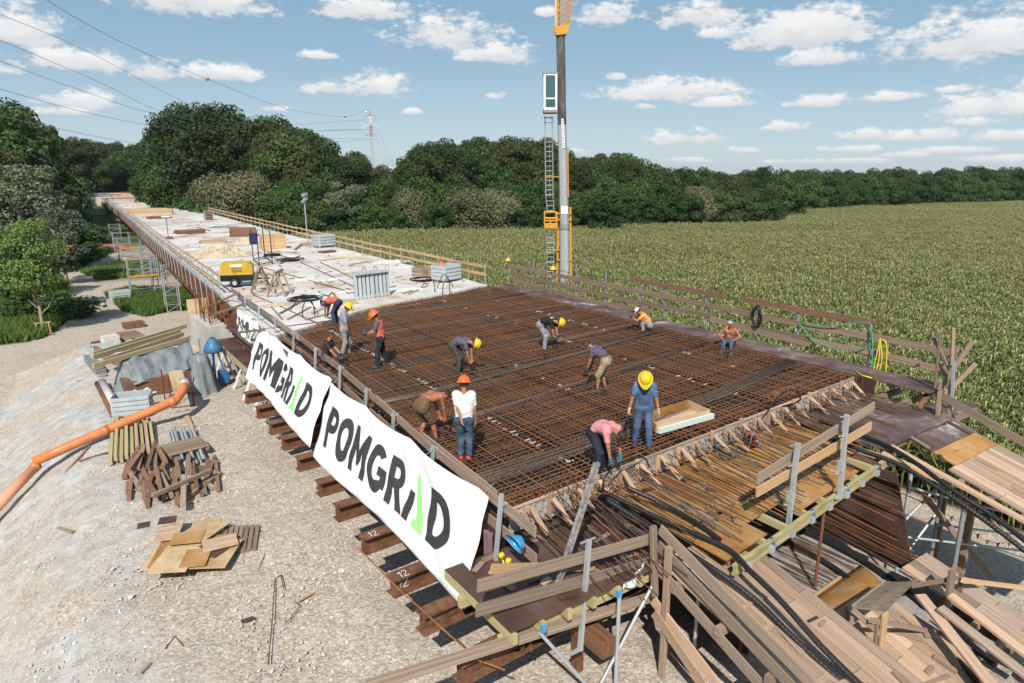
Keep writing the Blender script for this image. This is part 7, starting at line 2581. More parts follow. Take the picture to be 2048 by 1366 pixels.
# yellow jib foot and lattice at the top
b = MB()
b.hexa([pc(1112, 72) - AWAY * 0.4, pc(1133, 70) - AWAY * 0.4, pc(1133, 70) + AWAY * 0.4, pc(1112, 72) + AWAY * 0.4, pc(1110, 55) - AWAY * 0.4, pc(1139, 50) - AWAY * 0.4, pc(1139, 50) + AWAY * 0.4, pc(1110, 55) + AWAY * 0.4])
jf = b.build('jib_foot', m_yellow, crane)
b = MB()
ch = [(pc(1113, 58), pc(1122, -80)), (pc(1137, 54), pc(1152, -80))]
for (p0, p1) in ch:
    for s in (-0.35, 0.35):
        b.cyl(p0 + AWAY * s, p1 + AWAY * s, 0.05, n=6)
N_ = 12
for s in (-0.35, 0.35):
    for k in range(N_):
        a_, c_ = ch[0][0].lerp(ch[0][1], k / N_), ch[1][0].lerp(ch[1][1], (k + 1) / N_)
        d_ = ch[1][0].lerp(ch[1][1], k / N_)
        e_ = ch[0][0].lerp(ch[0][1], (k + 1) / N_)
        b.cyl(a_ + AWAY * s, c_ + AWAY * s, 0.026, n=5)
        b.cyl(d_ + AWAY * s, e_ + AWAY * s, 0.026, n=5)
for k in range(N_):
    for c_ in ch:
        b.cyl(c_[0].lerp(c_[1], k / N_) - AWAY * 0.35, c_[0].lerp(c_[1], (k + 0.5) / N_) + AWAY * 0.35, 0.03, n=5)
b.build('jib_lattice', m_yellow, crane)
rod('jib_strut', pc(1112, 66) - AWAY * 0.2, pc(1110, -80) - AWAY * 0.2, 0.09, flat('pale_yellow_paint', (0.75, 0.55, 0.22)), crane)
rod('hoist_rope', pc(1119, 60), pc(1118, -80), 0.02, m_black, crane)
for k in range(5):
    board('jib_pin', pc(1110, 56 + k * 3) - RIGHT * 0.12, pc(1110, 56 + k * 3), 0.1, 0.08, m_yellow, crane)
# driver's cab
x0, x1, y0, y1 = 1086, 1113, 150, 222
D_ = 0.75
b = MB()
m_cab = flat('cab_white', (0.72, 0.72, 0.70), rough=0.45, var=0.04)
fr = [((x0, y0), (x1, y0 + 4)), ((x0, y0), (x0 + 4, y1)), ((x1 - 4, y0), (x1, y1)), ((x0, y1 - 5), (x1, y1)), ((x0, 198), (x1, 201))]


def slabpx(b, p, q, near, far):
    a_, c_ = pc(*p), pc(*q)
    P = [pc(p[0], q[1]), pc(q[0], q[1]), pc(q[0], p[1]), pc(p[0], p[1])]
    b.hexa([P[0] - AWAY * near, P[1] - AWAY * near, P[1] - AWAY * far, P[0] - AWAY * far, P[3] - AWAY * near, P[2] - AWAY * near, P[2] - AWAY * far, P[3] - AWAY * far])


body = None
for k, (p, q) in enumerate(fr):
    b = MB()
    slabpx(b, p, q, 1.0 + 0.003 * k, -0.5 - 0.003 * k)
    o = b.build('cab_frame', m_cab, crane)
    body = body or o
b = MB()
slabpx(b, (x0 + 3, y0 + 3), (x1 - 3, 199), 0.97, 0.955)
b.build('cab_window', m_glass, crane)
b = MB()
slabpx(b, (x0 + 4, 200), (x1 - 4, y1 - 4), 0.97, 0.955)
b.build('cab_window', m_glass, crane)
b = MB()
slabpx(b, (x0 + 2, y0 + 2), (x1 - 2, y1 - 1), -0.46, -0.49)
b.build('cab_back', m_cab, crane)
b = MB()
slabpx(b, (x0 - 1, y0 - 2), (x1 + 1, y0), 1.05, -0.55)
b.build('cab_roof', m_galvdk, crane)
b = MB()
slabpx(b, (x0, y1), (x1, y1 + 5), 1.0, -0.5)
b.build('cab_floor', m_galvdk, crane)
b = MB()
slabpx(b, (x0 + 8, 185), (x0 + 18, 200), 0.5, 0.0)
b.build('cab_seat', m_black, crane)
rod('cab_bracket', pc(1112, 226), pc(1122, 220), 0.08, m_yellow, crane)
rod('cab_bracket', pc(1112, 155), pc(1122, 155), 0.08, m_galvdk, crane)
# caged ladder
lx0, lx1 = 1091, 1107
for (ya, yb, xa, xb) in ((232, 398, 1090, 1092), (398, 422, 1093, 1094), (462, 600, 1093, 1095)):
    for dx in (0, 14):
        rod('ladder_stile', pc(xa + dx, ya), pc(xb + dx, yb), 0.03, m_galv, crane)
    y = ya + 4
    i_ = 0
    while y < yb:
        x = lerp(xa, xb, (y - ya) / (yb - ya))
        rod('ladder_rung', pc(x, y), pc(x + 14, y), 0.026, m_galv, crane)
        if i_ % 2 == 0 and ya != 398:
            c = (pc(x, y) + pc(x + 14, y)) / 2
            MB().tube([c + RIGHT * (0.36 * math.cos(t)) - AWAY * (0.62 * math.sin(t)) for t in np.linspace(0, math.pi, 9)], 0.018, 5).build('cage_hoop', m_galv, crane)
        i_ += 1
        y += 9.6
for dx in (-0.34, 0.0, 0.34):
    c0_, c1_ = pc(1097.5, 232), pc(1099, 395)
    rod('cage_bar', c0_ + RIGHT * dx - AWAY * (0.62 if dx == 0 else 0.2), c1_ + RIGHT * dx - AWAY * (0.62 if dx == 0 else 0.2), 0.012, m_galv, crane)
# yellow platform and side struts
for (p, q) in (((1088, 424), (1113, 424)), ((1088, 436), (1113, 436)), ((1088, 441), (1113, 441)), ((1088, 448), (1113, 448)), ((1089, 424), (1089, 455)), ((1112, 424), (1112, 455)), ((1101, 441), (1101, 448))):
    for s in (0.5, -0.3):
        rod('platform_rail', pc(*p) - AWAY * s, pc(*q) - AWAY * s, 0.045, m_yellow, crane)
b = MB()
slabpx(b, (1088, 449), (1113, 455), 0.55, -0.35)
b.build('platform_floor', m_yellow, crane)
for (xa, ya, xb, yb, r_) in ((1141, 414, 1143, 604, 0.10), (1115, 424, 1115, 462, 0.08), (1117, 462, 1113, 600, 0.09), (1136, 300, 1137, 395, 0.07)):
    rod('yellow_strut', pc(xa, ya) + AWAY * 0.25, pc(xb, yb) + AWAY * 0.25, r_, m_yellow, crane)
for y in (427, 440, 520):
    rod('yellow_bracket', pc(1113, y), pc(1142, y), 0.05, m_yellow, crane)
for y in (354, 500, 574):
    rod('yellow_bracket', pc(1092, y), pc(1120, y), 0.045, m_yellow, crane)


# ------------------------------------------------------------------ pylons
def pylon(px, ytop, ybase, D, lab, hscale=1.0):
    bang = math.atan((px - 1024) / 1406) + YAW
    x, y = D * math.sin(bang), D * math.cos(bang)
    d = _ray(px, ytop)
    zt = ZC + d.z / math.hypot(d.x, d.y) * D
    d2 = _ray(px, ybase)
    zb = ZC + d2.z / math.hypot(d2.x, d2.y) * D
    H = zt - zb
    o = E('power_pylon', (x, y, zb), lab, 'pylon', 'power pylons')
    rt = Vector((math.cos(bang), -math.sin(bang), 0))
    fw = Vector((math.sin(bang), math.cos(bang), 0))
    c = Vector((x, y, zb))
    W = lambda f: H * (0.052 * (1 - f / 0.56) + 0.018 if f < 0.56 else (0.018 if f < 0.86 else 0.018 * (1 - (f - 0.86) / 0.14) + 0.001))
    m_pr = flat('pylon_red', (0.55, 0.10, 0.08), rough=0.5)
    m_pw = flat('pylon_white', (0.78, 0.78, 0.78), rough=0.5)
    fs = list(np.linspace(0, 0.56, 8)) + list(np.linspace(0.58, 0.99, 16))
    for k, (f0, f1) in enumerate(zip(fs[:-1], fs[1:])):
        b = MB()
        cs0 = [c + Vector((0, 0, H * f0)) + rt * (W(f0) * s) + fw * (W(f0) * t) for s, t in ((-1, -1), (1, -1), (1, 1), (-1, 1))]
        cs1 = [c + Vector((0, 0, H * f1)) + rt * (W(f1) * s) + fw * (W(f1) * t) for s, t in ((-1, -1), (1, -1), (1, 1), (-1, 1))]
        r_ = 0.0036 * H
        for i in range(4):
            b.cyl(cs0[i], cs1[i], r_, n=4)
            b.cyl(cs0[i], cs1[(i + 1) % 4], r_ * 0.6, n=4)
            b.cyl(cs0[(i + 1) % 4], cs1[i], r_ * 0.6, n=4)
        m_ = m_galv if f1 < 0.57 else (m_pr if f0 > 0.87 or f0 < 0.73 else m_pw)
        b.build('lattice_section', m_, o)
    tips = []
    for f, w, m_ in ((0.585, 0.090, m_pr), (0.735, 0.115, m_pw), (0.885, 0.085, m_pr)):
        b = MB()
        cc = c + Vector((0, 0, H * f))
        for s in (-1, 1):
            t = cc + rt * (s * w * H)
            b.cyl(cc + rt * (s * 0.018 * H) + Vector((0, 0, 0.025 * H)), t, 0.0022 * H, n=4)
            b.cyl(cc + rt * (s * 0.018 * H), t, 0.0022 * H, n=4)
            b.cyl(t, t - Vector((0, 0, 0.06 * H)), 0.0022 * H, n=4)
            tips.append(t - Vector((0, 0, 0.06 * H)))
        b.build('cross_arm', m_, o)
    return o, tips, c + Vector((0, 0, H))


py1, tips1, top1 = pylon(746, 217, 344, 190, 'red and white lattice power pylon on the wooded saddle')
py2, tips2, top2 = pylon(813, 305, 345, 420, 'tiny distant power pylon beyond the gap in the trees')


def wire(name, pts, r, lab):
    b = MB()
    b.tube(pts, r, 4)
    return setp(b.build(name, m_galvdk), lab, 'power line', 'power lines')


D1 = lambda x, y, D: Vector((0, 0, ZC)) + _ray(x, y) * (D / math.hypot(_ray(x, y).x, _ray(x, y).y))
ew = spline([top1, D1(690, 233, 178), D1(575, 217, 150), D1(415, 158, 120), D1(230, 78, 98), D1(60, -20, 84), D1(-60, -90, 75)], 8)
wire('power_line', ew, 0.03, 'top earth wire with marker balls crossing the upper left sky')
labs = ['highest phase wire crossing the left sky', 'second phase wire crossing the left sky', 'third phase wire crossing the left sky', 'fourth phase wire crossing the left sky', 'lowest phase wire crossing the left sky']
WR = [([(0, 28), (180, 105), (373, 205), (520, 250)], 4), ([(0, 80), (200, 165), (330, 225), (500, 262)], 2), ([(0, 122), (160, 180), (310, 228), (480, 262)], 3), ([(0, 178), (160, 222), (310, 252), (470, 272)], 0), ([(0, 232), (140, 262), (280, 288), (420, 300)], 1)]
for (pts, ti), lab in zip(WR, labs):
    q = [D1(-60, pts[0][1] - (pts[1][1] - pts[0][1]) * 60 / max(1, pts[1][0]), 84)]
    for k, (x, y) in enumerate(pts):
        q.append(D1(x, y, 90 + k * 25))
    q.append(tips1[ti])
    wire('power_line', spline(q, 8), 0.03, lab)
for k in range(0, 6, 1):
    wire('power_line', sag(tips1[k], tips2[k], 9, 10), 0.012, ('lower left', 'lower right', 'middle left', 'middle right', 'upper left', 'upper right')[k] + ' wire sagging from the near pylon to the distant one')
for (x, y, D, m_, lab) in ((415, 158, 120, m_orplastic, 'big orange marker ball on the earth wire'), (575, 217, 150, m_white, 'white marker ball on the earth wire'), (690, 233, 178, m_orplastic, 'small orange marker ball nearest the pylon'), (732, 224, 186, m_white, 'tiny white marker ball beside the pylon')):
    b = MB()
    c0 = D1(x, y, D)
    r_ = 0.27
    b.lathe([(r_ * math.cos(t), r_ * math.sin(t)) for t in np.linspace(-1.57, 1.57, 9)], c0, 14)
    setp(b.build('marker_ball', m_, smooth=True), lab, 'marker ball', 'marker balls on the wire')

# ================================================================== people
class SDF:
    """distance field on a grid: round-cone limbs blended together, then turned into one skin"""

    def __init__(s, lo, hi, h):
        s.h = h
        s.lo = np.array(lo) - 3 * h
        s.n = np.ceil((np.array(hi) - s.lo) / h).astype(int) + 4
        s.F = np.full(s.n, 0.5, np.float32)

    def _sub(s, lo, hi):
        i0 = np.clip(((np.array(lo) - s.lo) / s.h).astype(int), 0, s.n)
        i1 = np.clip(((np.array(hi) - s.lo) / s.h).astype(int) + 2, 0, s.n)
        sl = tuple(slice(a, b) for a, b in zip(i0, i1))
        ax = [s.lo[k] + s.h * np.arange(i0[k], i1[k]) for k in range(3)]
        return sl, np.meshgrid(*ax, indexing='ij')

    def cone(s, a, b, ra, rb, k=0.03):
        a, b = np.array(a, float), np.array(b, float)
        m = max(ra, rb) + k + 2 * s.h
        sl, (X, Y, Z) = s._sub(np.minimum(a, b) - m, np.maximum(a, b) + m)
        if X.size == 0:
            return s
        d = b - a
        L2 = max(d @ d, 1e-9)
        t = np.clip(((X - a[0]) * d[0] + (Y - a[1]) * d[1] + (Z - a[2]) * d[2]) / L2, 0, 1)
        D = np.sqrt((X - a[0] - t * d[0]) ** 2 + (Y - a[1] - t * d[1]) ** 2 + (Z - a[2] - t * d[2]) ** 2) - (ra + (rb - ra) * t)
        f = s.F[sl]
        hh = np.clip(0.5 + 0.5 * (f - D) / k, 0, 1)
        s.F[sl] = f + (D - f) * hh - k * hh * (1 - hh)
        return s

    def cut(s, p, nrm):
        """keep the side the normal points away from"""
        X, Y, Z = np.meshgrid(*[s.lo[k] + s.h * np.arange(s.n[k]) for k in range(3)], indexing='ij')
        nrm = np.array(nrm, float)
        nrm /= np.linalg.norm(nrm)
        s.F = np.maximum(s.F, ((X - p[0]) * nrm[0] + (Y - p[1]) * nrm[1] + (Z - p[2]) * nrm[2]).astype(np.float32))
        return s

    def wrinkle(s, amp, fr):
        X, Y, Z = np.meshgrid(*[s.lo[k] + s.h * np.arange(s.n[k]) for k in range(3)], indexing='ij')
        s.F = s.F + (amp * (np.sin(X * fr + 2 * np.sin(Z * fr * 0.7)) * np.sin(Z * fr * 1.3 + Y * fr * 0.6) + 0.6 * np.sin(Y * fr * 1.1 + Z * fr * 0.5))).astype(np.float32)
        return s

    def mesh(s):
        F = s.F
        S = F < 0
        n0, n1, n2 = s.n - 1
        C = [(i, j, k) for i in (0, 1) for j in (0, 1) for k in (0, 1)]
        g = lambda A, c: A[c[0]:c[0] + n0, c[1]:c[1] + n1, c[2]:c[2] + n2]
        cnt = sum(g(S, c).astype(np.int8) for c in C)
        act = (cnt > 0) & (cnt < 8)
        idx = np.full(act.shape, -1, np.int64)
        I = np.argwhere(act)
        idx[act] = np.arange(len(I))
        acc = np.zeros((len(I), 3))
        num = np.zeros(len(I))
        vals = {c: F[I[:, 0] + c[0], I[:, 1] + c[1], I[:, 2] + c[2]] for c in C}
        for c in C:
            for ax in range(3):
                if c[ax] == 0:
                    d = list(c)
                    d[ax] = 1
                    d = tuple(d)
                    fa, fb = vals[c], vals[d]
                    x = (fa < 0) != (fb < 0)
                    t = np.where(x, fa / np.where(np.abs(fa - fb) < 1e-9, 1, fa - fb), 0)
                    p = np.tile(np.array(c, float), (len(I), 1))
                    p[:, ax] += t
                    acc += p * x[:, None]
                    num += x
        V = s.lo + s.h * (I + acc / np.maximum(num, 1)[:, None])
        Q = []
        for ax in range(3):
            u, v = (ax + 1) % 3, (ax + 2) % 3
            a_ = [slice(1, -1)] * 3
            b_ = [slice(1, -1)] * 3
            a_[ax] = slice(0, -1)
            b_[ax] = slice(1, None)
            sa, sb = S[tuple(a_)], S[tuple(b_)]
            e = np.argwhere(sa != sb)
            if not len(e):
                continue
            inside = sa[tuple(e.T)]
            off = np.array([1, 1, 1])
            off[ax] = 0
            e = e + off

            def cell(du, dv):
                q = e.copy()
                q[:, u] -= du
                q[:, v] -= dv
                return idx[tuple(q.T)]
            quad = np.stack([cell(0, 0), cell(1, 0), cell(1, 1), cell(0, 1)], 1)
            quad[~inside] = quad[~inside][:, ::-1]
            Q.append(quad)
        Q = np.concatenate(Q)
        Q = Q[(Q >= 0).all(1)]
        return V, Q


def ik(a, t, l1, l2, pole):
    a, t, pole = Vector(a), Vector(t), Vector(pole)
    d = t - a
    L = min(d.length, (l1 + l2) * 0.999)
    dn = d.normalized()
    t = a + dn * L
    x = (l1 * l1 - l2 * l2 + L * L) / (2 * L)
    y = math.sqrt(max(l1 * l1 - x * x, 0))
    pv = pole - dn * pole.dot(dn)
    pv = pv.normalized() if pv.length > 1e-4 else Vector((0, 0, 1))
    return a + dn * x + pv * y, t


m_skin = M('tanned_skin', ((0.30, 0.13, 0.07), (0.38, 0.18, 0.10)), scale=4, rough=0.55, rv=0.12)
m_skinred = M('sunburnt_skin', ((0.30, 0.10, 0.05), (0.40, 0.155, 0.085)), scale=4, rough=0.5, rv=0.08)
m_hair = flat('dark_hair', (0.035, 0.022, 0.015), rough=0.7)
m_hairgrey = flat('grey_hair', (0.38, 0.36, 0.34), rough=0.8)
m_eye = flat('eye_dark', (0.02, 0.015, 0.012), rough=0.3)
m_lip = flat('lips', (0.25, 0.08, 0.06), rough=0.5)
m_boot = flat('work_boot', (0.07, 0.05, 0.035), rough=0.8)
m_glove = flat('dark_glove', (0.03, 0.045, 0.05), rough=0.8)


def cloth(name, c, var=0.16):
    d = tuple(x * 0.55 + 0.01 for x in c)
    return M(name, (d, tuple(x * (1 - var) for x in c), tuple(min(1, x * (1 + var)) for x in c)), scale=5, rough=0.9, rv=0, spec=0.12, bump=0.7, bscale=13, lo=0.25, hi=0.62, detail=7)


def person(label, base, phi, pose, wear, scale=1.0, skin=None, vox=0.0115):
    skin = skin or m_skin
    root = E('person', base, label, 'person', 'workers on the deck')
    P = dict(pel=(0, 0, 0.95), lean=0.05, curve=0.1, tilt=0.0, twist=0.0, head=0.1, turn=0.0, LH=(-0.28, 0.05, 0.80), RH=(0.28, 0.05, 0.80), LF=(-0.11, 0.0), RF=(0.11, 0.0), LFz=0.0, RFz=0.0, ep=(0, -1, -0.2), lkp=(0, 1, 0), rkp=(0, 1, 0), toe=0.12, lpole=None, rpole=None, ltoe=None, rtoe=None)
    P.update(pose)
    pel = Vector(P['pel'])
    rt = Vector((math.cos(P['twist']), math.sin(P['twist']), 0))
    fw0 = Vector((-math.sin(P['twist'] * 0.5), math.cos(P['twist'] * 0.5), 0))

    def sp(ang):
        return fw0 * math.sin(ang) + Vector((P['tilt'], 0, 1)).normalized() * math.cos(ang)
    d1, d2 = sp(P['lean'] - P['curve'] * 0.5), sp(P['lean'] + P['curve'])
    waist = pel + d1 * 0.20
    chest = waist + d2 * 0.20
    nb = chest + d2 * 0.14
    fwd = rt.cross(d2) * -1
    fwd = d2.cross(rt) * 1.0
    fwd = -fwd if fwd.dot(fw0) < -0.2 and P['lean'] < 1.2 else fwd
    # front of the chest: perpendicular to spine, on the belly side
    fr = (fw0 - d2 * fw0.dot(d2))
    fr = fr.normalized() if fr.length > 0.15 else Vector((0, 0, -1))
    if P['lean'] + P['curve'] > math.pi / 2:
        fr = (Vector((0, 0, -1)) - d2 * Vector((0, 0, -1)).dot(d2)).normalized()
    hd = sp(P['lean'] + P['curve'] + P['head'])
    hr = Matrix.Rotation(P['turn'], 3, hd) @ rt
    hf = hr.cross(hd)
    hf = -hf
    hf = (hd.cross(hr)) * -1 if (hd.cross(hr)).dot(fr) < 0 else hd.cross(hr)
    skull = nb + d2 * 0.03 + hd * 0.18
    hipL, hipR = pel - rt * 0.095 + Vector((0, 0, -0.02)), pel + rt * 0.095 + Vector((0, 0, -0.02))
    shL, shR = nb - rt * 0.185 - d2 * 0.045, nb + rt * 0.185 - d2 * 0.045
    legs = []
    for hip, ft, fz, kp, td in ((hipL, P['LF'], P['LFz'], P['lkp'], P['ltoe']), (hipR, P['RF'], P['RFz'], P['rkp'], P['rtoe'])):
        kn, an = ik(hip, (ft[0], ft[1], 0.09 + fz), 0.44, 0.42, kp)
        td = Vector(td).normalized() if td else Vector((P['toe'] * (1 if hip is hipR else -1), 1, 0)).normalized()
        legs.append((hip, kn, an, td))
    arms = []
    for sh, hn, pl in ((shL, P['LH'], P['lpole'] or (-0.4, -0.7, -0.3)), (shR, P['RH'], P['rpole'] or (0.4, -0.7, -0.3))):
        el, wr = ik(sh, hn, 0.30, 0.26, pl)
        arms.append((sh, el, wr))
    fingers = []
    for i, (sh, el, wr) in enumerate(arms):
        d = (wr - el).normalized()
        s_ = -1 if i == 0 else 1
        side = (rt - d * rt.dot(d))
        side = side.normalized() if side.length > 0.1 else Vector((0, 1, 0))
        pal = d.cross(side).normalized()
        if pal.dot(fr) < 0:
            pal = -pal
        kn = wr + d * 0.085
        fg = []
        for k, (o_, ln) in enumerate(((-0.033, 0.062), (-0.011, 0.075), (0.011, 0.070), (0.033, 0.055))):
            b0 = kn + pal * (o_ * s_) + side * 0.0
            b1 = b0 + (d * 0.8 - side * (0.45 * s_)).normalized() * (ln * 0.55)
            b2 = b1 + (d * 0.3 - side * (0.9 * s_)).normalized() * (ln * 0.55)
            fg.append((b0, b1, b2))
        th0 = wr + d * 0.03 + pal * 0.025
        th1 = th0 + (pal * 0.8 + d * 0.6 - side * 0.2 * s_).normalized() * 0.045
        th2 = th1 + (d * 0.9 - side * 0.4 * s_).normalized() * 0.035
        fingers.append((d, side, pal, kn, fg, (th0, th1, th2)))
    allp = [pel, nb, skull] + [q for l_ in legs for q in l_[:3]] + [q for a_ in arms for q in a_]
    A = np.array([tuple(q) for q in allp])
    lo, hi = A.min(0) - 0.24, A.max(0) + 0.24

    def torso(S, g, k=0.05, down=True):
        if down:
            S.cone(hipL, hipR, 0.118 + g, 0.118 + g, k)
        for s in (-1, 1):
            w_ = waist + rt * (0.062 * s)
            c_ = chest + rt * (0.085 * s)
            S.cone(pel + rt * (0.075 * s), w_, 0.108 + g, 0.102 + g, k)
            S.cone(w_, c_, 0.102 + g, 0.112 + g, k)
            S.cone(c_, (shL if s < 0 else shR) * 0.8 + nb * 0.2, 0.108 + g, 0.068 + g, k)
        S.cone(waist + fr * P.get('belly', 0.0), waist + fr * P.get('belly', 0.0) + d2 * 0.02, 0.10 + g, 0.10 + g, k)
        return S
    # one continuous body
    S = SDF(lo, hi, vox)
    torso(S, -0.006)
    S.cone(nb - d2 * 0.02, skull - hd * 0.06, 0.058, 0.053, 0.03)
    S.cone(skull - hf * 0.012, skull + hf * 0.012 + hd * 0.01, 0.088, 0.086, 0.02)
    S.cone(skull - hd * 0.03 + hf * 0.03, skull - hd * 0.085 + hf * 0.055, 0.062, 0.038, 0.02)
    S.cone(skull + hf * 0.095 + hd * 0.0, skull + hf * 0.112 - hd * 0.032, 0.011, 0.017, 0.012)
    for s in (-1, 1):
        S.cone(skull + hr * (0.086 * s) + hd * 0.005, skull + hr * (0.094 * s) - hd * 0.03 - hf * 0.006, 0.018, 0.012, 0.008)
    for (hip, kn, an, td) in legs:
        S.cone(hip, kn, 0.088, 0.058, 0.04)
        S.cone(kn, kn.lerp(an, 0.35) - td * 0.012, 0.056, 0.056, 0.02)
        S.cone(kn.lerp(an, 0.35) - td * 0.012, an, 0.056, 0.038, 0.02)
        S.cone(an - td * 0.04 - Vector((0, 0, 0.04)), an + td * 0.13 - Vector((0, 0, 0.055)), 0.036, 0.03, 0.02)
    for i, (sh, el, wr) in enumerate(arms):
        S.cone(sh, el, 0.054, 0.041, 0.035)
        S.cone(el, wr, 0.043, 0.028, 0.02)
        d, side, pal, kn, fg, th = fingers[i]
        for o_ in (-0.022, 0.022):
            S.cone(wr, kn + pal * o_, 0.022, 0.019, 0.015)
        for f in fg:
            S.cone(f[0], f[1], 0.0105, 0.010, 0.006)
            S.cone(f[1], f[2], 0.010, 0.009, 0.004)
        S.cone(th[0], th[1], 0.014, 0.012, 0.008)
        S.cone(th[1], th[2], 0.012, 0.010, 0.004)
    rz = math.atan2(-(RIGHT * math.cos(phi) + AWAY * math.sin(phi)).x, (RIGHT * math.cos(phi) + AWAY * math.sin(phi)).y)

    def put(nm, V, Q, mat):
        o = bpy.data.objects.new(nm, np_mesh(nm, V, Q, [mat], smooth=True))
        col.objects.link(o)
        o.parent = root
        WL[o.name] = WL[root.name]
        return o

    def from_sdf(nm, S_, mat):
        V, Q = S_.mesh()
        return put(nm, V, Q, mat)
    from_sdf('body', S, skin)
    wv = vox * 1.35

    def legs_sdf(S_, g0, g1, upto):
        torso_lo = S_
        torso_lo.cone(hipL, hipR, 0.122 + g0, 0.122 + g0, 0.05)
        for s in (-1, 1):
            torso_lo.cone(pel + rt * (0.075 * s), waist + rt * (0.062 * s), 0.112 + g0, 0.104 + g0, 0.05)
        for (hip, kn, an, td) in legs:
            if upto <= 1:
                S_.cone(hip, hip.lerp(kn, upto), 0.098 + g0, lerp(0.098, 0.075, upto) + g1 * 1.3, 0.03)
            else:
                S_.cone(hip, kn, 0.096 + g0, 0.068 + g1, 0.04)
                S_.cone(kn, kn.lerp(an, 0.98), 0.068 + g1, 0.056 + g1, 0.03)
        return S_
    if 'trousers' in wear:
        mt_, up_ = wear['trousers']
        S_ = legs_sdf(SDF(lo, hi, wv), 0.012, 0.014, up_)
        S_.wrinkle(0.0045, 34)
        S_.cut(waist + d1 * (0.02 if 'bib' not in wear else 0.05), d1)
        if up_ <= 1:
            for (hip, kn, an, td) in legs:
                pass
        from_sdf('trousers', S_, mt_)
    if 'belt' in wear:
        S_ = SDF(lo, hi, wv)
        for s in (-1, 1):
            S_.cone(pel + rt * (0.075 * s) + d1 * 0.10, waist + rt * (0.062 * s), 0.122, 0.122, 0.05)
        S_.cut(waist + d1 * 0.0, d1).cut(waist - d1 * 0.05, -d1)
        from_sdf('belt', S_, wear['belt'])
    if 'shirt' in wear:
        mt_, sl = wear['shirt']
        S_ = torso(SDF(lo, hi, wv), 0.026 if wear.get('hem', 0) > 0.05 else 0.014, down=False)
        for (sh, el, wr) in arms:
            e = sh.lerp(el, min(sl, 1.0))
            S_.cone(sh, e, 0.072, 0.064, 0.03)
            if sl > 1:
                S_.cone(el, el.lerp(wr, sl - 1), 0.062, 0.045, 0.03)
        S_.wrinkle(0.005, 30)
        S_.cut(pel - d1 * wear.get('hem', 0.02), -d1)
        from_sdf('shirt', S_, mt_)
    if 'vest' in wear:
        S_ = torso(SDF(lo, hi, wv), 0.026, down=False)
        S_.wrinkle(0.004, 28)
        S_.cut(pel + d1 * 0.02, -d1).cut(nb - d2 * 0.01, d2)
        from_sdf('vest', S_, wear['vest'])
    if 'print' in wear:
        for j in range(wear['print'][1]):
            for q in range(5):
                c = chest + d2 * (0.06 - 0.045 * j) + rt * (-0.09 + 0.045 * q)
                b = MB()
                b.beam(c - fr * 0.118 - rt * 0.017, c - fr * 0.118 + rt * 0.017, 0.02, 0.028, up=tuple(d2))
                put('shirt_print', np.array(b.v), np.array(b.f), wear['print'][0])
    if 'bib' in wear:
        S_ = torso(SDF(lo, hi, wv), 0.030, down=False)
        S_.cut(pel + d1 * 0.05, -d1).cut(chest + d2 * 0.02, d2).cut(rt * 0.13 + chest, rt).cut(chest - rt * 0.13, -rt).cut(chest - fr * (-0.02), -fr)
        from_sdf('bib', S_, wear['bib'])
        for s in (-1, 1):
            pts = [chest + rt * (0.1 * s) + fr * 0.14, nb + rt * (0.1 * s) + fr * 0.05 + d2 * 0.03, nb + rt * (0.09 * s) - fr * 0.08 + d2 * 0.01, chest + rt * (0.07 * s) - fr * 0.135, waist - fr * 0.13]
            b = MB()
            b.tube(spline(pts, 5), 0.022, 6)
            put('strap', np.array(b.v), np.array([f for f in b.f if len(f) == 4]), wear['bib'])
    for i, (hip, kn, an, td) in enumerate(legs):
        S_ = SDF(np.array(an) - 0.22, np.array(an) + 0.24, 0.012)
        S_.cone(an - td * 0.05 - Vector((0, 0, 0.045)), an + td * 0.15 - Vector((0, 0, 0.055)), 0.052, 0.044, 0.02)
        S_.cone(an - td * 0.015 - Vector((0, 0, 0.04)), an + Vector((0, 0, 0.035 if wear.get('low') is None else -0.02)), 0.052, 0.052, 0.02)
        S_.cut(an - Vector((0, 0, 0.09)), (0, 0, -1))
        from_sdf('shoe', S_, wear.get('shoes', m_boot))
    if 'gloves' in wear:
        for i, (sh, el, wr) in enumerate(arms):
            d, side, pal, kn, fg, th = fingers[i]
            S_ = SDF(np.array(wr) - 0.2, np.array(wr) + 0.24, 0.009)
            for o_ in (-0.022, 0.022):
                S_.cone(wr - d * 0.02, kn + pal * o_, 0.033, 0.025, 0.015)
            for f in fg:
                S_.cone(f[0], f[1], 0.0145, 0.014, 0.006)
                S_.cone(f[1], f[2], 0.014, 0.012, 0.004)
            S_.cone(th[0], th[1], 0.018, 0.016, 0.008)
            S_.cone(th[1], th[2], 0.016, 0.013, 0.004)
            from_sdf('glove', S_, wear['gloves'])
    S_ = SDF(np.array(skull) - 0.17, np.array(skull) + 0.17, 0.010)
    S_.cone(skull - hf * 0.016, skull + hf * 0.006 + hd * 0.012, 0.098, 0.096, 0.02)
    S_.cut(skull + hf * 0.05 + hd * 0.05, (hf * 0.85 - hd * 0.55))
    S_.cut(skull - hd * 0.075, -hd)
    from_sdf('hair', S_, wear.get('hair', m_hair))
    for s in (-1, 1):
        b = MB()
        c = skull + hf * 0.088 + hr * (0.032 * s) + hd * 0.012
        b.lathe([(0.011 * math.cos(t), 0.011 * math.sin(t)) for t in np.linspace(-1.5, 1.5, 6)], c, 8)
        put('eye', np.array(b.v), np.array(b.f), m_eye)
    b = MB()
    b.tube([skull + hf * 0.098 - hd * 0.066 + hr * (0.022 * s) for s in (-1, 0, 1)], 0.006, 6)
    put('mouth', np.array(b.v), np.array([f for f in b.f if len(f) == 4]), m_lip)
    mt3 = Matrix((hr, hf, hd)).transposed()
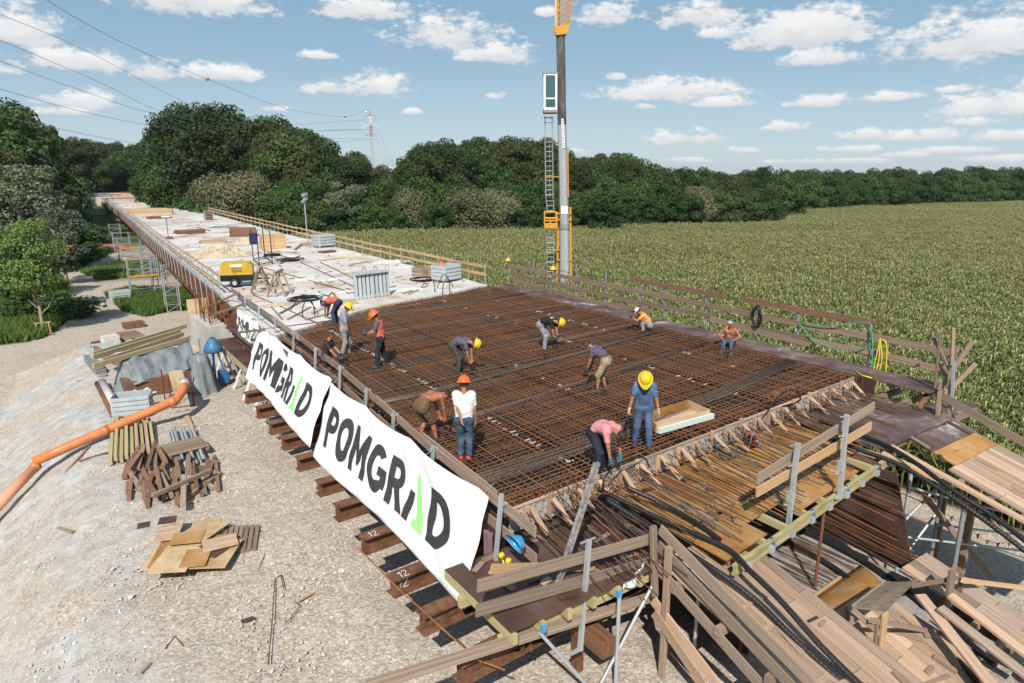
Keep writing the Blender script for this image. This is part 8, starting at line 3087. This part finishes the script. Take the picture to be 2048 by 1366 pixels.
    if 'helmet' in wear:
        b = helmet_mb(MB(), skull + hd * 0.028 - hf * 0.008, mt3, 0.98)
        put('safety_helmet', np.array(b.v), np.array([f for f in b.f if len(f) == 4]), wear['helmet'])
    if 'cap' in wear:
        b = MB()
        prof = [(0.108 * math.cos(t), 0.105 * math.sin(t)) for t in np.linspace(0, 1.54, 7)]
        b.lathe(prof, skull + hd * 0.02 - hf * 0.008, 18, mt3)
        c = skull + hd * 0.03
        b.slab(lambda u, v: c + hf * (0.08 + 0.09 * v * (1 - (2 * u - 1) ** 2 * 0.4)) + hr * (0.085 * (2 * u - 1)) - hd * 0.02 * v, 8, 4, 0.006, tuple(hd))
        put('cap', np.array(b.v), np.array([f for f in b.f if len(f) == 4]), wear['cap'])
    if 'tool' in wear:
        i, m_, ln = wear['tool']
        d, side, pal, kn, fg, th = fingers[i]
        b = MB()
        c = kn - side * (0.03 * (-1 if i == 0 else 1))
        b.beam(c - pal * 0.05, c + pal * ln, 0.03, 0.03)
        b.beam(c + pal * ln, c + pal * (ln + 0.05), 0.05, 0.012)
        put('pliers', np.array(b.v), np.array(b.f), m_)
    root.rotation_euler = (0, 0, rz)
    root.scale = (scale,) * 3
    return root


def stand(px, py, z=0.0):
    return pz(px, py, z)


c_grey = cloth('grey_dungarees', (0.30, 0.265, 0.24))
c_greyblue = cloth('blue_grey_tshirt', (0.24, 0.27, 0.33))
c_navy = cloth('navy_trousers', (0.028, 0.030, 0.042))
c_orange = cloth('faded_orange_vest', (0.55, 0.13, 0.075))
c_purple = cloth('grey_purple_tshirt', (0.11, 0.09, 0.13))
c_darkbrown = cloth('dark_brown_tshirt', (0.055, 0.035, 0.035))
c_white = cloth('white_polo', (0.66, 0.66, 0.665), 0.04)
c_jeans = cloth('blue_jeans', (0.06, 0.095, 0.14), 0.3)
c_khaki = cloth('khaki_shorts', (0.33, 0.26, 0.16))
c_brown = cloth('brown_shorts', (0.14, 0.085, 0.05))
c_pink = cloth('pink_tshirt', (0.58, 0.25, 0.26))
c_black = cloth('black_tshirt', (0.022, 0.020, 0.024))
c_blue = cloth('blue_overalls', (0.075, 0.11, 0.20))
c_blue2 = cloth('blue_tshirt', (0.085, 0.16, 0.28))
c_ltgrey = cloth('light_grey_trousers', (0.25, 0.25, 0.28))
c_peach = cloth('peach_orange_tshirt', (0.72, 0.30, 0.10))
c_dgrey = cloth('dark_grey_trousers', (0.07, 0.065, 0.065))
c_dblue = cloth('dark_blue_trousers', (0.04, 0.05, 0.10))
m_redshoe = flat('red_shoes', (0.50, 0.06, 0.035), rough=0.6)

BEND = dict(pel=(0, -0.16, 0.90), lean=1.15, curve=0.45, head=0.15, LH=(-0.10, 0.42, 0.22), RH=(0.12, 0.46, 0.20), LF=(-0.17, -0.05), RF=(0.17, 0.05), lpole=(-0.6, 0.2, 0.3), rpole=(0.6, 0.2, 0.3))
person('man bending at the deck joint in an orange vest and dark blue trousers', stand(672, 648, 0.0), R(165), dict(BEND, lean=1.3, curve=0.5), dict(shirt=(c_dblue, 0.6), vest=c_orange, trousers=(c_dblue, 2), helmet=m_white))
person('man standing in grey dungarees and a yellow helmet, looking down', stand(691, 711), R(12), dict(lean=0.04, head=0.55, LH=(-0.27, 0.12, 0.84), RH=(0.27, 0.16, 0.82), LF=(-0.10, 0.10), RF=(0.12, -0.10)), dict(shirt=(c_greyblue, 0.75), trousers=(c_grey, 2), bib=c_grey, helmet=m_yelplastic, gloves=m_glove), 0.99)
person('man standing in an orange vest and orange helmet holding a small device', stand(764, 733), R(190), dict(lean=0.06, head=0.5, LH=(-0.12, 0.42, 1.10), RH=(0.12, 0.40, 1.08), LF=(-0.16, 0.12), RF=(0.14, -0.16), lpole=(-0.5, -0.3, -1), rpole=(0.5, -0.3, -1)), dict(shirt=(c_purple, 0.75), vest=c_orange, trousers=(c_navy, 2), helmet=m_orplastic, gloves=m_glove, tool=(1, m_blueplastic, 0.1)))
person('kneeling man in a dark brown T-shirt behind the edge board, bareheaded', Vector((6.90, 20.25, -0.12)), R(-8), dict(pel=(0, -0.05, 0.52), lean=0.15, head=0.35, LH=(-0.10, 0.40, 0.60), RH=(0.16, 0.38, 0.55), LF=(-0.12, -0.42), RF=(0.14, 0.05), lkp=(0, 1, -0.6), rkp=(0, 1, 0.4), LFz=-0.03, lpole=(-0.5, -0.3, -1), rpole=(0.5, -0.3, -1)), dict(shirt=(c_darkbrown, 0.6), trousers=(c_dgrey, 2), gloves=m_glove, tool=(1, m_blueplastic, 0.1)))
person('man bending double in a grey-purple T-shirt and yellow helmet in the middle of the mat', stand(918, 746), R(-18), dict(BEND), dict(shirt=(c_purple, 0.6), trousers=(c_dgrey, 2), helmet=m_yelplastic))
person('man bending in a black printed T-shirt and yellow helmet, farthest of the bent men', stand(1090, 699), R(-25), dict(BEND, lean=1.1, LH=(-0.08, 0.44, 0.32), RH=(0.14, 0.46, 0.18)), dict(shirt=(c_black, 0.6), print=(m_white, 3), trousers=(c_ltgrey, 2), helmet=m_yelplastic, gloves=m_glove))
person('man squatting on the edge strip in a peach orange T-shirt and white cap', stand(1288, 662, 0.02), R(178), dict(pel=(0, -0.20, 0.26), lean=0.55, curve=0.3, head=0.0, LH=(-0.10, 0.50, 0.55), RH=(0.12, 0.48, 0.52), LF=(-0.16, 0.06), RF=(0.16, 0.02), lkp=(-0.2, 1, 0.8), rkp=(0.2, 1, 0.8), lpole=(-0.6, 0, -0.6), rpole=(0.6, 0, -0.6)), dict(shirt=(c_peach, 0.6), trousers=(c_ltgrey, 2), cap=m_white, gloves=m_glove))
person('man stooping in a navy T-shirt and khaki shorts right of the mat centre', stand(1204, 784), R(160), dict(pel=(0, -0.10, 0.92), lean=0.75, curve=0.3, head=-0.1, LH=(-0.14, 0.42, 0.55), RH=(0.14, 0.40, 0.52), LF=(-0.16, 0.10), RF=(0.16, -0.06)), dict(shirt=(c_purple, 0.5), trousers=(c_khaki, 1.0), belt=m_black, gloves=m_glove))
person('stout man standing in blue overalls and a yellow helmet, facing the viewer', stand(1284, 892), R(-100), dict(lean=0.05, head=0.75, belly=0.04, LH=(-0.34, 0.06, 0.80), RH=(0.34, 0.10, 0.80), LF=(-0.15, 0.10), RF=(0.16, -0.05)), dict(shirt=(c_blue2, 0.7), trousers=(c_blue, 2), bib=c_blue, helmet=m_yelplastic, gloves=cloth('pale_gloves', (0.45, 0.33, 0.25))), 1.0)
person('man bending in a pink T-shirt and dark trousers beside the leaning channel', stand(1200, 946), R(-48), dict(BEND, pel=(0, -0.16, 0.88), lean=1.05, curve=0.5, head=0.35, LH=(-0.12, 0.46, 0.08), RH=(0.16, 0.48, 0.10)), dict(shirt=(c_pink, 0.6), trousers=(c_navy, 2), gloves=cloth('teal_gloves', (0.05, 0.16, 0.18))))
person('shirtless man bending in brown shorts close to the edge board', stand(856, 884), R(42), dict(BEND, lean=1.0, curve=0.45, head=0.5, LH=(-0.06, 0.46, 0.36), RH=(0.14, 0.42, 0.40), LF=(-0.17, -0.10), RF=(0.17, 0.12)), dict(trousers=(c_brown, 0.9)), skin=m_skinred)
person('man seen from behind in white polo shirt, jeans and red shoes', stand(930, 918), R(88), dict(lean=0.0, head=0.15, LH=(-0.03, -0.23, 0.95), RH=(0.24, 0.02, 0.80), LF=(-0.09, 0.0), RF=(0.09, 0.0), lpole=(-1, -0.2, 0), toe=0.25), dict(shirt=(c_white, 0.65), hem=0.09, trousers=(c_jeans, 2), shoes=m_redshoe, helmet=m_orplastic, low=1), 1.0)
person('shirtless grey-haired man sitting on the edge strip in jeans', stand(1458, 690, 0.02), R(-115), dict(pel=(0, 0.0, 0.12), lean=0.12, curve=0.25, head=0.1, belly=0.06, LH=(-0.20, 0.32, 0.26), RH=(0.18, 0.34, 0.26), LF=(-0.16, 0.60), RF=(0.16, 0.55), LFz=-0.3, RFz=-0.3, lkp=(0, 0.4, 1), rkp=(0, 0.4, 1), lpole=(-0.8, -0.3, 0), rpole=(0.8, -0.3, 0)), dict(trousers=(c_jeans, 2), hair=m_hairgrey), skin=m_skinred)
# print on the backs of two shirts


# ================================================================== thin summer haze
mh = bpy.data.materials.new('summer_haze')
mh.use_nodes = True
hn = mh.node_tree.nodes
hn.remove(hn['Principled BSDF'])
pv = hn.new('ShaderNodeVolumePrincipled')
pv.inputs['Color'].default_value = (0.92, 0.96, 1.0, 1)
pv.inputs['Density'].default_value = 0.0001
pv.inputs['Anisotropy'].default_value = 0.2
mh.node_tree.links.new(pv.outputs[0], hn['Material Output'].inputs['Volume'])
b = MB()
b.hexa([(-4200, -4200, -6.5), (4200, -4200, -6.5), (4200, 6700, -6.5), (-4200, 6700, -6.5), (-4200, -4200, 60), (4200, -4200, 60), (4200, 6700, 60), (-4200, 6700, 60)])
hzo = b.build('haze', mh)
setp(hzo, 'thin pale haze softening the far trees', 'haze', kind='stuff')
sc.cycles.volume_bounces = 0
sc.cycles.volume_max_steps = 64
